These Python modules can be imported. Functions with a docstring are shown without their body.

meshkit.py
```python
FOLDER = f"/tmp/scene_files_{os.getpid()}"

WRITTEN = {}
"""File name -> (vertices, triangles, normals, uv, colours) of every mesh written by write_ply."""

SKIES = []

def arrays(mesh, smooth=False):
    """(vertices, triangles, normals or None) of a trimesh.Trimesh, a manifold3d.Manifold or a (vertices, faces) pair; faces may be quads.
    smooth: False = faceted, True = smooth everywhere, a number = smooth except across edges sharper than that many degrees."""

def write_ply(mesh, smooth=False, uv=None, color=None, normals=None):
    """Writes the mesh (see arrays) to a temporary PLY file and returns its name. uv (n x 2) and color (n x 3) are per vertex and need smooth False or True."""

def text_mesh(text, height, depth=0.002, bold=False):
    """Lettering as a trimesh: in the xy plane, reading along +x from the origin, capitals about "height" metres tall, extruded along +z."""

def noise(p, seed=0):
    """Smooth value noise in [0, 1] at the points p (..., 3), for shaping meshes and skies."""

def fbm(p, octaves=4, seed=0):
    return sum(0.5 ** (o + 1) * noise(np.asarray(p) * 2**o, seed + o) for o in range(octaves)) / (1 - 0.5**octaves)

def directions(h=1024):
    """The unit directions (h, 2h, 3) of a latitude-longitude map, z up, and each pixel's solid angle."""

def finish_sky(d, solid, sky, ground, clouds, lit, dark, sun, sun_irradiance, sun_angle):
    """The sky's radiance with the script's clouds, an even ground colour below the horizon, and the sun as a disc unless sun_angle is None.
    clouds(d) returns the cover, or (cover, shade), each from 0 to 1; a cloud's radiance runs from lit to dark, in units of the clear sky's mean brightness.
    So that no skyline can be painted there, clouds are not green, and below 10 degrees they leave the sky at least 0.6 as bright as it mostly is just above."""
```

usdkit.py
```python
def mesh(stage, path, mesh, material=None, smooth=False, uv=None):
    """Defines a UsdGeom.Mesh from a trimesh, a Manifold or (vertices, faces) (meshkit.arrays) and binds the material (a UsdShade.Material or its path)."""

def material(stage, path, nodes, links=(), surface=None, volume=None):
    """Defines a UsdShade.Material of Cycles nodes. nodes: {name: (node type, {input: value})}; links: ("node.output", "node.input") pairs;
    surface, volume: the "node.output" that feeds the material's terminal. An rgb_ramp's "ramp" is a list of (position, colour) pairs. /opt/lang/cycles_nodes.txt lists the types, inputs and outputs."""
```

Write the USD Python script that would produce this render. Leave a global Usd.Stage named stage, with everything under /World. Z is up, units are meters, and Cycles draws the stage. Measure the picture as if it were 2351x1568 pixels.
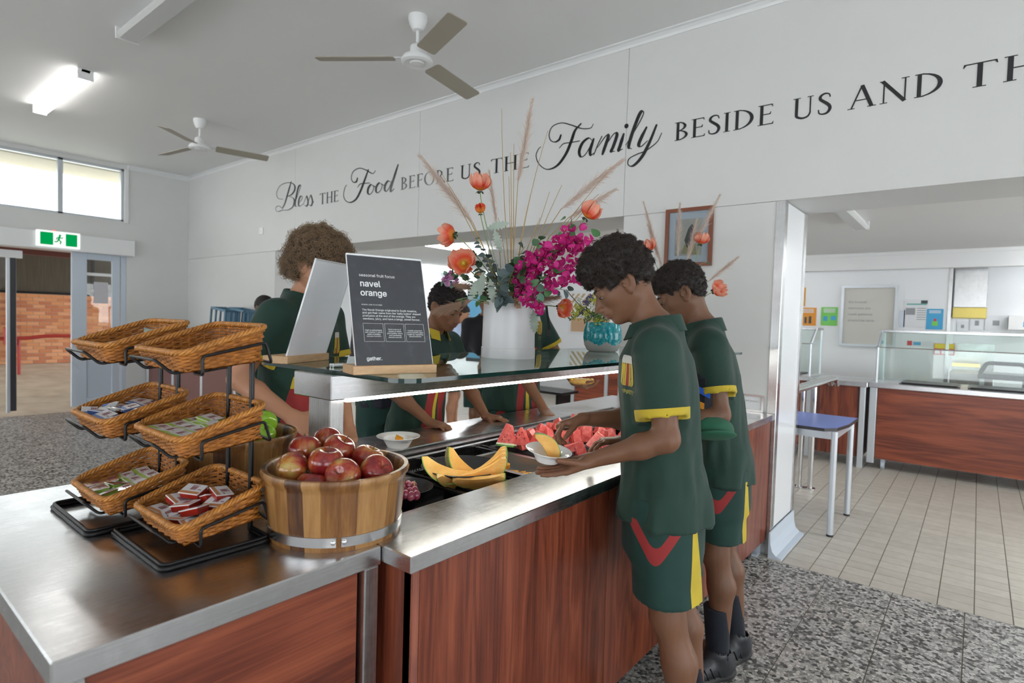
import math, random, numpy as np, trimesh, manifold3d as m3, usdkit, meshkit
from pxr import Usd, UsdGeom, UsdLux, UsdShade, Sdf, Gf, Vt
from shapely.geometry import Polygon, LineString, Point, box as sbox
from shapely import affinity
from shapely.ops import unary_union

stage = Usd.Stage.CreateInMemory()
UsdGeom.SetStageUpAxis(stage, 'Z'); UsdGeom.SetStageMetersPerUnit(stage, 1.0)
UsdGeom.Xform.Define(stage, '/World'); UsdGeom.Scope.Define(stage, '/World/Looks')
PI = math.pi
A = np.array
rng = np.random.default_rng(7)

# ---------------------------------------------------------------- camera
EYE = (0.0, 0.0, 1.4453)
cam = UsdGeom.Camera.Define(stage, '/World/camera')
_r, _u, _f = A([0.7773, 0.6285, 0.0296]), A([-0.0466, 0.0107, 0.9989]), A([-0.6275, 0.7778, -0.0380])
_r /= np.linalg.norm(_r); _f = _f - _r * (_f @ _r); _f /= np.linalg.norm(_f); _u = np.cross(_r, _f)
_m = np.eye(4); _m[0, :3], _m[1, :3], _m[2, :3], _m[3, :3] = _r, _u, -_f, EYE
cam.AddTransformOp().Set(Gf.Matrix4d(*_m.ravel().tolist()))
cam.CreateHorizontalApertureAttr(36.0); cam.CreateVerticalApertureAttr(24.0)
cam.CreateFocalLengthAttr(36.0 * 1326.9 / 2351)
cam.CreateFStopAttr(3.2); cam.CreateFocusDistanceAttr(2.05)
cam.CreateClippingRangeAttr((0.05, 200.0))
cam.CreateExposureAttr(-0.28)

# ---------------------------------------------------------------- sky (overcast, bright) and room lights
dome = UsdLux.DomeLight.Define(stage, '/World/sky')
dome.CreateIntensityAttr(2.0); dome.CreateColorAttr(Gf.Vec3f(0.93, 0.97, 1.0))
LAMP = 11.0       # radiance of the lit fluorescent diffusers
LED = 38.0        # radiance of the strip under the glass shelf

# ---------------------------------------------------------------- materials
def mat(name, nodes, links=(), surface='p.BSDF'):
    return usdkit.material(stage, '/World/Looks/' + name, nodes, links, surface=surface)
def plain(name, c, rough=.5, metal=0., **kw):
    return mat(name, {'p': ('principled_bsdf', dict(base_color=c, roughness=rough, metallic=metal, **kw))})
def noisy(name, c1, c2, scale=8., rough=.5, metal=0., bump=0., bscale=None, obj=False, stretch=None, detail=4, lo=.3, hi=.7, **kw):
    co = ('texture_coordinate', {}) if obj else ('geometry', {})
    n = {'g': co, 'm': ('mapping', {'scale': stretch or (1, 1, 1)}), 'n': ('noise_texture', {'scale': scale, 'detail': detail}),
         'r': ('rgb_ramp', {'ramp': [(0, c1), (lo, c1), (hi, c2), (1, c2)]}), 'p': ('principled_bsdf', dict(roughness=rough, metallic=metal, **kw))}
    src = 'g.object' if obj else 'g.position'
    l = [(src, 'm.vector'), ('m.vector', 'n.vector'), ('n.fac', 'r.fac'), ('r.color', 'p.base_color')]
    if bump:
        n['n2'] = ('noise_texture', {'scale': bscale or scale, 'detail': 3}); n['b'] = ('bump', {'strength': bump, 'distance': .01})
        l += [('m.vector', 'n2.vector'), ('n2.fac', 'b.height'), ('b.normal', 'p.normal')]
    return mat(name, n, l)
def emit(name, c, s):
    return mat(name, {'e': ('emission', {'color': c, 'strength': s})}, surface='e.emission')
def pane(name, tint=(1, 1, 1), ior=1.45, rough=0.0, gl=(1, 1, 1)):
    """Clear sheet: mirror by fresnel on both faces (the back face must not see total reflection, as nothing bends in it)."""
    return mat(name, {'q': ('geometry', {}), 'i': ('map_range', {'to_min': ior, 'to_max': 1 / ior}), 't': ('transparent_bsdf', {'color': tint}), 'g': ('glossy_bsdf', {'color': gl, 'roughness': rough}), 'f': ('fresnel', {}), 'x': ('mix_closure', {})},
               [('q.backfacing', 'i.value'), ('i.result', 'f.IOR'), ('f.fac', 'x.fac'), ('t.BSDF', 'x.closure1'), ('g.BSDF', 'x.closure2')], surface='x.closure')
def wood(name, cols, axis='z', scale=1., rough=.35, fine=1., swirl=1.2, coat=0., obj=False, off=(0, 0, 0)):
    """Stretched noise for the figure plus fine streaks along the axis."""
    st = {'x': (.1, 1, 1), 'y': (1, .1, 1), 'z': (1, 1, .1)}[axis]
    s2 = {'x': (.02, 1, 1), 'y': (1, .02, 1), 'z': (1, 1, .02)}[axis]
    n = {'g': ('texture_coordinate' if obj else 'geometry', {}), 'm': ('mapping', {'scale': st, 'location': off}), 'm2': ('mapping', {'scale': s2}),
         'n': ('noise_texture', {'scale': 4.5 * scale, 'detail': 3, 'distortion': .4}),
         'w': ('math', {'math_type': 'multiply', 'value2': 26. * swirl}), 'fr': ('math', {'math_type': 'sine'}),
         'mr': ('map_range', {'from_min': -1., 'from_max': 1., 'to_min': 0., 'to_max': 1.}),
         'k': ('noise_texture', {'scale': 190 * fine, 'detail': 4, 'roughness': .7}), 'k2': ('noise_texture', {'scale': 6 * scale, 'detail': 2}),
         'a': ('math', {'math_type': 'multiply_add', 'value2': .75}), 'a2': ('math', {'math_type': 'multiply_add', 'value2': .22}), 'a3': ('math', {'math_type': 'multiply_add', 'value2': .8, 'value3': -.36}),
         'r': ('rgb_ramp', {'ramp': cols}), 'p': ('principled_bsdf', {'roughness': rough, 'coat_weight': coat})}
    src = 'g.object' if obj else 'g.position'
    l = [(src, 'm.vector'), (src, 'm2.vector'), ('m.vector', 'n.vector'), ('n.fac', 'w.value1'), ('w.value', 'fr.value1'), ('fr.value', 'mr.value'),
         ('m2.vector', 'k.vector'), ('m2.vector', 'k2.vector'), ('k2.fac', 'a3.value1'), ('k.fac', 'a.value1'), ('a3.value', 'a.value3'), ('mr.result', 'a2.value1'), ('a.value', 'a2.value3'), ('a2.value', 'r.fac'), ('r.color', 'p.base_color')]
    return mat(name, n, l)
def steel(name, c=(.56, .56, .57), rough=.2, axis='y', amt=.018):
    s = {'x': (.5, 40, 40), 'y': (40, .5, 40), 'z': (40, 40, .5)}[axis]
    return mat(name, {'g': ('geometry', {}), 'm': ('mapping', {'scale': s}), 'n': ('noise_texture', {'scale': 9, 'detail': 3}), 'n2': ('noise_texture', {'scale': 6, 'detail': 6, 'roughness': .7}),
        'mr': ('map_range', {'from_min': .25, 'from_max': .75, 'to_min': rough - amt, 'to_max': rough + amt}), 'm2': ('map_range', {'from_min': .35, 'from_max': .7, 'to_min': -.015, 'to_max': .03}),
        'ad': ('math', {'math_type': 'add'}), 'p': ('principled_bsdf', {'base_color': c, 'metallic': 1., 'anisotropic': .3})},
        [('g.position', 'm.vector'), ('m.vector', 'n.vector'), ('g.position', 'n2.vector'), ('n.fac', 'mr.value'), ('n2.fac', 'm2.value'), ('mr.result', 'ad.value1'), ('m2.result', 'ad.value2'), ('ad.value', 'p.roughness')])

WALLC = (.66, .665, .65)
M = {}
M['wall'] = noisy('wall_paint', (.655, .66, .645), (.675, .68, .665), 3, .55, bump=.02, bscale=120)
M['ceil'] = plain('ceiling_paint', (.80, .80, .79), .7)
M['trim'] = plain('white_trim', (.78, .79, .79), .4)
M['white_gloss'] = plain('white_gloss', (.80, .82, .84), .25)
M['white'] = plain('white_plastic', (.8, .8, .8), .4)
M['alu'] = plain('anodised_aluminium', (.62, .66, .70), .35, .6)
M['bluegrey'] = plain('pale_blue_grey_frame', (.55, .62, .70), .4)
M['steel'] = steel('brushed_steel', (.62, .62, .63), .235, 'y')
M['steelx'] = steel('brushed_steel_cross', (.62, .62, .63), .23, 'x')
M['steelz'] = steel('brushed_steel_upright', (.58, .58, .585), .26, 'z')
M['steel_dull'] = steel('dull_steel', (.45, .45, .45), .38, 'y')
M['chrome'] = plain('bright_steel', (.75, .75, .76), .12, 1.)
M['black'] = plain('black_powder_coat', (.008, .008, .009), .3, specular_ior_level=.3)
M['black_matt'] = plain('black_melamine', (.018, .018, .021), .33)
M['rubber'] = plain('black_rubber', (.02, .02, .02), .6)
RED = [(0, (.030, .006, .004)), (.25, (.085, .019, .010)), (.5, (.170, .040, .020)), (.72, (.245, .064, .030)), (1, (.34, .11, .05))]
M['redwood'] = wood('red_brown_laminate', RED, 'z', 2.2, .3, 1., 1.3)
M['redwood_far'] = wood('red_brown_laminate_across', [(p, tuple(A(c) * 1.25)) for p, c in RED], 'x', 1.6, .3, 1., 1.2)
M['redwoodx'] = wood('red_brown_laminate_end', RED, 'y', 2., .3, 1., 1.5)
M['dark_gap'] = plain('shadow_gap', (.01, .008, .007), .6)
M['mirror'] = plain('bright_silver', (.8, .8, .8), .05, 1.)

# ---------------------------------------------------------------- scene helpers
USED = {}
def numbered(path):
    k = USED.get(path, -1) + 1; USED[path] = k
    return path if k == 0 else f'{path}_{k:03d}'
def tag(o, label=None, cat=None, group=None, kind=None):
    p = o.GetPrim() if hasattr(o, 'GetPrim') else o
    for k, v in (('label', label), ('category', cat), ('group', group), ('kind', kind)):
        if v: p.SetCustomDataByKey(k, v)
    return p
def root(parent=None):
    return '/World' if parent is None else str((parent.GetPrim() if hasattr(parent, 'GetPrim') else parent).GetPath())
def obj(name, mesh, m, parent=None, smooth=False, label=None, cat=None, group=None, kind=None):
    if isinstance(mesh, MB): mesh = mesh.mesh()
    o = usdkit.mesh(stage, numbered(root(parent) + '/' + name), mesh, M[m] if isinstance(m, str) else m, smooth).GetPrim()
    return tag(o, label, cat, group, kind)
def thing(name, label, cat, loc=(0, 0, 0), rz=0., group=None, kind=None, mtx=None):
    x = UsdGeom.Xform.Define(stage, numbered('/World/' + name))
    if mtx is not None: x.AddTransformOp().Set(Gf.Matrix4d(*A(mtx, float).T.ravel().tolist()))
    else:
        x.AddTranslateOp().Set(Gf.Vec3d(*map(float, loc)))
        if rz: x.AddRotateZOp().Set(math.degrees(rz))
    return tag(x, label, cat, group, kind)
def struct(name, mesh, m, label, cat='structure', parent=None, smooth=False):
    return obj(name, mesh, m, parent, smooth, label, cat if parent is None else None, None, 'structure')
def dup(src, name, label, cat, loc=(0, 0, 0), rz=0., group=None, mtx=None):
    t = thing(name, label, cat, loc, rz, group, None, mtx)
    t.GetReferences().AddInternalReference(src.GetPath()); t.SetInstanceable(True)
    return t

# ---------------------------------------------------------------- mesh helpers
def TR(loc=(0, 0, 0), R=None):
    m = np.eye(4); m[:3, 3] = loc
    if R is not None: m[:3, :3] = R
    return m
def rot(axis, a):
    return trimesh.transformations.rotation_matrix(a, {'x': (1, 0, 0), 'y': (0, 1, 0), 'z': (0, 0, 1)}.get(axis, axis) if isinstance(axis, str) else axis)[:3, :3]
def unit(v): v = A(v, float); return v / np.linalg.norm(v)
def xf(mesh, m):
    m = A(m); v, f = mesh
    return (v @ m[:3, :3].T + m[:3, 3], f)
class MB:
    def __init__(s): s.v, s.f, s.n = [], [], 0
    def add(s, mesh, m=None):
        v, f = (mesh.vertices, mesh.faces) if hasattr(mesh, 'vertices') else mesh
        v, f = A(v, float), A(f, int)
        if f.shape[1] == 4: f = np.vstack([f[:, [0, 1, 2]], f[:, [0, 2, 3]]])
        if m is not None: v = v @ A(m)[:3, :3].T + A(m)[:3, 3]
        s.v.append(v); s.f.append(f + s.n); s.n += len(v); return s
    def box(s, lo, hi, r=0.): return s.add(bx(lo, hi, r))
    def tube(s, pts, r, n=8, closed=False, caps=True): return s.add(tube(pts, r, n, closed, caps))
    def mesh(s): return (np.vstack(s.v), np.vstack(s.f))
_BF = A([[0, 2, 1], [0, 3, 2], [4, 5, 6], [4, 6, 7], [0, 1, 5], [0, 5, 4], [1, 2, 6], [1, 6, 5], [2, 3, 7], [2, 7, 6], [3, 0, 4], [3, 4, 7]])
_s8 = A([[-1, -1, -1], [1, -1, -1], [1, 1, -1], [-1, 1, -1], [-1, -1, 1], [1, -1, 1], [1, 1, 1], [-1, 1, 1]], float)
_c24 = np.vstack([_s8 * A([1, 1, 1]) - _s8 * A([0 if i == k else .2 for i in range(3)]) for k in range(3)])
_h = trimesh.convex.convex_hull(_c24); _hi = np.argmin(((_h.vertices[:, None] - _c24[None]) ** 2).sum(2), 1)
_CF = _hi[_h.faces]
def bx(lo, hi, r=0.):
    lo, hi = np.minimum(lo, hi), np.maximum(lo, hi); c, h = (A(lo) + A(hi)) / 2, (A(hi) - A(lo)) / 2
    if r <= 0: return (c + _s8 * h, _BF)
    r = min(r, h.min() * .95)
    v = np.vstack([_s8 * h - _s8 * A([0 if i == k else r for i in range(3)]) for k in range(3)])
    return (c + v, _CF)
def tube(pts, r, n=8, closed=False, caps=True):
    """Swept round section along a polyline (parallel transport); r a number or one per point."""
    P = A(pts, float); k = len(P); rr = np.broadcast_to(A(r, float), (k,))
    t = np.roll(P, -1, 0) - np.roll(P, 1, 0) if closed else np.gradient(P, axis=0)
    t /= np.linalg.norm(t, axis=1, keepdims=True) + 1e-12
    u = np.cross(t[0], (0, 0, 1) if abs(t[0][2]) < .9 else (1, 0, 0)); u /= np.linalg.norm(u)
    a = np.arange(n) * 2 * PI / n; V = []
    for i in range(k):
        u = u - t[i] * (u @ t[i]); u /= np.linalg.norm(u); w = np.cross(t[i], u)
        V.append(P[i] + rr[i] * (np.cos(a)[:, None] * u + np.sin(a)[:, None] * w))
    V = np.vstack(V); F = []
    for i in range(k if closed else k - 1):
        j = (i + 1) % k; o = np.arange(n); p = (o + 1) % n
        F.append(np.stack([i * n + o, i * n + p, j * n + p, j * n + o], 1))
    F = np.vstack(F); F = np.vstack([F[:, [0, 1, 2]], F[:, [0, 2, 3]]])
    if caps and not closed:
        c = len(V); V = np.vstack([V, P[0], P[-1]]); o = np.arange(n); p = (o + 1) % n
        F = np.vstack([F, np.stack([np.full(n, c), p, o], 1), np.stack([np.full(n, c + 1), (k - 1) * n + o, (k - 1) * n + p], 1)])
    return (V, F)
def bend(pts, r, seg=5, closed=False):
    """Round the corners of a polyline."""
    P = [A(p, float) for p in pts]; out = []
    n = len(P)
    for i in range(n):
        if not closed and i in (0, n - 1): out.append(P[i]); continue
        a, b, c = P[i - 1], P[i], P[(i + 1) % n]
        d1, d2 = min(r, np.linalg.norm(a - b) * .45), min(r, np.linalg.norm(c - b) * .45)
        s, e = b + (a - b) / np.linalg.norm(a - b) * d1, b + (c - b) / np.linalg.norm(c - b) * d2
        for q in np.linspace(0, 1, seg): out.append((1 - q) ** 2 * s + 2 * q * (1 - q) * b + q * q * e)
    return A(out)
def lathe(prof, n=48, arc=(0, 2 * PI)):
    """Profile [(r, z)...] turned about z."""
    P = A(prof, float); full = abs(arc[1] - arc[0] - 2 * PI) < 1e-6
    a = np.linspace(arc[0], arc[1], n, endpoint=not full); k = len(P)
    V = np.stack([np.outer(np.cos(a), P[:, 0]), np.outer(np.sin(a), P[:, 0]), np.tile(P[:, 1], (n, 1))], 2).reshape(-1, 3)
    i, j = np.meshgrid(np.arange(n if full else n - 1), np.arange(k - 1), indexing='ij'); i, j = i.ravel(), j.ravel(); i2 = (i + 1) % n
    F = np.stack([i * k + j, i2 * k + j, i2 * k + j + 1, i * k + j + 1], 1)
    return (V, np.vstack([F[:, [0, 1, 2]], F[:, [0, 2, 3]]]))
def prism(poly, d, m=None):
    """Shapely polygon(s) in xy pushed up along z by d, then moved by m."""
    mb = MB()
    for g in getattr(poly, 'geoms', [poly]):
        if g.area > 1e-9: mb.add(trimesh.creation.extrude_polygon(g, d, engine='earcut'), m)
    return mb.mesh()
def frame_m(o, ex, ey):
    """Matrix of a plane: origin, x axis, y axis (z = ex x ey)."""
    ex, ey = unit(ex), unit(ey); m = np.eye(4); m[:3, 0], m[:3, 1], m[:3, 2], m[:3, 3] = ex, ey, np.cross(ex, ey), o
    return m
def blob(c, r, sub=2): 
    s = trimesh.creation.icosphere(sub); return (s.vertices * A(r) + A(c), s.faces)
def rrect(x0, y0, x1, y1, r): return sbox(x0 + r, y0 + r, x1 - r, y1 - r).buffer(r, 6)

def at(px, py, d):
    """The point at distance d along the view axis that stands at this place of the photograph (used to read positions off it)."""
    return A(EYE) + d * (_f + _r * (px - 1175.5) / 1326.9 - _u * (py - 784) / 1326.9)
def coils(P, N, n, size, seed, width=.0011, turns=(1.2, 2.6), grow=.8):
    """Curl strands: small helices standing on the surface points P along N."""
    r = np.random.default_rng(seed); k = r.integers(0, len(P), n); m = 12; nm = lambda v: v / np.linalg.norm(v, axis=1, keepdims=True)
    nn = nm(N[k] + r.normal(0, .35, (n, 3))); u = nm(np.cross(nn, r.normal(size=(n, 3)))); w = np.cross(nn, u); s_ = np.linspace(0, 1, m)[None, :, None]; a = s_ * 2 * PI * r.uniform(*turns, (n, 1, 1)) + r.uniform(0, 6, (n, 1, 1)); rad = size * r.uniform(.45, 1., (n, 1, 1)) * np.minimum(1, s_ * 4)
    C = P[k][:, None] - nn[:, None] * .004 + nn[:, None] * (s_ * size * grow * r.uniform(.7, 2.4, (n, 1, 1))) + u[:, None] * np.cos(a) * rad + w[:, None] * np.sin(a) * rad
    return C.reshape(-1, 3), np.tile(width * (1 - .5 * s_[0, :, 0]), n), [m] * n
def curves(name, m, parent, C, W, cnt):
    c = UsdGeom.BasisCurves.Define(stage, numbered(root(parent) + '/' + name)); c.CreateTypeAttr('linear')
    c.CreatePointsAttr(Vt.Vec3fArray.FromNumpy(A(C, np.float32))); c.CreateCurveVertexCountsAttr(Vt.IntArray.FromNumpy(A(cnt, np.int32))); c.CreateWidthsAttr(Vt.FloatArray.FromNumpy(A(W, np.float32))); c.SetWidthsInterpolation('vertex')
    UsdShade.MaterialBindingAPI.Apply(c.GetPrim()).Bind(M[m] if isinstance(m, str) else m); return c.GetPrim()


ORD = ['', 'first', 'second', 'third', 'fourth', 'fifth', 'sixth', 'seventh', 'eighth', 'ninth', 'tenth', 'eleventh', 'twelfth', 'thirteenth', 'fourteenth', 'fifteenth', 'sixteenth', 'seventeenth', 'eighteenth', 'nineteenth', 'twentieth', 'twenty-first', 'twenty-second', 'twenty-third', 'twenty-fourth', 'twenty-fifth', 'twenty-sixth', 'twenty-seventh', 'twenty-eighth', 'twenty-ninth', 'thirtieth', 'thirty-first', 'thirty-second', 'thirty-third', 'thirty-fourth', 'thirty-fifth', 'thirty-sixth', 'thirty-seventh', 'thirty-eighth', 'thirty-ninth', 'fortieth']
def places(ms):
    """For a list of 4 x 4 matrices: which place from the left each takes in the picture."""
    x = [((A(m)[:3, 3] - A(EYE)) @ _r) / ((A(m)[:3, 3] - A(EYE)) @ _f) for m in ms]; r = np.argsort(np.argsort(x)); return [ORD[k + 1] for k in r]
# ================================================================ the setting
XL, YW, ZC, ZB = -9.67, 3.86, 3.5, 2.235          # left wall, back wall, ceiling, bulkhead underside
YN, XR = -6.5, 4.5                                 # walls behind the camera
YK, YF, ZK = 4.42, 9.35, 2.5                      # servery room: near face, far wall, ceiling
# --- floor: terrazzo slabs as pieces near the camera, plain terrazzo beyond
def terrazzo(name, tint):
    return mat(name, {'g': ('geometry', {}), 'v': ('voronoi_texture', {'scale': 62., 'randomness': 1.}), 'n': ('noise_texture', {'scale': 60, 'detail': 4}), 's': ('separate_color', {}), 'mx': ('math', {'math_type': 'multiply_add', 'value2': .45}),
        'ed': ('voronoi_texture', {'scale': 62., 'feature': 'distance_to_edge'}), 'em': ('map_range', {'from_min': .0, 'from_max': .12, 'to_min': .35, 'to_max': 1., 'clamp': True}), 'sc': ('math', {'math_type': 'multiply', 'value2': .68}),
        'r': ('rgb_ramp', {'ramp': [(0, (.03, .029, .028)), (.34, (.06, .058, .055)), (.42, (.22, .215, .205)), (.56, (.42, .41, .395)), (.78, (.60, .585, .56)), (1, (.74, .725, .70))]}),
        'mm': ('mix_color', {'blend_type': 'multiply', 'fac': 1.0, 'b': tint}), 'm3': ('mix_color', {'blend_type': 'mix', 'a': (.10, .095, .09)}), 'p': ('principled_bsdf', {'roughness': .42})},
        [('g.position', 'v.vector'), ('g.position', 'n.vector'), ('g.position', 'ed.vector'), ('v.color', 's.color'), ('s.r', 'sc.value1'), ('sc.value', 'mx.value3'), ('n.fac', 'mx.value1'), ('mx.value', 'r.fac'), ('r.color', 'mm.a'),
         ('ed.distance', 'em.value'), ('em.result', 'm3.fac'), ('mm.result', 'm3.b'), ('m3.result', 'p.base_color')])
for i, t in enumerate([(1, 1, 1), (.95, .95, .95), (1.0, .985, .96)]): M[f'terr{i}'] = terrazzo(f'terrazzo_{i}', t)
M['grout'] = plain('cement_joint', (.17, .155, .12), .8)
M['tile0'] = noisy('beige_tile_a', (.49, .455, .395), (.56, .525, .46), 18, .42, bump=.05, bscale=300)
M['tile1'] = noisy('beige_tile_b', (.46, .43, .37), (.54, .50, .44), 14, .45, bump=.05, bscale=300)
M['tile2'] = noisy('beige_tile_c', (.51, .475, .41), (.575, .54, .475), 22, .42, bump=.05, bscale=300)
M['tile_grout'] = plain('tile_joint', (.20, .175, .135), .85)
YE = 3.79                                          # terrazzo meets the tiles
fl = struct('floor', bx((XL, YN, -.12), (XR, YE, -.004)), 'grout', 'grey and white speckled terrazzo floor of the hall', 'floor')
def slab(x0, y0, x1, y1, z0, z1, g, b=.0015):
    lo, hi = A((x0 + g, y0 + g, z0)), A((x1 - g, y1 - g, z1))
    v = A([(lo[0], lo[1], z0), (hi[0], lo[1], z0), (hi[0], hi[1], z0), (lo[0], hi[1], z0), (lo[0] + b, lo[1] + b, z1), (hi[0] - b, lo[1] + b, z1), (hi[0] - b, hi[1] - b, z1), (lo[0] + b, hi[1] - b, z1)])
    return (v, _BF[2:])
far = MB(); T = .3145
for i in range(-30, 15):
    for j in range(0, 32):
        x, y = -.619 + i * T, YE - (j + 1) * T
        if x < XL - T or x > XR - T: continue
        near = (x > -1.3 and y > 1.4) and x < 1.6
        d = slab(max(x, XL), y, x + T, y + T, -.004, 0, .0016 if near else .0012)
        if near: obj('terrazzo_tile', d, f'terr{rng.integers(3)}', fl)
        else: far.add(d)
obj('terrazzo_field', far, 'terr0', fl, kind='stuff')
f2 = struct('floor', bx((XL, YE, -.12), (XR, YF + 1.8, -.003)), 'tile_grout', 'small beige floor tiles of the servery room', 'floor')
far = MB(); n = 0; TX, TY = .1548, .118
for j in range(0, 47):
    for i in range(-58, 34):
        x, y = .048 + i * TX, YE + j * TY
        if x < XL: continue
        d = slab(x, y, x + TX, y + TY, -.003, 0.0005 * rng.random(), .002, .001)
        if -1.05 < x < .95 and y < 6.35 and n < 298: obj('floor_tile', d, f'tile{rng.integers(3)}', f2); n += 1
        else: far.add(d)
obj('tile_field', far, 'tile0', f2, kind='stuff')
# --- ceilings
struct('ceiling', bx((XL - .2, YN, ZC), (XR, YW + .1, ZC + .1)), 'ceil', 'flat pale grey hall ceiling', 'ceiling')
struct('ceiling', bx((XL - .2, YK - .02, ZK), (XR, YF + .2, ZK + .1)), 'ceil', 'lower white ceiling of the servery room', 'ceiling')
# --- back wall: panels above (bulkhead) and pieces below, joints open a little
wb = struct('wall_back', MB().box((XL, YW + .012, ZB + .002), (XR, YK, ZC)).box((XL, YW + .012, 0), (-7.05, YK, ZB + .002)).box((-2.085, YW + .012, 0), (-.985, YK, ZB + .002)).box((3.4, YW + .012, 0), (XR, YK, ZB + .002)), 'wall', 'long white back wall with bulkhead above two wide openings', 'wall')
for x0, x1 in ((XL, -6.6), (-6.6, -4.35), (-4.35, -2.09), (-2.09, .3), (.3, 2.7), (2.7, XR)):
    obj('wall_panel', bx((x0 + .0015, YW, ZB), (x1 - .0015, YW + .013, ZC - .001), .001), 'wall', wb)
for x0, x1 in ((XL, -7.05), (-2.085, -1.022)):
    obj('wall_panel', bx((x0 + .0015, YW, .01), (x1, YW + .013, ZB - .003), .001), 'wall', wb)
obj('jamb_panel', bx((-.984, YW + .06, .16), (-.972, YK - .004, ZB - .004)), 'white_gloss', wb)
obj('corner_guard', MB().box((-1.022, YW - .006, .0), (-.968, YW + .012, ZB - .002), .002).box((-.974, YW - .004, 0), (-.966, YW + .06, ZB - .002), .002), 'steelz', wb, label='steel corner guard')
obj('corner_guard', bx((-.976, YK - .05, 0), (-.964, YK + .01, ZB - .002), .002), 'steelz', wb, label='steel corner guard')
cv = [(0, 0), (.0, .012), (-.03, .02), (-.055, .045), (-.066, .09), (-.07, .16), (-.078, .16), (-.078, 0)]
cvm = prism(Polygon(cv), 1.)
obj('cove_skirting', MB().add(prism(Polygon(cv), .60), frame_m((-.886, YK - .01, 0), (1, 0, 0), (0, 0, 1))).add(prism(Polygon(cv), .16), frame_m((-1.02, YW - .085 - .0, 0), (0, -1, 0), (0, 0, 1))), 'bluegrey', wb, label='coved vinyl skirting')
# --- cornice
struct('trim_1', MB().add(prism(Polygon([(0, 0), (.045, 0), (.045, -.008), (.026, -.013), (.011, -.028), (.006, -.046), (0, -.046)]), XR - XL), frame_m((XR, YW, ZC), (0, -1, 0), (0, 0, 1))), 'trim', 'white cornice along the top of the back wall', 'cornice')
# --- left wall with highlight windows and sliding door
W0, W1, D1, ZH = 2.69, 3.44, 3.02, 2.19            # window sill, head; door right edge; door head
lw = MB().box((XL - .18, D1, 0), (XL, YW + .6, W0)).box((XL - .18, 3.0, W0), (XL, YW + .6, ZC)).box((XL - .18, YN, ZH), (XL, D1, W0)).box((XL - .18, YN, W1), (XL, 3.0, ZC)).box((XL - .18, YN, 0), (XL, -.9, ZH))
struct('wall_left', lw, 'wall', 'white end wall with high windows over a sliding door', 'wall')
struct('trim_2', prism(Polygon([(0, 0), (.06, 0), (.06, -.012), (.018, -.045), (.01, -.06), (0, -.06)]), YW - 3.03, frame_m((XL, YW, ZC), (1, 0, 0), (0, 0, 1))), 'trim', 'white cornice at the top of the end wall', 'cornice')
M['window_glass'] = pane('window_glass', (.97, .985, .98))
k = 0
for y1 in np.arange(2.985, -6.2, -.735):
    k += 1
    y0 = y1 - .735
    w = thing(f'window_{k}', 'high aluminium window with glaring daylight, ' + ('nearest the room corner' if k == 1 else 'second from the room corner' if k == 2 else f'one of the row out of frame, number {k} from the corner'), 'window', (XL, 0, 0), 0, None, 'structure')
    fr = MB()
    for a, b in (((-.1, y0, W0), (-.02, y0 + .03, W1)), ((-.1, y1 - .03, W0), (-.02, y1, W1)), ((-.1, y0, W0), (-.02, y1, W0 + .03)), ((-.1, y0, W1 - .03), (-.02, y1, W1))): fr.box(a, b, .003)
    obj('window_frame', fr, 'alu', w); obj('pane', bx((-.064, y0 + .03, W0 + .03), (-.058, y1 - .03, W1 - .03)), 'window_glass', w)
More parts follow.
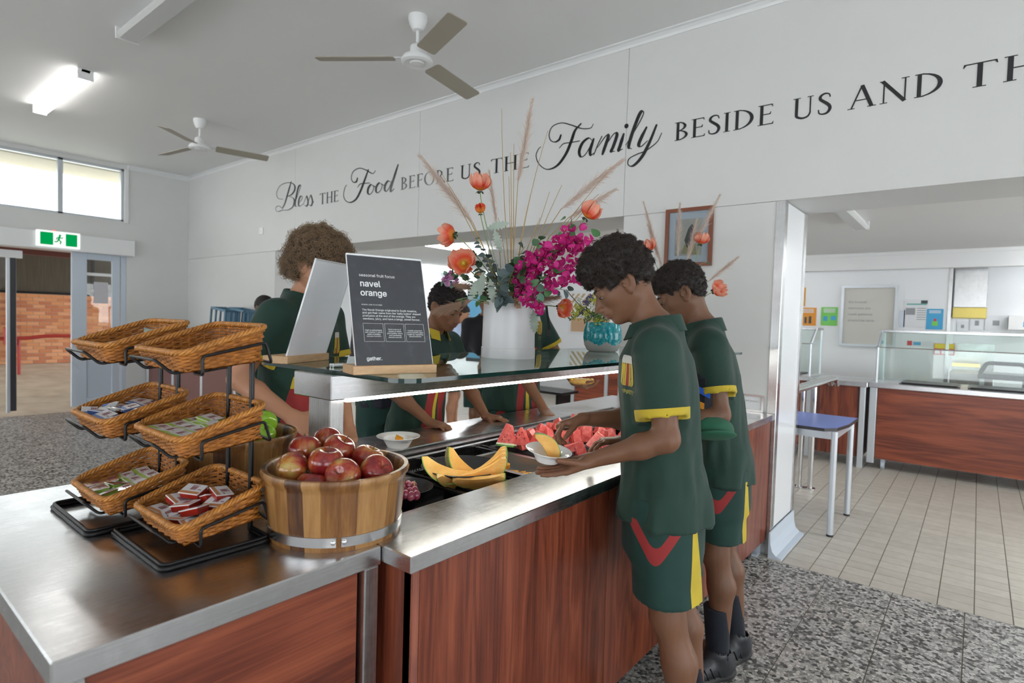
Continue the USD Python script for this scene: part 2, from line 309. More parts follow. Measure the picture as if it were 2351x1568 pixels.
struct('trim_3', MB().box((XL - .02, 2.99, W0 - .02), (XL + .018, 3.045, ZC - .06), .004), 'trim', 'white timber stop beside the high windows', 'trim')
struct('trim_4', bx((XL + .0, -1.2, ZH), (XL + .13, 3.09, 2.42), .006), 'trim', 'white box header over the sliding door', 'door header')
d = thing('door_1', 'white framed glass sliding door panel with a pinned paper notice', 'door', (XL - .05, 0, 0), 0, None, 'structure')
fr = MB()
for a, b in (((0, 2.37, .06), (.045, 2.545, ZH)), ((0, 2.845, .06), (.045, 2.94, ZH)), ((0, 2.545, ZH - .085), (.045, 2.845, ZH)), ((0, 2.545, .06), (.045, 2.845, .17))): fr.box(a, b, .004)
obj('door_frame', fr, 'bluegrey', d)
obj('door_frame', MB().box((-.04, 2.955, 0), (.05, 3.02, ZH), .004), 'bluegrey', d)
obj('pane', bx((.018, 2.545, 1.02), (.024, 2.845, ZH - .085)), 'window_glass', d)
obj('kick_panel', bx((.012, 2.545, .17), (.03, 2.845, 1.02)), 'bluegrey', d)
obj('safety_stripe', bx((.024, 2.545, 1.885), (.026, 2.845, 1.925)), 'white', d); obj('safety_stripe', bx((.024, 2.545, 1.655), (.026, 2.845, 1.695)), 'white', d)
obj('notice', bx((.028, 2.63, 1.50), (.030, 2.80, 1.80)), plain('notice_paper', (.56, .55, .58), .7), d, label='white paper notice')
d2 = thing('door_2', 'slim dark framed glass door leaf, slid open at the far left', 'door', (XL - .12, 0, 0), 0, None, 'structure')
obj('door_frame', MB().box((0, 1.735, .06), (.04, 1.80, 2.05), .003), plain('charcoal_frame', (.035, .035, .04), .4), d2)
obj('edge_strip', bx((.0, 1.70, .04), (.045, 1.737, 2.1), .003), 'alu', d2); obj('pane', bx((.015, .6, .06), (.021, 1.70, 2.05)), 'window_glass', d2)
obj('head_rail', bx((-.01, .6, 2.05), (.06, 1.86, 2.15), .004), 'trim', d2)
# --- walls behind the camera with wide windows (seen only in reflections)
struct('wall_near', MB().box((XL, YN - .15, 0), (XR, YN, .1)).box((XL, YN - .15, 2.25), (XR, YN, ZC)).box((XL, YN - .15, .1), (-8.8, YN, 2.25)).box((-5.6, YN - .15, .1), (-4.9, YN, 2.25)).box((-1.7, YN - .15, .1), (-1.0, YN, 2.25)).box((2.2, YN - .15, .1), (XR, YN, 2.25)), 'trim', 'white wall with wide glazed doors behind the camera', 'wall')
struct('wall_right', MB().box((XR, YN, 0), (XR + .15, YF, .1)).box((XR, YN, 2.25), (XR + .15, YF, ZC)).box((XR, YN, .1), (XR + .15, -4.5, 2.25)).box((XR, -1.2, .1), (XR + .15, -.6, 2.25)).box((XR, 2.7, .1), (XR + .15, 4.9, 2.25)).box((XR, 8.8, .1), (XR + .15, YF, 2.25)), 'trim', 'white wall with glazed doors to the right, out of frame', 'wall')
# --- servery room walls
struct('wall_servery', MB().box((XL, YF, 0), (-.30, YF + .15, ZK)).box((2.9, YF, 0), (XR, YF + .15, ZK)).box((-.30, YF + 1.6, 0), (2.9, YF + 1.75, ZK)).box((-.32, YF, 0), (-.30, YF + 1.6, ZK)).box((2.9, YF, 0), (3.0, YF + 1.6, ZK)).box((-.32, YF, ZK), (3., YF + 1.8, ZK + .1)), 'white_gloss', 'white wall at the back of the servery room', 'wall')
struct('wall_servery_left', bx((XL - .18, YW + .6, 0), (XL, YF, ZK)), 'white_gloss', 'white left wall of the servery room', 'wall')
struct('trim_5', MB().box((-2.6, YF - .12, 2.27), (XR, YF, 2.462), .004).box((-2.6, YF - .135, 2.455), (XR, YF + .02, 2.50), .003), 'trim', 'white boxed beam above the servery back wall', 'trim')
struct('baseboard_servery', MB().box((XL, YF - .012, 0), (-4.2, YF, .14)), plain('grey_skirting_tile', (.34, .33, .31), .5), 'grey tile skirting at the foot of the servery wall', 'skirting')
# --- outside the door
M['concrete'] = noisy('pale_concrete', (.34, .28, .21), (.50, .42, .33), 1.6, .8, stretch=(1, 1.6, 1))
struct('ground', bx((-30, -12, -.2), (XL - .0, 16, -.006)), 'concrete', 'pale worn concrete outside the sliding door', 'ground')
for i, c in enumerate([(.52, .20, .09), (.60, .27, .12), (.46, .17, .085), (.64, .31, .16)]): M[f'brick{i}'] = plain(f'orange_brick_{i}', c, .85)
bwall = thing('brick_wall', 'orange brick garden wall outside the sliding door', 'wall', (-18.2, 0, 0))
obj('mortar', bx((-.22, -8, 0), (-.008, 12, 1.73)), plain('pale_mortar', (.42, .34, .27), .9), bwall)
st = MB(); n = 0
for r in range(20):
    for c in range(-30, 46):
        y = c * .245 + (.12 if r % 2 else 0); lo, hi = (-.1, y + .006, r * .0862 + .006), (.0 + .003 * rng.random(), y + .24, r * .0862 + .081)
        if 2.3 < y < 6.2 and n < 300: obj('brick', bx(lo, hi, .004), f'brick{rng.integers(4)}', bwall); n += 1
        else: st.box(lo, hi)
obj('brickwork', st, 'brick1', bwall, kind='stuff')
fen = thing('mesh_fence', 'dark shade-cloth fence standing on the brick wall', 'fence', (-18.3, 0, 1.73))
obj('shade_cloth', bx((-.03, -8, 0), (0, 12, 1.6)), noisy('dark_shade_cloth', (.055, .048, .036), (.085, .075, .055), 30, .8, stretch=(1, 1, .05)), fen)
for y in np.arange(-7.4, 12, 2.05): obj('post', bx((.0, y, 0), (.06, y + .06, 1.6)), 'black', fen)
obj('rail', MB().box((0, -8, .0), (.05, 12, .06)).box((0, -8, 1.25), (.05, 12, 1.3)), 'black', fen)
pr = thing('walkway_roof', 'dark red edged roof over the walkway outside the door', 'roof', (0, 0, 0))
obj('fascia', bx((-12.6, -8, 2.30), (-12.5, 12, 2.62)), plain('dark_red_paint', (.11, .028, .022), .5), pr); obj('roof_sheet', prism(Polygon([(-18.35, 2.93), (-9.92, 2.66), (-9.92, 2.69), (-18.35, 2.96)]), 8.3, frame_m((0, 7.6, 0), (1, 0, 0), (0, 0, 1))), plain('cream_roof_sheet', (.6, .57, .5), .6), pr)
tag(obj('eave', bx((-10.7, -8, 3.41), (XL - .18, 12, 3.62), .01), plain('cream_eave', (.62, .58, .48), .6)), 'cream eave along the outside of the end wall above the high windows', 'eave')
rp = thing('handrail_outside', 'red painted pipe handrail along the brick wall', 'handrail', (-15.5, 0, 0)); M['redpaint'] = plain('red_gloss_paint', (.38, .035, .03), .35)
obj('rail', MB().tube(bend([(0, -6, .72), (0, 3.05, .75), (0, 3.3, .80), (0, 4.0, .80), (0, 4.6, .70), (0, 10, .70)], .3), .04, 10), 'redpaint', rp, True)
for y in (-4., -1., 2.9): obj('post', MB().tube([(0, y, 0), (0, y, .75)], .03), 'redpaint', rp)
obj('collar', bx((-.08, 2.66, .62), (.06, 2.86, .98), .01), 'redpaint', rp)
tag(obj('flood_light', MB().add(blob((-18.24, 4.6, 2.95), (.09, .2, .09))), emit('warm_lamp', (1., .62, .12), 1.5), None, True), 'small yellow outdoor lamp glowing under the walkway roof', 'lamp')
dp = thing('downpipe', 'white downpipe fixed to the brick wall at the far left', 'pipe', (-18.1, 3.25, 0)); obj('pipe', MB().tube([(0, 0, .1), (0, 0, 1.95)], .05), 'white', dp, 40); obj('bracket', bx((-.1, -.06, 1.2), (0, .06, 1.25)), 'alu', dp)
# ================================================================ near counter
ZT = .9
nc = thing('serving_counter', 'stainless topped counter with red-brown wood front in the foreground, holding the wicker baskets', 'counter', (0, 0, 0))
obj('worktop', MB().box((-2.15, .238, ZT - .045), (-1.077, .866, ZT), .003), 'steel', nc)
obj('front_panel', bx((-1.115, .275, .1), (-1.10, .815, ZT - .047)), wood('red_brown_swirl', RED, 'y', 1.5, .28, .8, 1.5), nc)
obj('end_panel', bx((-2.12, .262, .1), (-1.12, .275, ZT - .047)), 'redwoodx', nc); obj('back_panel', bx((-2.13, .275, .1), (-2.115, .84, ZT - .047)), 'redwood', nc)
for x, y in ((-1.12, .822), (-2.13, .822), (-1.12, .245), (-2.13, .245)): obj('leg', bx((x, y, 0), (x + .04, y + .04, ZT - .045), .003), 'steelz', nc)
obj('under_shelf', bx((-2.11, .28, .12), (-1.12, .82, .14)), 'steel_dull', nc)

# ================================================================ salad-bar counter
bc = thing('buffet_counter', 'long fruit bar counter with stainless rim, cold well and red-brown wood panels', 'counter', (0, 0, 0))
B0, B1, BX0, BX1 = .868, 3.845, -2.12, -.975
WX0, WX1, WY0, WY1 = -1.82, -1.225, 1.05, 3.3
rim = MB()
for lo, hi in (((WX1, B0, ZT - .04), (BX1, B1, ZT)), ((BX0, B0, ZT - .04), (WX0, B1, ZT)), ((WX0, B0, ZT - .04), (WX1, WY0, ZT)), ((WX0, WY1, ZT - .04), (WX1, B1, ZT))): rim.box(lo, hi, .0025)
obj('steel_rim', rim, 'steel', bc)
obj('nosing', MB().box((WX0 - .002, WY0, ZT - .05), (WX0 + .004, WY1, ZT - .002), .002), 'steel', bc)
obj('cold_well', MB().box((WX0, WY0, .70), (WX1, WY1, .71)).box((WX0 - .02, WY0, .70), (WX0, WY1, ZT - .04)).box((WX1, WY0, .70), (WX1 + .01, WY1, ZT - .04)).box((WX0, WY0 - .01, .70), (WX1, WY0, ZT - .04)).box((WX0, WY1, .70), (WX1, WY1 + .01, ZT - .04)), 'black', bc)
vent = thing('vent_grille', 'slotted steel vent strip under the rear ledge of the fruit bar', 'vent', (0, 0, 0))
obj('plate', MB().box((-1.80, WY0, .858), (-1.775, WY1, .868), .001).box((-1.785, WY0, .79), (-1.765, WY1, .812), .001).box((-1.80, WY0, .80), (-1.795, WY1, .868)), 'steel', vent)
obj('slot_back', bx((-1.794, WY0, .812), (-1.790, WY1, .858)), 'dark_gap', vent)
sl = MB()
for y in np.arange(WY0, WY1, .0135): sl.box((-1.790, y, .812), (-1.778, y + .0068, .858))
obj('vent_slat', sl, 'steel', vent, kind='stuff')
for y in (1.40, 1.62, 1.95, 2.42, 2.9):
    for a, b in ((0, .02), (.045, .06)): obj('divider_bar', bx((WX0 + .04, y + a, ZT - .055), (WX1, y + b, ZT - .043), .002), 'black', bc)
for i, (y0, y1) in enumerate(((B0 + .045, 1.805), (1.808, 3.345), (3.348, B1))): obj('front_panel', bx((-1.02, y0, .1), (-.992, y1, ZT - .042), .001), wood(f'red_brown_upright_{i}', RED, 'z', 2.6, .3, 1., 1.4, off=(.37 * i, 1.7 * i, 0)), bc)
obj('end_panel', bx((BX0 + .02, B0 + .02, .1), (-.995, B0 + .035, ZT - .042), .001), 'redwood', bc)
obj('corner_strip', bx((-1.02, B0 + .02, .1), (-.988, B0 + .04, ZT - .042), .001), wood('red_brown_edge', [(p, tuple(A(c) * 1.25 + .03)) for p, c in RED], 'z', 3., .35), bc)
obj('shadow_gap', bx((-1.03, B0 + .035, .1), (-.998, B0 + .046, ZT - .042)), 'dark_gap', bc); obj('back_panel', bx((BX0 + .01, B0 + .02, .1), (BX0 + .025, B1, ZT - .042)), 'redwood', bc)
for x, y in ((-1.08, 1.0), (-1.08, 2.4), (-1.06, 3.72), (-2.0, 1.0), (-2.0, 3.72)):
    c = obj('castor', MB().add(tube([(x - .014, y, .04), (x + .014, y, .04)], .04, 16)).box((x - .02, y - .02, .05), (x + .02, y + .02, .1), .004), 'rubber', bc, 40)

# ================================================================ glass shelf above the counter
sg = thing('sneeze_guard', 'glass shelf on a steel beam with a lit strip underneath, above the fruit bar', 'shelf', (0, 0, 0))
GZ = 1.287
obj('beam', MB().box((-1.607, .945, 1.20), (-1.412, 3.62, 1.272), .003), 'steel', sg)
for y in (.968, 3.42): obj('post', bx((-1.562, y, ZT - .001), (-1.452, y + .05, 1.203), .003), 'steelz', sg)
obj('bolt', MB().add(lathe([(0, .012), (.006, .012), (.006, .008), (.011, .006), (.011, 0), (.014, 0)], 16), frame_m((-1.508, .968, 1.085), (1, 0, 0), (0, 0, 1))), 'chrome', sg, 30)
gp = rrect(-1.855, .95, -1.11, 3.655, .06)
M['shelf_glass'] = pane('shelf_glass', (.80, .87, .845), 1.5, 0., (.95, 1, .98))
v, f = prism(gp, .012, TR((0, 0, GZ - .012)))
nz = np.abs(np.cross(v[f[:, 1]] - v[f[:, 0]], v[f[:, 2]] - v[f[:, 0]])); up = nz[:, 2] > nz[:, :2].max(1)
obj('glass_plate', (v, f[up]), 'shelf_glass', sg); obj('glass_edge', (v, f[~up]), plain('dark_green_glass_edge', (.008, .03, .026), .08), sg, label='polished dark green glass edge')
obj('light_strip', bx((-1.43, 1.0, 1.1915), (-1.414, 3.4, 1.1995)), emit('led_strip', (1., .97, .86), LED), sg, label='lit white strip lamp')

# ================================================================ signs on the shelf
M['beech'] = wood('light_beech', [(0, (.42, .25, .12)), (.5, (.55, .345, .18)), (1, (.63, .42, .23))], 'y', 5, .45, 1.4)
M['acrylic'] = pane('clear_acrylic', (.97, .98, .98), 1.3)
def text_at(s, h, x, y, bold=False, d=.0006): return xf((lambda t: (A(t.vertices), A(t.faces)))(meshkit.text_mesh(s, h, d, bold)), TR((x, y, 0)))
def centred(s, h, cx, y):
    t = meshkit.text_mesh(s, h, .0006); v = A(t.vertices); v[:, 0] += cx - (v[:, 0].min() + v[:, 0].max()) / 2; v[:, 1] += y; return (v, A(t.faces))
def sign(name, label, o, yaw, lean, w, h):
    t = thing(name, label, 'sign', o, yaw)             # local x along the sheet, -y towards the reader
    obj('base', MB().box((-.012, -.014, 0), (w + .006, .075, .024), .002), 'beech', t)
    fm = frame_m((0, 0, .016), (1, 0, 0), (0, math.sin(lean), math.cos(lean)))
    obj('acrylic_sheet', MB().add(bx((0, 0, .0), (w, h + .006, .0015))).add(bx((0, 0, -.0045), (w, h + .006, -.003))), 'acrylic', t) if 0 else None
    def on(mesh): return xf(mesh, fm)
    return t, on
t, on = sign('counter_sign', 'dark sign reading navel orange in a clear holder on a beech block', (-1.277, .930, GZ), math.radians(73.5), math.radians(17.6), .225, .322)
w, h = .225, .322
obj('holder', MB().add(on(bx((0, 0, -.0042), (w, h + .006, -.0022)))).add(on(bx((0, h + .001, -.0042), (w, h + .006, .002)))).add(on(bx((-.0012, 0, -.004), (0., h + .005, .002)))).add(on(bx((w, 0, -.004), (w + .0012, h + .005, .002)))), plain('acrylic_edge', (.75, .78, .8), .1, 0, alpha=1.), t, label='clear acrylic edges')
M['chalk_card'] = mat('charcoal_card', {'g': ('geometry', {}), 'n': ('noise_texture', {'scale': 30, 'detail': 6}), 'r': ('rgb_ramp', {'ramp': [(0, (.045, .047, .054)), (.6, (.055, .058, .066)), (1, (.10, .105, .115))]}), 'p': ('principled_bsdf', {'roughness': .05})}, [('g.position', 'n.vector'), ('n.fac', 'r.fac'), ('r.color', 'p.base_color')])
obj('card', on(bx((0.0015, 0, -.0022), (w - .0015, h, .0012))), 'chalk_card', t)
M['print_white'] = plain('white_print', (.72, .73, .74), .5); tx = MB()
for s, hh, x, y, b in (('seasonal fruit focus', .0083, .030, .262, 0), ('navel', .0170, .030, .233, 1), ('orange', .0170, .029, .206, 1), ('SEASON: JUNE TO OCTOBER', .0031, .030, .178, 0), ('The Navel Orange originated in South America,', .0056, .030, .162, 0),
                       ("and got their name from the 'belly button' shaped", .0056, .030, .1535, 0), ('protrusion at the end of the orange. They are', .0056, .030, .145, 0), ('seedless, juicy, and have a tangy, sweet flavour.', .0056, .030, .1365, 0), ('gather.', .0098, .030, .022, 1)):
    m = text_at(s, hh, 0, 0, bool(b)); v = m[0]; 
    if s.endswith(('ca,', 'shaped', 'are', 'flavour.')): v = v * A([min(1, {'a,': .163, 'ed': .174, 're': .157, 'r.': .171}[s[-2:]] / v[:, 0].max()), 1, 1])
    obj('lettering', on((v + A([x, y, .0012]), m[1])), 'print_white', t, label='white printed words')
for i, ls in enumerate((('High in antioxidants', 'and vitamin C which', 'aides in healthy', 'immune function.'), ('Good source of', 'vitamin A which', 'aids healthy vision,', 'and combating', 'several cancers.'), ('Contain potassium', 'which benefits heart', 'health by regulating', 'blood pressure.'))):
    x0, y0, x1, y1 = .029 + i * .0615, .074, .029 + i * .0615 + .0575, .126
    for a, b in (((x0, y0), (x1, y0 + .0006)), ((x0, y1 - .0006), (x1, y1)), ((x0, y0), (x0 + .0006, y1)), ((x1 - .0006, y0), (x1, y1))): tx.add(on(bx((*a, .0011), (*b, .0016))))
    for j, s in enumerate(ls): tx.add(on(xf(centred(s, .0038, (x0 + x1) / 2, (y0 + y1) / 2 - .001 + (len(ls) / 2 - 1 - j) * .0057), TR((0, 0, .0012)))))
obj('fact_boxes', tx, 'print_white', t, label='three outlined boxes of small white print', kind='stuff')
t, on = sign('counter_sign', 'white back of a leaning sign on a beech block, reader side turned away', (-1.672, .955, GZ), math.radians(114.4), math.radians(-18.0), .215, .322)
w, h = .215, .322
obj('card', on(bx((0.001, 0, -.001), (w - .001, h, .0012))), mat('white_back_card', {'p': ('principled_bsdf', {'base_color': (.80, .82, .86), 'roughness': .12, 'coat_weight': .5})}), t)
obj('holder', MB().add(on(bx((-.0015, 0, -.003), (0, h + .005, .003)))).add(on(bx((w, 0, -.003), (w + .0015, h + .005, .003)))).add(on(bx((0, h + .001, -.003), (w, h + .005, .003)))), plain('acrylic_edge_b', (.6, .62, .64), .1), t, label='clear acrylic edges')
for s, y in (('granny smith', .236), ('apple', .208)):
    m = text_at(s, .017, 0, 0, True); obj('lettering', on((m[0] * A([-1, 1, .3]) + A([w - .028, y, .0011]), m[1][:, ::-1])), M.setdefault('ghost', plain('show_through_print', (.72, .74, .775), .3)), t, label='faint reversed lettering showing through')
tag(obj('clip', MB().add(tube([(-1.50, 1.00, GZ + .006), (-1.50, 1.045, GZ + .006)], .006, 10)).add(tube([(-1.486, 1.00, GZ + .006), (-1.486, 1.045, GZ + .006)], .006, 10)), 'chrome', None, 30), 'small bright metal clip lying behind the dark sign', 'clip')
# ================================================================ wicker baskets on wire stands
M['wicker'] = noisy('honey_wicker', (.25, .080, .009), (.50, .185, .026), 60, .36, bump=.15, bscale=400, obj=True)
M['wicker_rim'] = noisy('honey_wicker_rim', (.31, .115, .017), (.56, .235, .042), 60, .34, bump=.15, bscale=400, obj=True)
def ring_path(n, hx, hy, r):
    pts = A(rrect(-hx, -hy, hx, hy, r).exterior.coords)[:-1]; d = np.r_[0, np.cumsum(np.linalg.norm(np.diff(np.vstack([pts, pts[:1]]), axis=0), axis=1))]
    s = np.linspace(0, d[-1], n, endpoint=False); c = np.vstack([pts, pts[:1]]); return np.stack([np.interp(s, d, c[:, k]) for k in (0, 1)], 1)
HX, HY = .118, .088
def bwall(n, t):                                    # the ring at height fraction t
    p = ring_path(n, HX + .014 * t, HY + .014 * t, .03 + .008 * t); hh = .040 + (.076 - .040) * np.clip((p[:, 1] + HY) / (2 * HY), 0, 1) ** .9
    return np.c_[p, t * hh]
weave, rimm, basem, stake = MB(), MB(), MB(), MB()
NS = 44; NP = NS * 4
for r in range(10):
    t = (r + .5) / 10.3; p = bwall(NP, t); q = np.roll(p, -1, 0) - np.roll(p, 1, 0); nrm = np.c_[q[:, 1], -q[:, 0], 0 * q[:, 0]]; nrm /= np.linalg.norm(nrm, axis=1, keepdims=True)
    ph = np.arange(NP) / NP * NS * PI + (r % 2) * PI
    for o, dz in ((0, -.0014), (.35, .0014)): weave.add(tube(p + nrm * (np.sin(ph + o) * .0031)[:, None] + A([0, 0, dz]), .0021, 5, True))
p1 = [bwall(NS, t) for t in (0, .5, 1)]
for i in range(NS): stake.add(tube([p1[0][i], p1[1][i], p1[2][i]], .0019, 5))
pr_ = bwall(220, 1.03); tg = np.roll(pr_, -1, 0) - np.roll(pr_, 1, 0); tg /= np.linalg.norm(tg, axis=1, keepdims=True); ou = np.cross(tg, (0, 0, 1)); upv = np.cross(ou, tg)
for k in range(4):
    a = np.arange(220) / 220 * 2 * PI * 20 + k * PI / 2; rimm.add(tube(pr_ + ou * (np.cos(a) * .0055)[:, None] + upv * (np.sin(a) * .0042)[:, None], .0034, 6, True))
for i, x in enumerate(np.linspace(-HX + .004, HX - .004, 34)):
    y = np.linspace(-HY, HY, 40); basem.add(tube(np.c_[np.full(40, x), y, np.sin(np.arange(40) / 40 * PI * 13 + (i % 2) * PI) * .0022 + .001], .0026, 4))
for y in np.linspace(-HY + .007, HY - .007, 13): basem.add(tube([(-HX, y, 0), (HX, y, 0)], .002, 4))
basem.box((-HX, -HY, -.0035), (HX, HY, -.003))
def basket(label, m):
    t = thing('wicker_basket', label, 'basket', group='wicker baskets on the wire stands', mtx=m)
    for n, g, mm in (('weave', weave, 'wicker'), ('stakes', stake, 'wicker'), ('rim', rimm, 'wicker_rim'), ('base', basem, 'wicker')): obj(n, g, mm, t, True)
    return t
TILT = math.radians(-6.3)                            # the low front edge points down, towards -y
def stand_mesh():
    fr, ba = MB(), MB()
    ba.tube(bend([(-.06, .115, .005), (-.155, .115, .005), (-.155, -.118, .005), (.155, -.118, .005), (.155, .115, .005), (.06, .115, .005)], .018), .0055, 8)
    ba.tube(bend([(-.06, .115, .013), (-.152, .115, .013), (-.152, -.115, .013), (.152, -.115, .013), (.152, .115, .013), (.06, .115, .013)], .018), .0042, 8)
    posts = [MB().tube([(x, .115, .004), (x, .115, .437)], .0062, 10) for x in (.06, -.06)]
    hold = []
    for z in (.042, .234, .421):
        R = TR((0, .022, z), rot('x', -TILT)); h = MB()
        for pts in ([(-.085, -.02, -.006), (-.085, -.094, -.006), (-.102, -.118, .026), (.052, -.118, .026), (.072, -.094, -.006), (.072, -.01, -.006)],
                    [(.06, .108, -.006), (.139, .10, -.006), (.139, .09, .043), (.139, -.055, .030), (.139, -.058, -.010), (.085, -.055, -.010), (.085, .02, -.008)],
                    [(-.06, .108, -.006), (-.139, .10, -.006), (-.139, .09, .043), (-.139, -.055, .030), (-.139, -.058, -.010), (-.085, -.055, -.010), (-.085, .02, -.008)],
                    [(-.06, .113, -.006), (.06, .113, -.006)], [(-.10, -.02, -.007), (.10, -.02, -.007)]):
            h.add(xf(tube(bend(pts, .009), .0036, 8), R))
        hold.append(h)
    return ba, posts, hold
ba, posts, hold = stand_mesh()
SX = [(-1.445, .588), (-1.772, .545)]
for i, (x, y) in enumerate(SX):
    lab = ('black wire basket stand with three tiers, nearer the apple tub', 'black wire basket stand with three tiers, at the left beside the hall floor')[i]
    t = thing('wire_stand', lab, 'display stand', (x, y, ZT), 0, 'wire basket stands')
    obj('base_frame', ba, 'black', t, True)
    for p in posts: obj('post', p, 'black', t, True)
    for h in hold: obj('basket_holder', h, 'black', t, True)
BM = {}
names = [('bottom', .043), ('middle', .235), ('top', .422)]
proto = None
for i, (x, y) in enumerate(SX):
    for k, (nm, z) in enumerate(names):
        side = ('right', 'left')[i]; what = {('right', 'bottom'): 'full of red jam portions', ('right', 'middle'): 'with green and white spread portions', ('right', 'top'): 'standing empty', ('left', 'bottom'): 'with silver and green spread portions', ('left', 'middle'): 'with blue and silver portions', ('left', 'top'): 'with green tea sachets'}[(side, nm)]
        m = TR((x, y + .026, ZT + z), rot('x', -TILT)); BM[side, nm] = m
        lab = f'wicker basket {what}, {nm} tier of the {side} wire stand'
        if proto is None: proto = basket(lab, m)
        else: dup(proto, 'wicker_basket', lab, 'basket', group='wicker baskets on the wire stands', mtx=m)
# --- portion packs and sachets
def pack(name, label, group, m, cols, sx=.057, sy=.041, sz=.012, flat=False):
    t = thing(name, label, 'portion pack', group=group, mtx=m)
    lid, body, print_, band = cols
    if flat:                                         # pillow sachet
        u = np.linspace(-1, 1, 9); X, Y = np.meshgrid(u, u, indexing='ij'); h = sz * .5 * (1 - X ** 4) * (1 - Y ** 4) + .0004 + .0006 * np.sin(7 * X + 3 * Y)
        i, j = np.meshgrid(np.arange(8), np.arange(8), indexing='ij'); i, j = i.ravel(), j.ravel(); F = np.stack([i * 9 + j, (i + 1) * 9 + j, (i + 1) * 9 + j + 1, i * 9 + j + 1], 1)
        top = np.stack([X * sx / 2, Y * sy / 2, h], 2).reshape(-1, 3); mb = MB().add((top, F)).add((top * A([1, 1, -1]), F[:, ::-1]))
        obj('body', mb, lid, t, True); zt = sz * .5
        def P(x0, y0, x1, y1):
            uu, vv = np.linspace(x0, x1, 5), np.linspace(y0, y1, 5); U, V = np.meshgrid(uu, vv, indexing='ij'); hh = sz * .5 * (1 - U ** 4) * (1 - V ** 4) + .0008
            i, j = np.meshgrid(np.arange(4), np.arange(4), indexing='ij'); i, j = i.ravel(), j.ravel(); return (np.stack([U * sx / 2, V * sy / 2, hh], 2).reshape(-1, 3), np.stack([i * 5 + j, (i + 1) * 5 + j, (i + 1) * 5 + j + 1, i * 5 + j + 1], 1))
        obj('printed_band', P(-.9, -.95, .9, -.45), band, t, True); obj('printed_mark', MB().add(P(-.35, -.1, .25, .5)), print_, t, True)
    else:
        v = A([(-.44, -.42, 0), (.44, -.42, 0), (.44, .42, 0), (-.44, .42, 0), (-.47, -.47, 1), (.47, -.47, 1), (.47, .47, 1), (-.47, .47, 1)]) * A([sx, sy, sz * .85])
        obj('tray', (v, _BF), body, t)
        obj('lid', bx((-sx / 2, -sy / 2, sz * .85), (sx / 2, sy / 2, sz), .0003), lid, t)
        obj('printed_band', bx((-sx * .48, -sy * .47, sz), (sx * .48, -sy * .24, sz + .0002)), band, t)
        mk = MB()
        for k in range(4): mk.box((-sx * .12 + k * sx * .075, -sy * .08, sz), (-sx * .12 + k * sx * .075 + sx * .05, sy * .3, sz + .0002))
        mk.box((-sx * .15, sy * .34, sz), (sx * .2, sy * .38, sz + .0002)); mk.box((sx * .26, -sy * .05, sz), (sx * .44, sy * .02, sz + .0002))
        obj('printed_mark', mk, print_, t)
    return t
for n, c, r, me in (('foil_white', (.74, .73, .74), .28, 0), ('foil_silver', (.78, .78, .8), .16, 1.), ('print_maroon', (.23, .03, .06), .4, 0), ('print_green', (.36, .56, .07), .4, 0), ('print_blue', (.10, .19, .52), .4, 0), ('jam_red', (.30, .02, .012), .12, 0), ('print_orange', (.55, .24, .10), .4, 0), ('tray_clear', (.62, .60, .56), .2, 0), ('leaf_green', (.10, .26, .08), .35, 0), ('olive_band', (.40, .36, .12), .4, 0)):
    M[n] = plain(n, c, r, me)
def in_basket(key, x, y, z, rz=0, tilt=(0, 0)):
    return BM[key] @ TR((x * 1.12, y * 1.12, z + .008)) @ TR((0, 0, 0), rot('z', rz) @ rot('x', tilt[0]) @ rot('y', tilt[1]))
def fill(key, name, label, group, cols, spots, **kw):
    p = None; ms_ = [in_basket(key, *q) for q in spots]
    for m, w in zip(ms_, places(ms_)):
        lab = f'{label}, {w} from the left'
        if p is None: p = pack(name, lab, group, m, cols, **kw)
        else: dup(p, name, lab, 'portion pack', group=group, mtx=m)
r_ = np.random.default_rng(3)
fill(('right', 'middle'), 'spread_portion', 'lime green edged portion pack in the right middle basket', 'lime green spread portions', (M['foil_white'], M['print_green'], M['print_maroon'], M['print_green']),
     [(-.075 + i * .049, -.056 + j * .036, .006 + .012 * (j % 2 == 0) * .2 + .006, r_.normal(0, .05), (r_.normal(0, .05), r_.normal(0, .05))) for i in range(4) for j in range(3)] + [(-.03, .03, .022, .1, (0, .1)), (.075, .035, .022, -.1, (.1, 0))])
fill(('left', 'bottom'), 'spread_portion', 'green edged portion pack in the left bottom basket', 'silver green spread portions', (M['foil_white'], M['print_green'], M['print_maroon'], M['print_green']),
     [(-.075 + i * .05, .01 + j * .037, .012, r_.normal(0, .06), (r_.normal(0, .06), r_.normal(0, .06))) for i in range(3) for j in range(2)])
fill(('left', 'bottom'), 'foil_portion', 'bright silver portion pack in the left bottom basket', 'silver spread portions', (M['foil_silver'], M['print_green'], M['print_maroon'], M['foil_silver']),
     [(-.072 + i * .05, -.06 + j * .036, .013, r_.normal(0, .1), (r_.normal(0, .08), r_.normal(0, .08))) for i in range(3) for j in range(2)] + [(.078, .0, .014, .2, (.1, .05)), (.085, .04, .016, -.1, (.05, .1))])
fill(('left', 'middle'), 'blue_portion', 'white and blue portion pack in the left middle basket', 'blue spread portions', (M['foil_white'], M['print_blue'], M['print_maroon'], M['print_blue']),
     [(-.085, -.055, .018, 1.2, (.3, .2)), (-.045, -.05, .02, .5, (-.2, .1)), (.0, -.055, .018, .1, (.2, .1)), (.05, -.05, .018, -.2, (.1, -.15)), (-.06, -.005, .02, .3, (-.1, .1)), (-.01, .0, .025, -.1, (.1, 0)), (-.03, .04, .02, .2, (0, .1)), (.03, .045, .02, .1, (0, .1)), (-.085, .045, .02, .4, (.1, .1))])
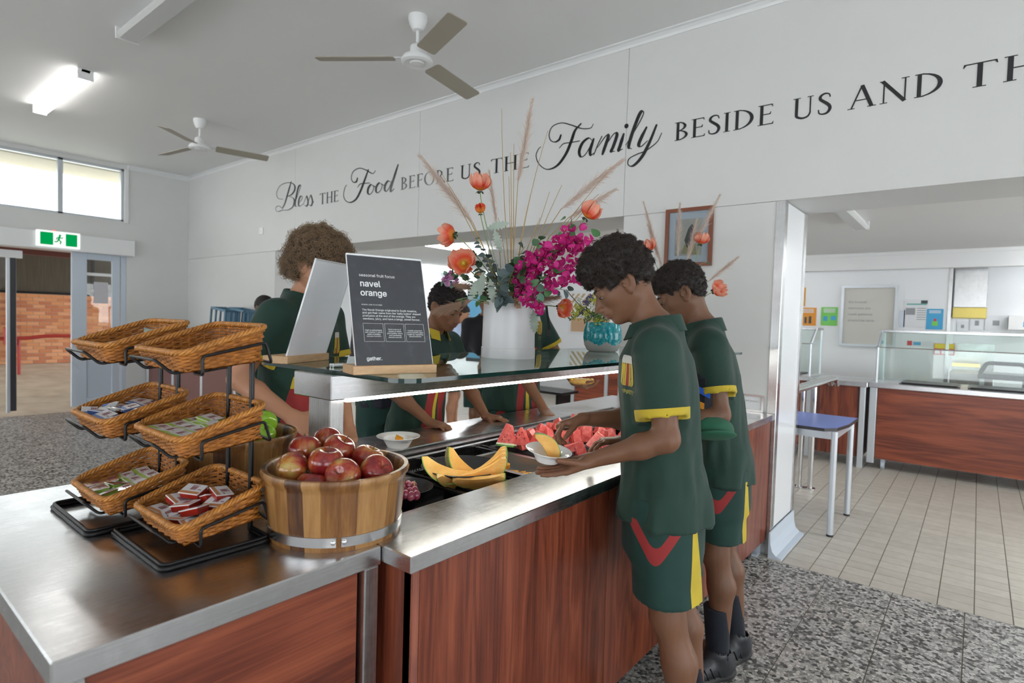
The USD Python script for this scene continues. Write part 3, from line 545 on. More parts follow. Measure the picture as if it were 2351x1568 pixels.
fill(('left', 'middle'), 'foil_sachet', 'shiny silver pack in the left middle basket', 'silver blue portions', (M['foil_silver'], M['print_blue'], M['print_blue'], M['foil_silver']),
     [(.045, .0, .028, .2, (.25, .1)), (.075, .02, .03, .5, (.2, -.15)), (-.02, -.02, .03, .1, (-.2, .1)), (.085, -.03, .025, .3, (-.1, .2)), (-.075, -.03, .032, .9, (.3, -.2))], flat=True, sx=.055)
fill(('right', 'bottom'), 'jam_portion', 'white lidded red jam portion in the right bottom basket', 'red jam portions', (M['foil_white'], M['jam_red'], M['print_maroon'], M['print_orange']),
     [(-.07 + (i % 4) * .047 + r_.normal(0, .004), -.055 + (i // 4) * .042 + r_.normal(0, .004), .006, r_.normal(.2, .25), (r_.normal(0, .12), r_.normal(0, .12))) for i in range(12)] + [(-.045 + (i % 3) * .045, -.03 + (i // 3) * .045, .024, r_.normal(.3, .35), (r_.normal(0, .25), r_.normal(0, .25))) for i in range(6)] + [(-.03, .0, .042, .5, (.2, .1)), (.03, .03, .04, -.1, (-.2, .15))], sz=.017, sx=.052, sy=.040)
fill(('left', 'top'), 'tea_sachet', 'flat green and white tea sachet in the left top basket', 'green tea sachets', (M['foil_white'], M['leaf_green'], M['leaf_green'], M['leaf_green']),
     [(-.06, -.03, .016, .1, (.1, 0)), (-.03, .0, .022, .05, (.1, .1)), (.0, -.03, .024, .2, (.05, .05)), (.02, .02, .028, -.1, (.15, .1))], flat=True, sx=.085, sy=.06, sz=.008)
M['grey_foil'] = plain('grey_green_foil', (.32, .38, .33), .25)
fill(('left', 'top'), 'tea_sachet', 'dark grey-green tea sachet poking up in the left top basket', 'dark tea sachets', (M['grey_foil'], M['leaf_green'], M['leaf_green'], M['leaf_green']),
     [(.065, .03, .04, .7, (.5, .2)), (.085, .0, .035, -.4, (.35, -.3)), (.04, .045, .04, 1.2, (.3, .4))], flat=True, sx=.07, sy=.055, sz=.008)
# ================================================================ tubs of apples
ST = [[(0, (.075, .030, .010)), (.45, (.20, .092, .032)), (1, (.36, .19, .07))], [(0, (.17, .082, .030)), (.5, (.33, .18, .072)), (1, (.46, .28, .12))], [(0, (.020, .008, .004)), (.5, (.065, .025, .010)), (1, (.19, .085, .03))], [(0, (.10, .042, .014)), (.5, (.25, .125, .046)), (1, (.40, .23, .09))]]
ST = [[(p, tuple(A(c) * A([.92, .84, .68]))) for p, c in q] for q in ST]
for i, c in enumerate(ST): M[f'acacia{i}'] = wood(f'acacia_{i}', c, 'z', 7, .36, .9, .5, obj=True, off=(i * 2.3, i, 0))
M['acacia_in'] = wood('acacia_inside', ST[0], 'z', 5, .45, .9, .8, obj=True)
M['band'] = plain('bright_band', (.66, .66, .67), .22, 1.)
TUBP = [(.158, .0), (.158, .004), (.165, .06), (.172, .135), (.1725, .142), (.178, .150), (.181, .160), (.178, .168), (.168, .1675), (.163, .162), (.160, .14), (.150, .03), (.148, .02)]
def tub(label, loc, rz):
    t = thing('wooden_tub', label, 'tub', loc, rz)
    n = 26; order = [0, 1, 1, 3, 2, 3, 1, 0, 2, 1, 3, 0, 3, 1, 2, 0, 1, 1, 3, 2, 0, 1, 3, 2, 1, 0]
    for k in range(n): obj('stave', lathe(TUBP, 5, (k * 2 * PI / n + .001, (k + 1) * 2 * PI / n - .0006)), f'acacia{order[k]}', t, 40)
    obj('floor', lathe([(0, .016), (.152, .016), (.152, .022), (0, .022)], 40), 'acacia_in', t)
    g = .035; obj('steel_band', lathe([(.1605, .012), (.1635, .013), (.1655, .036), (.1615, .037)], 60, (g, 2 * PI - g)), 'band', t, 40)
    for s in (-1, 1):
        a = s * .075; obj('rivet', blob((.165 * math.cos(a), .165 * math.sin(a), .025), (.004, .006, .006), 2), 'chrome', t, True)
    return t
tub('acacia wood tub with a steel band, full of red apples, at the counter corner', (-1.253, .86, ZT), math.atan2(-.574, .818) + .05)
tub('acacia wood tub with green apples behind the wire basket stand', (-1.80, .865, ZT), 2.1)
th = np.linspace(0, PI, 26); ap = []
for t_ in th:
    r = math.sin(t_) ** .86; z = math.cos(t_) * (.88) - .30 * math.exp(-(t_ / .33) ** 2) + .22 * math.exp(-((PI - t_) / .28) ** 2); ap.append((max(r * (1 + .06 * math.cos(t_)), 0), z))
def apple_mat(name, cols, s=1.):
    return mat(name, {'g': ('texture_coordinate', {}), 'o': ('object_info', {}), 'm': ('mapping', {'scale': (1, 1, .22)}), 'n': ('noise_texture', {'dimensions': '4D', 'scale': 75., 'detail': 4, 'roughness': .65}), 'n2': ('noise_texture', {'dimensions': '4D', 'scale': 16., 'detail': 1}),
        'w': ('math', {'math_type': 'multiply', 'value2': 40.}), 'a': ('math', {'math_type': 'multiply_add', 'value2': .85}), 'b': ('math', {'math_type': 'multiply_add', 'value2': 2.0, 'value3': -.88}), 'v': ('voronoi_texture', {'scale': 260.}), 'vm': ('map_range', {'from_min': .0, 'from_max': .16, 'to_min': .35, 'to_max': 0., 'clamp': True}), 'mx': ('mix_color', {'b': (.62, .42, .22)}),
        'r': ('rgb_ramp', {'ramp': cols}), 'p': ('principled_bsdf', {'roughness': .2, 'coat_weight': .35, 'coat_roughness': .12})},
        [('g.object', 'm.vector'), ('m.vector', 'n.vector'), ('g.object', 'n2.vector'), ('o.random', 'w.value1'), ('w.value', 'n.w'), ('w.value', 'n2.w'), ('n2.fac', 'b.value1'), ('n.fac', 'a.value1'), ('b.value', 'a.value3'), ('a.value', 'r.fac'), ('g.object', 'v.vector'), ('v.distance', 'vm.value'), ('vm.result', 'mx.fac'), ('r.color', 'mx.a'), ('mx.result', 'p.base_color')])
M['apple_red'] = apple_mat('red_apple_skin', [(0, (.11, .005, .010)), (.3, (.19, .010, .012)), (.5, (.28, .028, .016)), (.66, (.38, .11, .03)), (.82, (.43, .24, .06)), (1, (.42, .32, .10))])
M['apple_green'] = plain('green_apple_skin', (.26, .50, .03), .2, 0, coat_weight=.4)
M['stem'] = plain('brown_stem', (.10, .055, .025), .6)
amesh = (lambda m: (m[0] * .0425, m[1][:, ::-1]))(lathe(ap, 28))
def apple(skin, label, group, p, R, s=1.):
    m = TR(p, R * s); t = thing('apple', label, 'apple', group=group, mtx=m)
    obj('skin', amesh, skin, t, True); obj('stalk', MB().tube([(0, 0, .022), (.001, 0, .032), (.004, .001, .044)], .0014, 6), 'stem', t, True); obj('calyx', MB().add(blob((0, 0, -.029), (.004, .004, .002), 1)), 'stem', t)
    return t
view = lambda p: unit(A(EYE) - p)
def facing(p, tilt, az):
    """Rotation whose z axis is tipped by tilt from upright towards azimuth az (world)."""
    return rot(unit((-math.sin(az), math.cos(az), 0)), tilt) @ rot('z', az * 1.7)
for lab, q, d, tilt, az, s in (('red apple at the left of the tub, green stalk hollow turned to the right', (670, 1076), 1.415, 1.9, 1.2, 1.0), ('red and gold apple at the back left of the heap', (701, 1034), 1.49, .5, 2.5, 1.0),
        ('round yellow streaked apple in the middle with its stalk up', (749, 1062), 1.41, .15, .3, 1.02), ('coral red apple at the back beside the topmost one', (779, 1033), 1.50, .5, .6, 1.02), ('half hidden dull apple at the very back of the heap', (752, 1014), 1.56, .8, 2.6, .95),
        ('dark red apple at the right of the tub', (845, 1055), 1.49, .4, 1.0, 1.0), ('orange and red apple at the front of the heap', (788, 1094), 1.38, 1.1, 5.2, 1.02), ('golden streaked apple at the front right of the tub', (864, 1083), 1.425, .9, .2, 1.0),
        ('apple mostly buried behind the front rim', (718, 1118), 1.37, .3, 2., .95), ('apple buried in the middle of the heap', (800, 1085), 1.49, .7, 3., .95), ('apple buried low at the left of the heap', (700, 1100), 1.47, .7, 1., .95), ('apple buried low at the right of the heap', (850, 1108), 1.45, .7, 1., .95)):
    p = at(*q, d); apple('apple_red', lab, 'red apples in the front tub', p, facing(p, tilt, az), s)
for lab, q, d, tilt, az in (('green apple on top, calyx showing towards the camera', (607, 970), 1.90, 1.7, -.2), ('lower green apple at the right of the rear tub', (604, 999), 1.87, .4, 0.), ('green apple hidden behind the wicker basket', (560, 985), 1.92, .4, 2.), ('green apple in the rear tub deep behind the basket', (520, 980), 1.95, .3, 1.)):
    p = at(*q, d); apple('apple_green', lab, 'green apples in the rear tub', p, facing(p, tilt, az), .95)

# ================================================================ fruit bar contents
def dish(prof, n=56): return lathe(prof, n)
def wide_bowl(R, H, k=.52): return [(0, 0), (R * .40, 0), (R * .42, .004), (R * .72, H * .52), (R * .97, H * .93), (R, H), (R * .985, H + .002), (R * .95, H * .95), (R * .68, H * .55), (R * .36, .012), (0, .01)]
MB_ = (-1.45, 1.535, .842)
t = thing('black_bowl', 'large black melamine bowl of orange melon slices in the fruit bar', 'bowl', MB_); obj('bowl', dish(wide_bowl(.155, .062)), 'black_matt', t, 40); obj('foot_stand', lathe([(.07, -.132), (.075, -.13), (.066, -.002), (.06, 0)], 32), 'black', t, 40)
t = thing('black_bowl', 'smaller black bowl of grapes beside the apple tub', 'bowl', (-1.485, 1.275, .80)); obj('bowl', dish(wide_bowl(.105, .075)), 'black_matt', t, 40); obj('foot_stand', lathe([(.05, -.09), (.055, -.088), (.046, -.002), (.04, 0)], 32), 'black', t, 40)
M['melon'] = noisy('orange_melon_flesh', (.80, .40, .09), (.86, .52, .17), 40, .3, obj=True, subsurface_weight=.15, subsurface_scale=.01)
M['rind_green'] = plain('green_melon_edge', (.20, .42, .05), .35); M['rind_net'] = noisy('netted_melon_rind', (.16, .19, .06), (.40, .37, .20), 260, .6, obj=True, lo=.42, hi=.58, bump=.2, bscale=260)
def crescent(R=.098, wd=.022, th=.056, n=22, span=1.18, out=0., rind=False):
    u = np.linspace(-span, span, n); V = []
    for a in u:
        q = math.cos(a / span * PI / 2 * .95) ** .45; c, s = math.sin(a), -math.cos(a); ro, ri = R + out, R - th * q
        if rind: ri = ro - .0028
        o, w = A([c * ro, 0, s * ro]), wd * q + .0015
        i_, wi = A([c * ri, 0, s * ri]), (w - .002 if rind else wd * .18 * q + .0015)
        if rind: w += .0006; wi = w
        V += [o + A([0, -w, 0]), o + A([0, w, 0]), i_ + A([0, wi, 0]), i_ + A([0, -wi, 0])]
    V = A(V); F = []
    for k in range(n - 1):
        for j in range(4): F.append([k * 4 + j, k * 4 + (j + 1) % 4, k * 4 + 4 + (j + 1) % 4, k * 4 + 4 + j])
    F += [[3, 2, 1, 0], [(n - 1) * 4 + j for j in range(4)]]
    V[:, 2] += R * .62; return (V, A(F))
def melon_slice(label, m, src=None):
    if src is not None: return dup(src, 'melon_slice', label, 'melon slice', group='melon slices in the black bowl', mtx=m)
    t = thing('melon_slice', label, 'melon slice', group='melon slices in the black bowl', mtx=m)
    obj('flesh', crescent(), 'melon', t); obj('rind', crescent(out=.0024, rind=True), 'rind_green', t); obj('netted_skin', crescent(wd=.019, out=.0032, rind=True), 'rind_net', t)
    return t
# local frame: slice in the xz plane, hollow upwards; put its plane across the view
rx = unit(A([_r[0], _r[1], 0])); ry = unit(A([_f[0], _f[1], 0]))
def mp(q, d, roll, yaw=0., pitch=0., s=1.): return TR(at(*q, d), np.stack([rx, ry, A([0, 0, 1])], 1) @ rot('z', yaw) @ rot('x', pitch) @ rot('y', roll) * s)
ms = melon_slice('orange melon slice standing at the left edge of the black bowl', mp((1020, 1083), 2.03, .35, .15, -.25))
for lab, q, d, roll, yaw, pitch in (('orange melon slice curled behind the leftmost one', (1062, 1074), 2.09, .75, .5, -.2), ('melon slice lying in front with netted rind showing', (1102, 1101), 1.99, -.25, .1, 1.0), ('melon slice at the lower middle of the fan', (1112, 1086), 2.02, -.45, .25, .35), ('melon slice fanned in the middle of the pile', (1116, 1080), 2.05, -.5, .25, .15), ('melon slice fanned near the top of the pile', (1120, 1075), 2.08, -.55, .3, 0.), ('topmost melon slice rising at the right rim', (1124, 1071), 2.11, -.6, .35, -.15), ('low melon slice in the bowl middle', (1060, 1100), 2.02, .1, .2, .9)):
    melon_slice(lab, mp(q, d, roll, yaw, pitch), ms)
M['grape'] = mat('red_grape_skin', {'g': ('texture_coordinate', {}), 'n': ('noise_texture', {'scale': 60}), 'r': ('rgb_ramp', {'ramp': [(0, (.10, .008, .03)), (.5, (.20, .02, .05)), (.75, (.34, .10, .12)), (1, (.4, .2, .2))]}), 'p': ('principled_bsdf', {'roughness': .25, 'coat_weight': .2, 'subsurface_weight': .1, 'subsurface_scale': .005})}, [('g.object', 'n.vector'), ('n.fac', 'r.fac'), ('r.color', 'p.base_color')])
gb = thing('grape_bunch', 'small bunch of dark red grapes in the black bowl', 'grapes'); M['stalk_green'] = plain('yellow_green_stalk', (.36, .38, .10), .5)
for q, d in (((936, 1114), 1.745), ((940, 1129), 1.715), ((951, 1127), 1.735), ((930, 1135), 1.70), ((943, 1139), 1.70), ((927, 1124), 1.735), ((948, 1116), 1.765), ((922, 1138), 1.715), ((955, 1137), 1.715), ((938, 1122), 1.76)):
    p = at(*q, d); obj('grape', blob(p, A([.0125, .0125, .0148]) * (.95 + .1 * rng.random()), 3), 'grape', gb, True)
obj('stalk', MB().tube(bend([at(936, 1130, 1.73), at(945, 1120, 1.735), at(953, 1118, 1.74), at(950, 1108, 1.74), at(952, 1104, 1.74)], .006), .0014, 6).tube([at(930, 1120, 1.74), at(925, 1106, 1.74)], .0012, 6), 'stalk_green', gb, True)
def pan(label, x0, y0, x1, y1, z, h, m, lip=.018, name='steel_tray'):
    t = thing(name, label, 'tray'); w = MB()
    o, i_ = rrect(x0, y0, x1, y1, .03), rrect(x0 + .006, y0 + .006, x1 - .006, y1 - .006, .026)
    obj('tray_floor', prism(i_, .002, TR((0, 0, z - h))), m, t); obj('tray_wall', prism(o.difference(i_), h, TR((0, 0, z - h))), m, t); obj('tray_lip', prism(rrect(x0 - lip, y0 - lip, x1 + lip, y1 + lip, .035).difference(i_), .003, TR((0, 0, z - .001))), m, t)
pan('steel tray with cut oranges sunk in the fruit bar', -1.60, 1.70, -1.27, 1.92, .868, .06, 'steel_dull')
M['gold_refl'] = M['steel_dull']
pan('black tray heaped with watermelon wedges at the far half of the fruit bar', -1.72, 2.0, -1.24, 2.68, .855, .05, 'black_matt', name='black_tray')
M['orange_flesh'] = noisy('orange_pulp', (.80, .30, .01), (.90, .44, .03), 90, .25, obj=True); M['orange_peel'] = noisy('orange_peel', (.78, .26, .01), (.85, .34, .02), 150, .4, obj=True, bump=.2, bscale=300); M['pith'] = plain('pale_pith', (.80, .58, .25), .5)
def orange_wedge(label, group, m, src=None):
    if src is not None: return dup(src, 'orange_wedge', label, 'orange wedge', group=group, mtx=m)
    t = thing('orange_wedge', label, 'orange wedge', group=group, mtx=m)
    a = np.linspace(0, PI, 15); R = .034
    half = Polygon(np.c_[np.cos(a) * R, np.sin(a) * R]); inner = Polygon(np.c_[np.cos(a) * R * .88, np.sin(a) * R * .88 + .001])
    obj('peel', prism(half.difference(inner.buffer(.0012)), .014, TR((0, 0, 0))), 'orange_peel', t); obj('pith', prism(inner.buffer(.0012).difference(inner), .0138), 'pith', t)
    for k in range(5):
        b = [k * PI / 5 + .05, (k + 1) * PI / 5 - .05]; aa = np.linspace(b[0], b[1], 5); obj('segment', prism(Polygon(np.vstack([[(math.cos(np.mean(b)) * .004, math.sin(np.mean(b)) * .004)], np.c_[np.cos(aa), np.sin(aa)] * R * .86])), .0143), 'orange_flesh', t)
    return t
ow = None; ro = np.random.default_rng(5); oms = []
for i in range(11):
    oms.append(TR((-1.52 + .047 * (i % 5) + ro.normal(0, .006), 1.745 + .05 * (i // 5) + ro.normal(0, .008), .815 + .012 * ro.random() + .01 * (i > 5)), rot('z', ro.uniform(0, 6)) @ rot('x', ro.normal(.2, .4))))
for m, w in zip(oms, places(oms)): w_ = orange_wedge(f'half slice of orange in the steel tray, {w} from the left', 'orange pieces in the steel tray', m, ow); ow = ow or w_
M['wm_flesh'] = noisy('watermelon_flesh', (.62, .055, .06), (.80, .19, .165), 75, .28, obj=True, subsurface_weight=.15, subsurface_scale=.01, bump=.1, bscale=120); M['wm_white'] = plain('pale_rind', (.72, .76, .55), .4); M['wm_green'] = noisy('watermelon_skin', (.03, .13, .02), (.16, .36, .06), 40, .35, obj=True); M['seed'] = plain('black_seed', (.015, .01, .008), .3)
def wm_wedge(kind):
    h = .075
    if kind == 0: tri, base = Polygon([(-.033, .010), (.033, .010), (.012, h), (-.004, h + .006)]), True
    else: tri, base = Polygon([(-.026, 0), (.026, 0), (.004, h * .72), (-.004, h * .70)]), False
    return tri, base
def wedge(label, kind, m, src):
    g = 'watermelon wedges in the black tray'
    if src.get(kind) is not None: return dup(src[kind], 'watermelon_wedge', label, 'watermelon wedge', group=g, mtx=m)
    t = src[kind] = thing('watermelon_wedge', label, 'watermelon wedge', group=g, mtx=m); tri, base = wm_wedge(kind); X = TR((0, .015, 0), rot('x', PI / 2))
    obj('flesh', prism(tri.buffer(-.003).buffer(.003, 2), .03, X), 'wm_flesh', t)
    if base:
        obj('pale_rind', prism(Polygon([(-.034, .004), (.034, .004), (.033, .0105), (-.033, .0105)]), .03, X), 'wm_white', t); obj('green_skin', prism(Polygon([(-.030, -.002), (.030, -.002), (.0345, .0045), (-.0345, .0045)]), .03, X), 'wm_green', t)
    for k in range(4): obj('seed', blob((-.012 + .008 * k, -.0155, .022 + .009 * (k % 3)), (.0015, .001, .0028), 1), 'seed', t)
src = {}; rw = np.random.default_rng(11)
wedge('big watermelon wedge with green skin at the near left corner of the heap', 0, TR((-1.60, 1.965, .885), rot('z', .35) @ rot('x', -.25) * 1.25), src)
wedge('skinless watermelon wedge beside the green skinned corner one', 1, TR((-1.575, 2.035, .885), rot('z', .6) @ rot('x', -.1) * 1.45), src)
wms = []
for j in range(6):
    for i in range(6):
        x, y = -1.66 + i * .078 + rw.normal(0, .008), 2.06 + j * .105 + rw.normal(0, .012)
        if y < 2.12 and x < -1.58: continue
        wms.append(TR((x, y, .866 + .014 * rw.random()), rot('z', rw.uniform(0, 6.3)) @ rot('x', rw.normal(0, .35)) @ rot('y', rw.normal(0, .35)) * rw.uniform(1.1, 1.5)))
for m, w in zip(wms, places(wms)): wedge(f'red watermelon wedge without skin, {w} from the left in the heap', 1, m, src)
for x, y, rz, w in ((-1.34, 2.02, 2., 'at the front'), (-1.45, 2.13, 1.2, 'in the middle'), (-1.62, 2.4, .4, 'at the back')): wedge(f'watermelon wedge with pale rind lying {w} of the heap', 0, TR((x, y, .90), rot('z', rz) @ rot('x', 1.2)), src)
M['china'] = plain('white_china', (.80, .80, .80), .12)
CH = [(0, 0), (.042, 0), (.046, .004), (.056, .022), (.064, .036), (.078, .042), (.0895, .0445), (.0905, .0465), (.089, .0475), (.078, .0455), (.061, .039), (.052, .020), (.043, .008), (0, .007)]
t = thing('white_bowl', 'white china bowl with an orange wedge on the rear ledge', 'bowl', (-1.865, 1.575, ZT)); obj('bowl', lathe(CH, 56), 'china', t, 40)
orange_wedge('orange wedge lying in the white bowl on the ledge', None, TR((-1.862, 1.555, ZT + .036), rot('z', -.7) @ rot('x', -.35) * .95), ow)
# ================================================================ flowers on the glass shelf
def petal(w, h, cup, ruff, seed, n=9, m=8, tip=.35):
    """Petal growing from the origin along +x, curling up in z."""
    r = np.random.default_rng(seed); u = np.linspace(0, 1, m); v = np.linspace(-1, 1, n); U, V = np.meshgrid(u, v, indexing='ij')
    wid = w * (np.sin(np.clip(U * .92 + .05, 0, 1) * PI * .72) ** .8) * (1 - tip * np.maximum(U - .8, 0) * 3); X = h * U * np.cos(cup * U) * (1 - .12 * V * V * U); Z = h * U * np.sin(cup * U) + .25 * wid * V * V + ruff * U ** 2 * np.sin(V * 5 + r.uniform(0, 6)) + ruff * .6 * U ** 3 * np.sin(V * 11 + r.uniform(0, 6))
    P = np.stack([X, wid * V, Z], 2).reshape(-1, 3); i, j = np.meshgrid(np.arange(m - 1), np.arange(n - 1), indexing='ij'); i, j = i.ravel(), j.ravel(); return (P, np.stack([i * n + j, (i + 1) * n + j, (i + 1) * n + j + 1, i * n + j + 1], 1))
def leafy(name, base, ramp, rough=.5, trans=.25, scale=30):
    """Thin leaf or petal: diffuse with some light through it."""
    return mat(name, {'g': ('texture_coordinate', {}), 'ln': ('vector_math', {'math_type': 'length'}), 'n': ('noise_texture', {'scale': scale, 'detail': 3}), 'a': ('math', {'math_type': 'multiply_add', 'value2': base}), 'r': ('rgb_ramp', {'ramp': ramp}), 'ad': ('math', {'math_type': 'multiply_add', 'value2': .35, 'value3': -.17}), 'p': ('principled_bsdf', {'roughness': rough}), 't': ('translucent_bsdf', {}), 'x': ('mix_closure', {'fac': trans})},
        [('g.object', 'ln.vector1'), ('g.object', 'n.vector'), ('ln.value', 'a.value1'), ('n.fac', 'ad.value1'), ('ad.value', 'a.value3'), ('a.value', 'r.fac'), ('r.color', 'p.base_color'), ('r.color', 't.color'), ('p.BSDF', 'x.closure1'), ('t.BSDF', 'x.closure2')], 'x.closure')
M['poppy'] = leafy('coral_poppy_petal', 18., [(0, (.75, .32, .02)), (.35, (.82, .30, .05)), (.62, (.80, .10, .045)), (.85, (.84, .26, .17)), (1, (.86, .40, .28))], .5, .35)
M['magenta'] = leafy('magenta_bract', 25., [(0, (.60, .02, .20)), (.5, (.55, .008, .19)), (1, (.68, .03, .28))], .5, .3)
M['lilac'] = leafy('lilac_petal', 20., [(0, (.45, .42, .08)), (.4, (.55, .22, .45)), (1, (.62, .32, .55))], .5, .3)
M['euca'] = leafy('blue_grey_leaf', 6., [(0, (.09, .135, .14)), (1, (.16, .22, .225))], .55, .1); M['gleaf'] = leafy('mid_green_leaf', 6., [(0, (.045, .13, .05)), (1, (.09, .24, .09))], .4, .15); M['dleaf'] = leafy('dark_green_leaf', 6., [(0, (.03, .06, .035)), (1, (.07, .11, .065))], .5, .1)
M['miller'] = leafy('silver_leaf', 8., [(0, (.30, .37, .31)), (1, (.45, .52, .45))], .8, .1); M['mint'] = leafy('pale_mint_leaf', 8., [(0, (.18, .40, .28)), (1, (.30, .55, .40))], .4, .2)
M['fstem'] = plain('pale_green_stem', (.22, .30, .12), .5); M['straw'] = plain('straw_stalk', (.36, .24, .09), .5); M['twig'] = plain('dark_twig', (.06, .03, .02), .6); M['cream'] = plain('cream_floret', (.75, .68, .45), .5); M['peach'] = leafy('peach_leaf', 10., [(0, (.50, .28, .16)), (1, (.62, .40, .26))], .5, .2); M['yellow_fl'] = plain('yellow_floret', (.58, .50, .06), .6)
M['plume'] = plain('pinkish_plume', (.56, .43, .38), .8); M['plume_tip'] = plain('cream_plume', (.72, .65, .54), .8); M['plume_brown'] = plain('brown_plume', (.36, .23, .16), .8)
VB = A([-1.52, 1.86, GZ])
def curve(a, b, sag=.0, n=10, side=(0, 0, 1)):
    a, b = A(a, float), A(b, float); t = np.linspace(0, 1, n)[:, None]; return a * (1 - t) + b * t + A(side) * (sag * 4 * t * (1 - t)) 
def vase(name, label, loc, r=.1115, h=.235):
    t = thing(name, label, 'vase', loc); obj('body', lathe([(0, .004), (r * .98, .004), (r, .0), (r * 1.005, .001), (r * 1.005, .042), (r * .985, .043), (r * .955, h - .002), (r * .95, h), (r * .935, h), (r * .96, .05), (0, .03)], 64), 'vase_white', t, 40); return t
M['vase_white'] = plain('satin_white_vase', (.74, .74, .76), .32)
vase('white_vase', 'plain white cylinder vase holding the big flower arrangement', VB)
def plume(label, stem, tip0, tip, m='plume', n=650, w=.020, group='pampas plumes', seed=0, droop=.25):
    """stem: points from the vase; the feathery head runs tip0 -> tip."""
    t = thing('pampas_plume', label, 'pampas grass', tuple(tip0), group=group); O = A(tip0, float); r = np.random.default_rng(seed); n = int(n * 1.6)
    obj('stem', MB().add(tube(A([*stem, tip0, tip]) - O, np.r_[np.full(len(stem), .0018), .0015, .0006], 6)), 'straw', t, True)
    P0, P1 = np.zeros(3), A(tip) - O; ax = unit(P1); L_ = np.linalg.norm(P1); side = np.cross(ax, (0, 0, 1)); C, W, cnt = [], [], []
    s_ = r.uniform(0, 1, (n, 1, 1)) ** .9; c = P1 * s_ + A([0, 0, -.03 * L_ * droop * 4]) * s_ ** 2; d = ax * 1.9 + r.normal(0, .45, (n, 1, 3)) + A([0, 0, -.15]); d /= np.linalg.norm(d, axis=2, keepdims=True); ln = w * 2.1 * (.55 + .8 * np.sin(PI * np.minimum(s_ + .12, 1))) * r.uniform(.5, 1.1, (n, 1, 1)); q = np.linspace(0, 1, 5)[None, :, None]
    C = list(c + d * ln * q + A([0, 0, -.35 * droop]) * ln * q ** 2 + r.normal(0, .001, (n, 1, 3))); W = [np.linspace(.0011, .0003, 5)] * n; cnt = [5] * n
    h = int(n * .72); o = [(C[:h], W[:h], cnt[:h], m), (C[h:], W[h:], cnt[h:], 'plume_tip' if m == 'plume' else m)]
    for c_, w_, n_, mm in o: curves('feathery_head', mm, t, np.vstack(c_), np.concatenate(w_), n_)
    return t
top = VB + A([0, 0, .20])
D0 = 2.40
for lab, st, a, b, kw in (('tall upright pampas plume at the top of the arrangement', [(1172, 700, D0), (1182, 530, D0)], (1189, 420, D0), (1222, 226, D0), dict(n=900, w=.021)), ('pampas plume slanting to the upper left', [(1150, 700, D0), (1120, 590, D0)], (1086, 512, D0), (967, 356, D0 + .02), dict(n=900, w=.024)),
        ('slim pampas plume behind the upper poppy', [(1155, 700, D0 + .1), (1146, 560, D0 + .1)], (1141, 520, D0 + .1), (1123, 390, D0 + .12), dict(n=420, w=.016)), ('pampas plume slanting to the upper right', [(1178, 700, D0), (1235, 560, D0)], (1288, 480, D0), (1428, 364, D0 + .05), dict(n=900, w=.023)), ('pale pampas plume low behind the right slanting one', [(1185, 700, D0 + .1), (1260, 545, D0 + .1)], (1305, 500, D0 + .1), (1412, 432, D0 + .2), dict(n=600, w=.022)),
        ('brown feathery plume drooping to the left over the vase rim', [(1150, 705, D0 - .05), (1110, 695, D0 - .08)], (1085, 688, D0 - .1), (1000, 712, D0 - .12), dict(n=600, w=.024, m='plume_brown')), ('brown plume tucked among the leaves at the left', [(1150, 705, D0 - .05)], (1110, 665, D0 - .08), (1050, 652, D0 - .08), dict(n=400, w=.02, m='plume_brown')), ('brown plume tucked behind the blossoms at the right', [(1170, 705, D0 - .05)], (1200, 690, D0 - .06), (1280, 680, D0 - .06), dict(n=400, w=.022, m='plume_brown'))):
    plume(lab, [at(*q) for q in st], at(*a), at(*b), seed=len(lab), **kw)
def stalks(name, label, lst, m, parent_group=None):
    t = thing(name, label, 'grass stalks'); 
    for a, b, sg in lst: obj('stalk', tube(curve(at(*a), at(*b), sg, 9, _r), np.linspace(.0024, .0010, 9), 5), m, t, True)
stalks('dried_grass', 'sheaf of straw coloured stalks standing upright in the white vase', [((1176, 700, D0), (1152, 250, D0), -.01), ((1176, 700, D0), (1168, 405, D0), .0), ((1178, 700, D0), (1180, 330, D0), .0), ((1172, 690, D0), (1172, 350, D0), .004), ((1178, 700, D0), (1258, 300, D0), -.02), ((1180, 690, D0), (1225, 420, D0), -.012)], 'straw')
stalks('dried_grass', 'sheaf of straw coloured stalks leaning to the right in the white vase', [((1178, 700, D0), (1395, 395, D0), -.02), ((1180, 700, D0), (1290, 425, D0), -.01), ((1182, 700, D0), (1375, 445, D0), -.04), ((1178, 690, D0), (1345, 480, D0), -.01), ((1180, 690, D0), (1262, 440, D0), .0), ((1175, 690, D0), (1240, 500, D0), -.01)], 'straw')
stalks('dried_grass', 'sheaf of straw coloured stalks leaning to the left in the white vase', [((1160, 700, D0), (1030, 430, D0), .01), ((1165, 700, D0), (1065, 480, D0), .01), ((1160, 690, D0), (1015, 400, D0), .02), ((1165, 700, D0), (1144, 500, D0), .01)], 'straw')
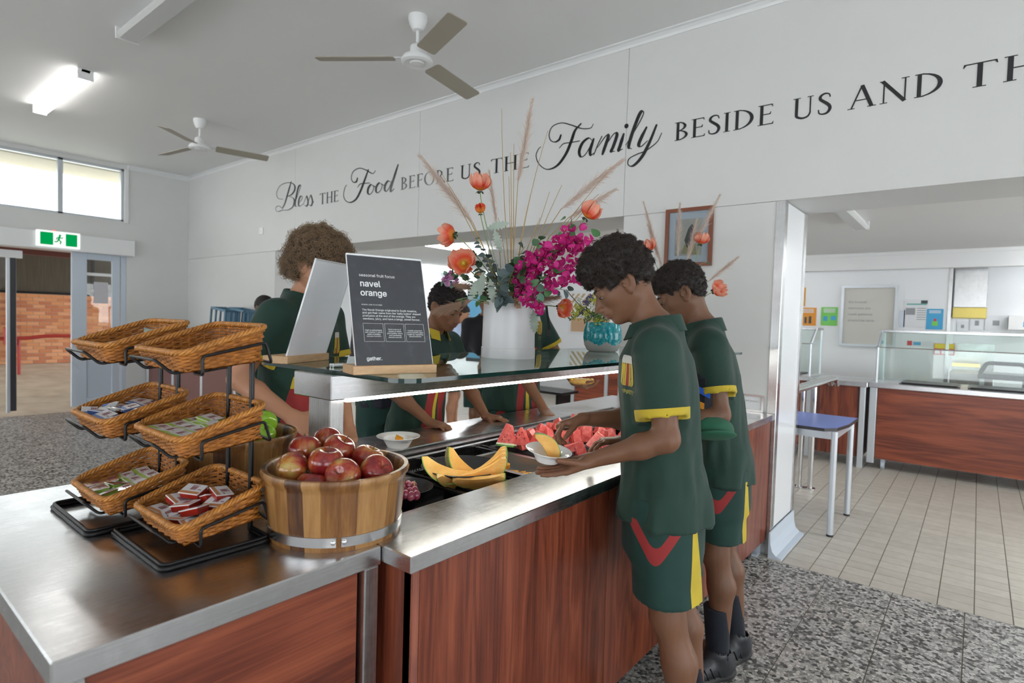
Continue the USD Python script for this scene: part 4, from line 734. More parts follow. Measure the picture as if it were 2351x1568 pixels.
def poppy(label, q, d, fdir, s=1., stem_to=(1168, 700), seed=0, open_=.75, bud=False, group='coral poppies in the white vase', sd=None):
    """fdir: where the flower looks (right, up, towards camera)."""
    c = at(*q, d); ax = unit(_r * fdir[0] + A([0, 0, 1]) * fdir[1] - _f * fdir[2]); u = unit(np.cross(ax, (.3, .2, .9))); R = np.stack([u, np.cross(ax, u), ax], 1)
    t = thing('poppy', label, 'poppy', group=group, mtx=TR(c, R)); r = np.random.default_rng(seed)
    n = 6
    for k in range(n):
        p = petal(.037 * s, .066 * s, open_ + (.25 if k % 2 else 0), .008 * s, seed * 10 + k); obj('petal', xf(p, TR((0, 0, 0), rot('z', k * 2 * PI / n + r.normal(0, .1)))), 'poppy', t, True)
    if not bud:
        ce = MB().add(blob((0, 0, .010 * s), (.007 * s, .007 * s, .009 * s), 2))
        for k in range(26): a = r.uniform(0, 6.28); b_ = r.uniform(.3, .9); ce.add(tube([(0, 0, .006 * s), (math.cos(a) * .016 * b_ * s, math.sin(a) * .016 * b_ * s, .02 * s)], .0008, 4))
        obj('stamens', ce, 'yellow_fl', t, True)
    se = MB()
    for k in range(5): se.add(petal(.008 * s, .02 * s, -.5, .001, k), TR((0, 0, -.002), rot('z', k * 1.257)))
    obj('sepal', se, 'dleaf', t, True); b = R.T @ (at(*stem_to, sd or D0) - c); k_ = A([0, 0, -.06]); tt = np.linspace(0, 1, 12)[:, None]
    obj('stem', tube((1 - tt) ** 2 * A([0, 0, -.002]) + 2 * tt * (1 - tt) * (k_ + b * .15) + tt ** 2 * b, .0022, 6), 'fstem', t, True)
for lab, q, d, fd, s, sd, op in (('coral poppy at the top left, open upwards, beside the slim plume', (1102, 438), D0, (.05, 1, .15), 1., 1, 1.05), ('orange poppy at the left edge seen from behind', (1042, 540), D0 - .02, (-.85, .1, -.35), .95, 2, .7), ('peach poppy at the lower left, open to the camera', (1066, 607), D0 - .1, (-.2, .25, 1), 1.05, 3, .6), ('coral poppy at the right above the boy\'s hair, cupped', (1345, 500), D0 - .02, (.55, .75, .1), 1., 4, 1.15), ('pink poppy head low at the right behind the blossoms', (1285, 705), D0 + .02, (.6, -.2, .6), .8, 5, .7)):
    poppy(lab, q, d, fd, s, seed=sd, open_=op)
poppy('closed poppy bud below the top left poppy', (1103, 490), D0, (-.05, 1, .1), .55, seed=6, open_=1.45, bud=True)
def leaf(p, d, up, Lf, W_, cup=.25, n=7):
    """Flat oval leaf with a fold, from p along d."""
    d = unit(d); s_ = unit(np.cross(d, up)); nn = np.cross(s_, d); u = np.linspace(0, 1, n); V = []
    for a in u:
        w = W_ * math.sin(PI * min(a ** .85, 1)) ** .75 if 0 < a < 1 else .0004; c = A(p) + d * Lf * a - nn * Lf * .18 * a * a
        V += [c - s_ * w + nn * w * cup, c, c + s_ * w + nn * w * cup]
    F = []
    for i in range(n - 1):
        for j in (0, 1): F.append([i * 3 + j, i * 3 + j + 1, i * 3 + 4 + j, i * 3 + 3 + j])
    return (A(V), A(F))
def sprig(name, label, cat, path, nl, m, L_, W_, seed, stem='fstem', group=None, both=True, start=.3, up=(0, 0, 1), spread=1.):
    P = A([at(*p) for p in path]); P = bend(P, .06, 5) if len(P) > 2 else curve(P[0], P[-1], .01); O = P[-1]; t = thing(name, label, cat, tuple(O), group=group); r = np.random.default_rng(seed)
    obj('stem', tube(P - O, np.linspace(.002, .001, len(P)), 6), stem, t, True); cum = np.r_[0, np.cumsum(np.linalg.norm(np.diff(P, axis=0), axis=1))]
    for k in range(nl):
        s_ = cum[-1] * (start + (1 - start) * (k + .5) / nl); i = min(np.searchsorted(cum, s_) - 1, len(P) - 2); c = P[i] + (P[i + 1] - P[i]) * (s_ - cum[i]) / (cum[i + 1] - cum[i] + 1e-9); ax = unit(P[i + 1] - P[i]); sd = unit(np.cross(ax, r.normal(0, 1, 3))); d = unit(ax * .5 + sd * spread * (1 if k % 2 else -1) - _f * .25)
        obj('leaf', leaf(c - O, d, unit(A(up) - _f * .6 + r.normal(0, .35, 3)), L_ * r.uniform(.75, 1.15), W_ * r.uniform(.8, 1.15)), m, t, True)
    return t
for i, (lab, pa, nl, m, Lf, W_) in enumerate((('sprig of round blue-grey eucalyptus leaves over the vase rim', [(1168, 700, D0 - .08), (1150, 670, D0 - .13), (1160, 700, D0 - .15)], 9, 'euca', .05, .024), ('sprig of blue-grey eucalyptus leaves at the middle front', [(1168, 700, D0 - .05), (1140, 650, D0 - .12), (1175, 625, D0 - .14)], 8, 'euca', .048, .023), ('thin eucalyptus sprig rising at the left of the vase', [(1160, 700, D0), (1130, 620, D0 - .05), (1095, 545, D0 - .06)], 12, 'euca', .030, .013), ('eucalyptus sprig in the middle among the straw stalks', [(1170, 700, D0), (1185, 600, D0), (1205, 565, D0 - .02)], 7, 'dleaf', .046, .022),
        ('eucalyptus leaves hanging at the right edge of the vase', [(1190, 700, D0 - .05), (1260, 660, D0 - .05), (1310, 668, D0 - .05)], 9, 'euca', .040, .016), ('dark leaf sprig at the far left over the boy', [(1150, 705, D0 - .05), (1080, 680, D0 - .1), (1045, 690, D0 - .12)], 7, 'gleaf', .032, .014), ('green leaf sprig between the blossoms', [(1180, 700, D0 - .05), (1215, 600, D0 - .1), (1245, 545, D0 - .08)], 8, 'gleaf', .040, .017), ('bright green filler leaves at the centre of the arrangement', [(1168, 700, D0 - .05), (1165, 640, D0 - .1), (1195, 600, D0 - .1)], 10, 'gleaf', .034, .016), ('peach tinted filler leaves low in the arrangement', [(1168, 700, D0 - .06), (1130, 660, D0 - .1), (1090, 625, D0 - .1)], 12, 'peach', .026, .013), ('peach tinted leaves hanging over the rim at the front', [(1175, 695, D0 - .1), (1185, 680, D0 - .14), (1190, 705, D0 - .15)], 7, 'peach', .026, .013), ('small dark leaves filling the base at the left', [(1160, 700, D0 - .02), (1110, 670, D0 - .02), (1060, 640, D0)], 12, 'dleaf', .034, .015), ('small dark leaves filling the base at the right', [(1180, 700, D0 - .02), (1230, 660, D0 + .02), (1290, 620, D0 + .02)], 12, 'dleaf', .036, .015), ('pale mint leaves drooping at the lower right', [(1185, 695, D0 - .1), (1225, 660, D0 - .16), (1245, 675, D0 - .17)], 4, 'mint', .055, .020), ('dusky leaves filling the left half of the arrangement', [(1160, 700, D0 - .04), (1120, 650, D0 - .05), (1080, 590, D0 - .03)], 14, 'dleaf', .038, .017), ('blue-grey leaves behind the front eucalyptus', [(1165, 700, D0 + .02), (1140, 640, D0), (1120, 590, D0)], 14, 'euca', .042, .019), ('green leaves around the base of the straw stalks', [(1172, 700, D0 - .02), (1190, 650, D0 - .06), (1180, 600, D0 - .04)], 14, 'gleaf', .040, .018), ('lime green hydrangea leaves at the left edge', [(1150, 700, D0), (1070, 640, D0 - .05), (1035, 625, D0 - .05)], 8, 'gleaf', .03, .014))):
    sprig('leaf_sprig', lab, 'leaves', pa, nl, m, Lf, W_, 40 + i)
def lobed(p, d, up, Lf, W_, seed):
    """Silvery lobed leaf."""
    d = unit(d); s_ = unit(np.cross(d, up)); nn = np.cross(s_, d); a = np.linspace(0, 1, 40); w = W_ * np.sin(PI * np.clip(a, .02, .98)) ** .7 * (.78 + .22 * np.sin(a * 44)) ; V = []
    for t_, q in zip(a, w): c = A(p) + d * Lf * t_ - nn * Lf * .25 * t_ * t_; V += [c - s_ * q, c + nn * .003, c + s_ * q]
    return (A(V), A([[i * 3 + j, i * 3 + j + 1, i * 3 + 4 + j, i * 3 + 3 + j] for i in range(39) for j in (0, 1)]))
for lab, lst in (('silvery lobed leaves hanging over the left of the vase rim', [((1110, 625, D0 - .14), (-.15, -1)), ((1125, 640, D0 - .12), (.15, -1)), ((1100, 640, D0 - .13), (-.4, -.9))]), ('silvery lobed leaf high beside the poppy stem', [((1118, 525, D0 - .03), (.8, .25)), ((1135, 528, D0 - .03), (.35, -1))]), ('silvery lobed leaf hanging at the right of the vase', [((1225, 712, D0 - .08), (.1, -1))])):
    t = thing('silver_leaf', lab, 'leaves', tuple(at(*lst[0][0])), group=None); O = at(*lst[0][0])
    for k, (q, dr) in enumerate(lst): obj('leaf', lobed(at(*q) - O, _r * dr[0] + A([0, 0, 1]) * dr[1], -_f, .095, .021, k), 'miller', t, True)
    obj('stem', tube(curve(at(*lst[0][0]) - O, at(1160, 695, D0 - .03) - O, .01), .0015, 5), 'miller', t, True)
def blossom(c, ax, s, seed):
    r = np.random.default_rng(seed); ax = unit(ax); u = unit(np.cross(ax, r.normal(size=3))); R = np.stack([u, np.cross(ax, u), ax], 1); mb = MB()
    for k in range(3): mb.add(petal(.017 * s, .036 * s, .95 + r.normal(0, .15), .002, seed * 3 + k, 5, 5, .9), TR((0, 0, 0), rot('z', k * 2.094 + r.normal(0, .1))))
    fl = MB()
    for k in range(3): a = k * 2.1 + .5; fl.add(tube([(0, 0, .002), (math.cos(a) * .006 * s, math.sin(a) * .006 * s, .022 * s)], .0011, 4))
    return xf(mb.mesh(), TR(c, R)), xf(fl.mesh(), TR(c, R))
def bough(label, path, n, seed, spread):
    P = bend([at(*p) for p in path], .05, 6); O = P[0]; t = thing('bougainvillea_branch', label, 'bougainvillea', tuple(O)); r = np.random.default_rng(seed); obj('twig', tube(P - O, np.linspace(.0035, .0015, len(P)), 6), 'twig', t, True)
    for k in range(n):
        s_ = r.uniform(.22, 1); i = min(int(s_ * (len(P) - 1)), len(P) - 2); c = P[i] + (P[i + 1] - P[i]) * (s_ * (len(P) - 1) - i) + r.normal(0, 1, 3) * A(spread) + A([0, 0, -.012]); b, f_ = blossom(c - O, unit(r.normal(0, .8, 3) - _f * .9 + A([0, 0, .1])), r.uniform(.68, .95), seed * 100 + k)
        o = obj('blossom', b, 'magenta', t, True); obj('floret', f_, 'cream', o, True)
    for k in range(5):
        i = r.integers(3, len(P)); obj('leaf', leaf(P[i] - O + r.normal(0, .015, 3), r.normal(0, 1, 3) + A([0, 0, .4]), -_f + r.normal(0, .3, 3), .045, .015), 'gleaf', t, True)
bough('bougainvillea branch with magenta blossoms sweeping out to the right', [(1178, 700, D0 - .05), (1235, 600, D0 - .12), (1300, 555, D0 - .12), (1368, 552, D0 - .14)], 46, 1, (.034, .032, .026))
bough('bougainvillea branch rising to its highest magenta blossoms', [(1178, 700, D0 - .05), (1255, 600, D0 - .08), (1310, 540, D0 - .08), (1312, 500, D0 - .08)], 20, 2, (.022, .02, .022))
bough('bougainvillea branch with magenta blossoms at mid height', [(1178, 700, D0 - .08), (1225, 655, D0 - .16), (1275, 630, D0 - .15), (1320, 610, D0 - .15)], 28, 3, (.034, .030, .026))
bough('bougainvillea branch with magenta blossoms hanging over the vase', [(1178, 690, D0 - .08), (1222, 660, D0 - .17), (1225, 690, D0 - .18), (1235, 705, D0 - .18)], 12, 4, (.016, .016, .012))
bough('bougainvillea twig with magenta blossoms by the straw stalks', [(1175, 690, D0 - .05), (1195, 640, D0 - .1), (1215, 590, D0 - .1), (1250, 560, D0 - .08)], 20, 5, (.022, .022, .018))
t = thing('hydrangea', 'lilac and lime petals at the left edge of the arrangement', 'hydrangea', tuple(at(1036, 636, D0 - .06))); rr = np.random.default_rng(9)
for k in range(16):
    b, f_ = blossom(rr.normal(0, .018, 3), rr.normal(0, 1, 3) - _f, .6, 900 + k); obj('floret', b, 'lilac' if k % 3 else 'mint', t, True)
# --- turquoise pot
M['glaze'] = mat('turquoise_drip_glaze', {'g': ('texture_coordinate', {}), 's': ('separate_xyz', {}), 'm': ('mapping', {'scale': (1, 1, .35)}), 'n': ('noise_texture', {'scale': 26, 'detail': 3}), 'n2': ('noise_texture', {'scale': 90, 'detail': 4}), 'a': ('math', {'math_type': 'multiply_add', 'value2': .13}), 'c': ('math', {'math_type': 'greater_than', 'value2': .118}), 'r': ('rgb_ramp', {'ramp': [(.3, (.0, .15, .19)), (.55, (.01, .28, .33)), (.72, (.14, .48, .50)), (.8, (.45, .6, .6))]}), 'x': ('mix_color', {'a': (.36, .36, .34)}), 'mr': ('map_range', {'to_min': .7, 'to_max': .12}), 'p': ('principled_bsdf', {})},
    [('g.object', 's.vector'), ('g.object', 'm.vector'), ('m.vector', 'n.vector'), ('g.object', 'n2.vector'), ('n.fac', 'a.value1'), ('s.z', 'a.value3'), ('a.value', 'c.value1'), ('c.value', 'x.fac'), ('n2.fac', 'r.fac'), ('r.color', 'x.b'), ('x.result', 'p.base_color'), ('c.value', 'mr.value'), ('mr.result', 'p.roughness')])
PB = A([-1.585, 2.745, GZ])
t = thing('turquoise_pot', 'turquoise drip-glazed grey stoneware pot on the glass shelf', 'pot', PB); obj('body', lathe([(0, 0), (.070, 0), (.082, .006), (.098, .035), (.104, .075), (.101, .115), (.093, .145), (.091, .157), (.086, .157), (.088, .14), (.096, .1), (.09, .04), (0, .02)], 56), 'glaze', t, 40)
M['fern'] = leafy('dark_fern', 6., [(0, (.05, .11, .03)), (1, (.11, .20, .05))], .6, .15); M['lime'] = plain('lime_yellow_bloom', (.50, .50, .06), .7); M['purple'] = plain('purple_thistle', (.17, .14, .26), .7); M['white_bloom'] = plain('white_bloom', (.7, .7, .66), .7)
ctr = PB + A([0, 0, .15]); rr = np.random.default_rng(77)
def frond(label, q, d, m, k, nl=22, L_=.028, W_=.004):
    a, b = ctr + rr.normal(0, .02, 3), at(*q, d); P = curve(a, b, .03, 10); O = b; t = thing('fern_frond', label, 'fern', tuple(O), group='fern fronds in the turquoise pot'); obj('stem', tube(P - O, .0012, 5), 'fstem', t, True); mb = MB()
    for i in range(nl):
        s_ = .25 + .75 * i / nl; c = a * (1 - s_) + b * s_ + A([0, 0, .03 * 4 * s_ * (1 - s_)]); ax = unit(b - a); sd = unit(np.cross(ax, -_f + rr.normal(0, .4, 3))); mb.add(leaf(c - O, ax * .7 + sd * (1 if i % 2 else -1) + rr.normal(0, .2, 3), -_f, L_ * (1.1 - .5 * s_), W_))
    obj('leaflets', mb, m, t, True, kind='stuff')
for k, (q, d, lab) in enumerate((((1306, 735), 3.1, 'dark fern frond reaching furthest left'), ((1325, 712), 3.1, 'dark fern frond at the left above the pot rim'), ((1345, 690), 3.15, 'fern frond rising at the left'), ((1365, 728), 3.0, 'fern frond over the front of the rim'), ((1395, 735), 3.0, 'fern frond at the front right of the rim'), ((1440, 730), 3.1, 'fern frond at the right behind the boy\'s chin'), ((1430, 700), 3.15, 'fern frond rising at the right'), ((1400, 690), 3.2, 'fern frond in the middle'), ((1340, 740), 3.0, 'low fern frond at the left'))): frond(lab, q, d, 'fern', k)
def puff(name, label, cat, q, d, m, n, r0, s0):
    c = at(*q, d); t = thing(name, label, cat, tuple(c)); obj('stem', tube(curve(ctr - c, (0, 0, -.01), .01), .0013, 5), 'fstem', t, True); mb = MB()
    for k in range(n): mb.add(blob(rr.normal(0, r0, 3), (s0,) * 3, 1))
    obj('florets', mb, m, t, True, kind='stuff')
for q, m, lab in (((1330, 705), 'lime', 'lime yellow spray at the left of the turquoise pot'), ((1350, 718), 'lime', 'lime yellow spray low in the turquoise pot'), ((1366, 690), 'lime', 'lime yellow spray at the top of the turquoise pot'), ((1372, 738), 'lime', 'lime yellow tuft hanging over the turquoise rim'), ((1322, 722), 'lime', 'small lime yellow tuft beside the fern')): puff('goldenrod', lab, 'flower', q, 3.05, m, 40, .013, .0042)
for q, lab in (((1345, 695), 'purple thistle head at the left of the turquoise pot'), ((1356, 684), 'purple thistle head at the top of the turquoise pot'), ((1335, 715), 'purple thistle head low at the left')): puff('thistle', lab, 'flower', q, 3.08, 'purple', 30, .008, .005)
for q, lab in (((1360, 705), 'white bloom beside the purple thistle'), ((1380, 700), 'white bloom in the middle of the turquoise pot'), ((1328, 692), 'white bloom at the left edge of the turquoise pot')): puff('white_flower', lab, 'flower', q, 3.04, 'white_bloom', 30, .010, .0055)
t = thing('bare_twig', 'thin bare twig curving between the white vase and the turquoise pot', 'twig', tuple(at(1305, 668, 2.5))); O = at(1305, 668, 2.5)
obj('twig', tube(bend([at(1300, 665, 2.5) - O, at(1312, 680, 2.6) - O, at(1335, 705, 2.9) - O, ctr - O], .1), .0018, 5), 'twig', t, True)
# --- second arrangement at the far end of the shelf, behind the second boy
VB2 = A([-1.50, 3.35, GZ]); vase('white_vase', 'second white vase at the far end of the shelf, hidden behind the boys', VB2); D2 = 3.50
for lab, a, b, n in (('pampas plume behind the boys, leftmost', (1515, 600, D2), (1478, 462, D2), 500), ('pampas plume behind the boys, lower left', (1520, 610, D2), (1488, 515, D2), 400), ('pampas plume in front of the framed picture, left', (1556, 590, D2), (1561, 466, D2), 500), ('pampas plume in front of the framed picture, middle', (1578, 600, D2), (1600, 502, D2), 400), ('tall pampas plume crossing the picture to the right', (1595, 560, D2), (1652, 446, D2), 500), ('pampas plume slanting low to the right of the picture', (1628, 645, D2), (1692, 590, D2), 450)):
    plume(lab, [VB2 + A([0, 0, .2]), (at(*a) + VB2 + A([0, 0, .2])) / 2], at(*a), at(*b), n=n, w=.022, seed=n + len(lab), group='pampas plumes in the far vase')
for lab, q, fd, s, sd, op in (('orange poppy half hidden between the two boys', (1493, 576), (-.3, .8, .2), 1., 21, 1.1), ('coral poppy in front of the framed picture', (1608, 560), (.1, 1, .3), 1., 22, .95), ('peach poppy beside the second boy\'s collar', (1640, 668), (.5, .3, .7), 1.1, 23, .7), ('magenta pink flower between the boys\' heads', (1500, 655), (0, .3, 1), .5, 24, .8)):
    poppy(lab, q, D2, fd, s, (1560, 720), sd, op, group='poppies in the far vase', sd=D2)
sprig('leaf_sprig', 'green leaf sprig beside the second boy\'s hair', 'leaves', [(1570, 700, D2), (1600, 610, D2), (1625, 600, D2)], 5, 'gleaf', .06, .022, 90)
# ================================================================ people: signed-distance bodies, meshed by surface nets
class Field:
    def __init__(s, lo, hi, h, fine=(), hf=None):
        ax = []
        for k in range(3):
            iv = [(a[k], b[k]) for a, b in fine]; x = lo[k]; g = [x]
            while x < hi[k]: x += hf if any(a <= x <= b for a, b in iv) else h; g.append(x)
            ax.append(A(g))
        s.ax = ax; s.D = np.full([len(a) for a in ax], 1e3, np.float32); s.h = h
    def win(s, lo, hi):
        ix = [(max(np.searchsorted(a, l) - 1, 0), min(np.searchsorted(a, u) + 1, len(a))) for a, l, u in zip(s.ax, lo, hi)]
        if any(b <= a for a, b in ix): return None, None
        sl = tuple(slice(a, b) for a, b in ix); P = np.stack(np.meshgrid(*[a[q] for a, q in zip(s.ax, sl)], indexing='ij'), -1).astype(np.float32)
        return sl, P
    def put(s, lo, hi, fn, k=.01, sub=False):
        m = k + 2.5 * s.h; sl, P = s.win(A(lo) - m, A(hi) + m)
        if sl is None: return
        d = fn(P); o = s.D[sl]
        if sub: d = -d; h = np.clip(.5 - .5 * (d - o) / -k if False else .5 + .5 * (d - o) / k, 0, 1); s.D[sl] = o * (1 - h) + d * h + k * h * (1 - h)
        else: h = np.clip(.5 + .5 * (d - o) / k, 0, 1); s.D[sl] = d * (1 - h) + o * h - k * h * (1 - h)
    def cap(s, a, b, ra, rb=None, k=.012, flat=None, sub=False):
        """Tapered capsule; flat = (axis, factor) thins it along an axis."""
        a, b = A(a, float), A(b, float); rb = ra if rb is None else rb; ab = b - a; L2 = ab @ ab + 1e-9; r = max(ra, rb)
        def fn(P):
            q = P - a; t = np.clip(q @ ab / L2, 0, 1); e = q - t[..., None] * ab
            if flat is not None: n, f = A(flat[0]), flat[1]; e = e + (e @ n)[..., None] * n * (f - 1)
            return np.linalg.norm(e, axis=-1) - (ra + (rb - ra) * t)
        s.put(np.minimum(a, b) - r, np.maximum(a, b) + r, fn, k, sub)
    def ell(s, c, R, rad, k=.012, sub=False):
        c, rad = A(c, float), A(rad, float); R = A(R, float); ext = np.abs(R) @ rad
        def fn(P):
            q = (P - c) @ R; k0 = np.linalg.norm(q / rad, axis=-1); k1 = np.linalg.norm(q / rad ** 2, axis=-1); return k0 * (k0 - 1) / (k1 + 1e-6)
        s.put(c - ext, c + ext, fn, k, sub)
    def col(s, rings, R, k=.015, sub=False, grow=0.):
        """Elliptic column through rings (z, cx, cy, rx, ry); x, y measured in the frame R (columns forward, left, up) about the origin of R's person."""
        rg = A(rings, float); O, B = R
        def fn(P):
            q = (P - O) @ B; z = q[..., 2]; cx, cy, rx, ry = (np.interp(z, rg[:, 0], rg[:, j]) for j in (1, 2, 3, 4)); rx, ry = rx + grow, ry + grow
            e = np.sqrt(((q[..., 0] - cx) / rx) ** 2 + ((q[..., 1] - cy) / ry) ** 2); d = (e - 1) * np.minimum(rx, ry); dz = np.maximum(rg[0, 0] - z, z - rg[-1, 0]); return np.maximum(d, dz)
        m = max(np.abs(rg[:, 1]).max() + rg[:, 3].max(), np.abs(rg[:, 2]).max() + rg[:, 4].max()) + grow
        c = O + B @ A([0, 0, (rg[0, 0] + rg[-1, 0]) / 2]); e = np.abs(B) @ A([m, m, (rg[-1, 0] - rg[0, 0]) / 2]); s.put(c - e, c + e, fn, k, sub)
    def net(s):
        I = s.D < 0; sl = []
        for k in range(3): w = np.flatnonzero(I.any(tuple(j for j in range(3) if j != k))); sl.append(slice(max(w[0] - 2, 0), w[-1] + 3))
        D, (X, Y, Z) = s.D[tuple(sl)], [a[q] for a, q in zip(s.ax, sl)]; ins = D < 0; n = A(D.shape) - 1
        c = np.zeros(n, np.uint8)
        for a, b, e in np.ndindex(2, 2, 2): c += ins[a:a + n[0], b:b + n[1], e:e + n[2]]
        cells = np.argwhere((c > 0) & (c < 8)); idx = np.full(n, -1, np.int64); idx[tuple(cells.T)] = np.arange(len(cells))
        acc, cnt = np.zeros((len(cells), 3)), np.zeros(len(cells)); ax = (X, Y, Z)
        for d in range(3):
            o1, o2 = [k for k in range(3) if k != d]
            for u, v in np.ndindex(2, 2):
                p = cells.copy(); p[:, o1] += u; p[:, o2] += v; q = p.copy(); q[:, d] += 1
                da, db = D[tuple(p.T)], D[tuple(q.T)]; m = (da < 0) != (db < 0); t = np.where(m, da / np.where(m, da - db, 1), 0)
                w = np.stack([ax[k][p[:, k]] for k in range(3)], 1); w[:, d] += t * (ax[d][q[:, d]] - ax[d][p[:, d]]); acc[m] += w[m]; cnt[m] += 1
        V = acc / cnt[:, None]; F = []
        for d in range(3):
            o1, o2 = (d + 1) % 3, (d + 2) % 3; sl0 = [slice(1, -1)] * 3; sl0[d] = slice(0, -1); sl1 = list(sl0); sl1[d] = slice(1, None)
            a, b = ins[tuple(sl0)], ins[tuple(sl1)]
            for flip in (False, True):
                e = np.argwhere((a & ~b) if not flip else (~a & b)); 
                if not len(e): continue
                off = np.ones(3, int); off[d] = 0; e = e + off
                def g(u, v): r = e.copy(); r[:, o1] -= u; r[:, o2] -= v; return idx[tuple(r.T)]
                f = np.stack([g(1, 1), g(0, 1), g(0, 0), g(1, 0)], 1); F.append(f[:, ::-1] if flip else f)
        F = np.vstack(F); F = F[(F >= 0).all(1)]
        return (V, np.vstack([F[:, [0, 1, 2]], F[:, [0, 2, 3]]]))
def biggest(mesh):
    t = trimesh.Trimesh(*mesh, process=False); p = t.split(only_watertight=False); q = max(p, key=lambda c: len(c.faces)); return (A(q.vertices), A(q.faces))
def relax(mesh, it=2, lam=.5):
    v, f = mesh; e = np.vstack([f[:, [0, 1]], f[:, [1, 2]], f[:, [2, 0]]]); e = np.vstack([e, e[:, ::-1]]); n = np.bincount(e[:, 0], minlength=len(v))[:, None]
    for _ in range(it):
        for l in (lam, -lam * 1.04):
            s_ = np.stack([np.bincount(e[:, 0], v[e[:, 1], k], len(v)) for k in range(3)], 1); v = v + l * (s_ / np.maximum(n, 1) - v)
    return (v, f)
def normals(mesh):
    v, f = mesh; n = np.zeros_like(v); fn = np.cross(v[f[:, 1]] - v[f[:, 0]], v[f[:, 2]] - v[f[:, 0]])
    for k in range(3): n += np.stack([np.bincount(f[:, k], fn[:, j], len(v)) for j in range(3)], 1)
    return n / (np.linalg.norm(n, axis=1, keepdims=True) + 1e-12)
def split(mesh, g):
    """(inside, outside) of a mesh where the per-vertex field g is > 0 and <= 0, cut along g = 0."""
    v, f = mesh; g = np.where(np.abs(g) < 1e-7, 1e-7, g); s = g[f] > 0; n = s.sum(1); out = []
    for want in (True, False):
        k = f[n == (3 if want else 0)]; V, F, c = [v], [k], len(v)
        for cnt in (1, 2):
            m = n == (cnt if want else 3 - cnt)
            if not m.any(): continue
            t, st = f[m], s[m] if want else ~s[m]
            lone = np.argmax(st if cnt == 1 else ~st, 1); r = np.arange(len(t)); a, b, d = t[r, lone], t[r, (lone + 1) % 3], t[r, (lone + 2) % 3]
            def cut(p, q): w = (g[p] / (g[p] - g[q]))[:, None]; return v[p] * (1 - w) + v[q] * w
            pb, pd = cut(a, b), cut(a, d); ib = c + np.arange(len(t)); id_ = ib + len(t); c += 2 * len(t); V += [pb, pd]
            F.append(np.stack([a, ib, id_], 1)) if cnt == 1 else F.extend([np.stack([ib, b, d], 1), np.stack([ib, d, id_], 1)])
        V, F = np.vstack(V), np.vstack(F); u, inv = np.unique(F, return_inverse=True); out.append((V[u], inv.reshape(F.shape)))
    return out
def ik(S, W, a, b, hint):
    S, W = A(S, float), A(W, float); d = W - S; L = min(np.linalg.norm(d), (a + b) * .995); u = d / np.linalg.norm(d); x = (a * a - b * b + L * L) / (2 * L); h = math.sqrt(max(a * a - x * x, 0))
    p = A(hint, float) - u * (A(hint) @ u); return S + u * x + unit(p) * h
def skin(name, c, sp=.35):
    c = A(c); return mat(name, {'g': ('geometry', {}), 'n': ('noise_texture', {'scale': 14, 'detail': 3}), 'r': ('rgb_ramp', {'ramp': [(0, tuple(c * .82)), (.5, tuple(c)), (1, tuple(c * 1.16))]}), 'n2': ('noise_texture', {'scale': 500}), 'b': ('bump', {'strength': .08, 'distance': .002}), 'p': ('principled_bsdf', {'roughness': .46, 'specular_ior_level': sp, 'subsurface_weight': .12, 'subsurface_scale': .01, 'subsurface_radius': (1, .35, .2)})},
               [('g.position', 'n.vector'), ('n.fac', 'r.fac'), ('r.color', 'p.base_color'), ('g.position', 'n2.vector'), ('n2.fac', 'b.height'), ('b.normal', 'p.normal')])
def cloth(name, c, rough=.7, scale=420):
    c = A(c); return mat(name, {'g': ('geometry', {}), 'n': ('noise_texture', {'scale': 9, 'detail': 2}), 'r': ('rgb_ramp', {'ramp': [(.3, tuple(c * .9)), (.7, tuple(c * 1.1))]}), 'n2': ('voronoi_texture', {'scale': scale}), 'b': ('bump', {'strength': .12, 'distance': .002}), 'p': ('principled_bsdf', {'roughness': rough, 'sheen_weight': .06, 'specular_ior_level': .3})},
               [('g.position', 'n.vector'), ('n.fac', 'r.fac'), ('r.color', 'p.base_color'), ('g.position', 'n2.vector'), ('n2.distance', 'b.height'), ('b.normal', 'p.normal')])
M['green'] = cloth('bottle_green_knit', (.0125, .040, .029)); M['green_short'] = cloth('bottle_green_shorts', (.010, .041, .033)); M['yellow'] = cloth('yellow_cloth', (.52, .39, .03)); M['red'] = cloth('red_cloth', (.27, .025, .025)); M['navy'] = cloth('navy_knit', (.008, .011, .018)); M['shoe'] = plain('black_leather', (.016, .018, .022), .42)
M['crest_white'] = plain('crest_white', (.55, .55, .5), .7); M['grey_stripe'] = cloth('grey_stripe', (.35, .35, .33))
M['eye'] = plain('eye_white', (.36, .32, .29), .2); M['iris'] = plain('dark_iris', (.015, .008, .005), .1); M['brow'] = plain('dark_brow', (.012, .008, .006), .7)
def hair_mat(name, c): return plain(name, c, .55, 0, specular_ior_level=.3)
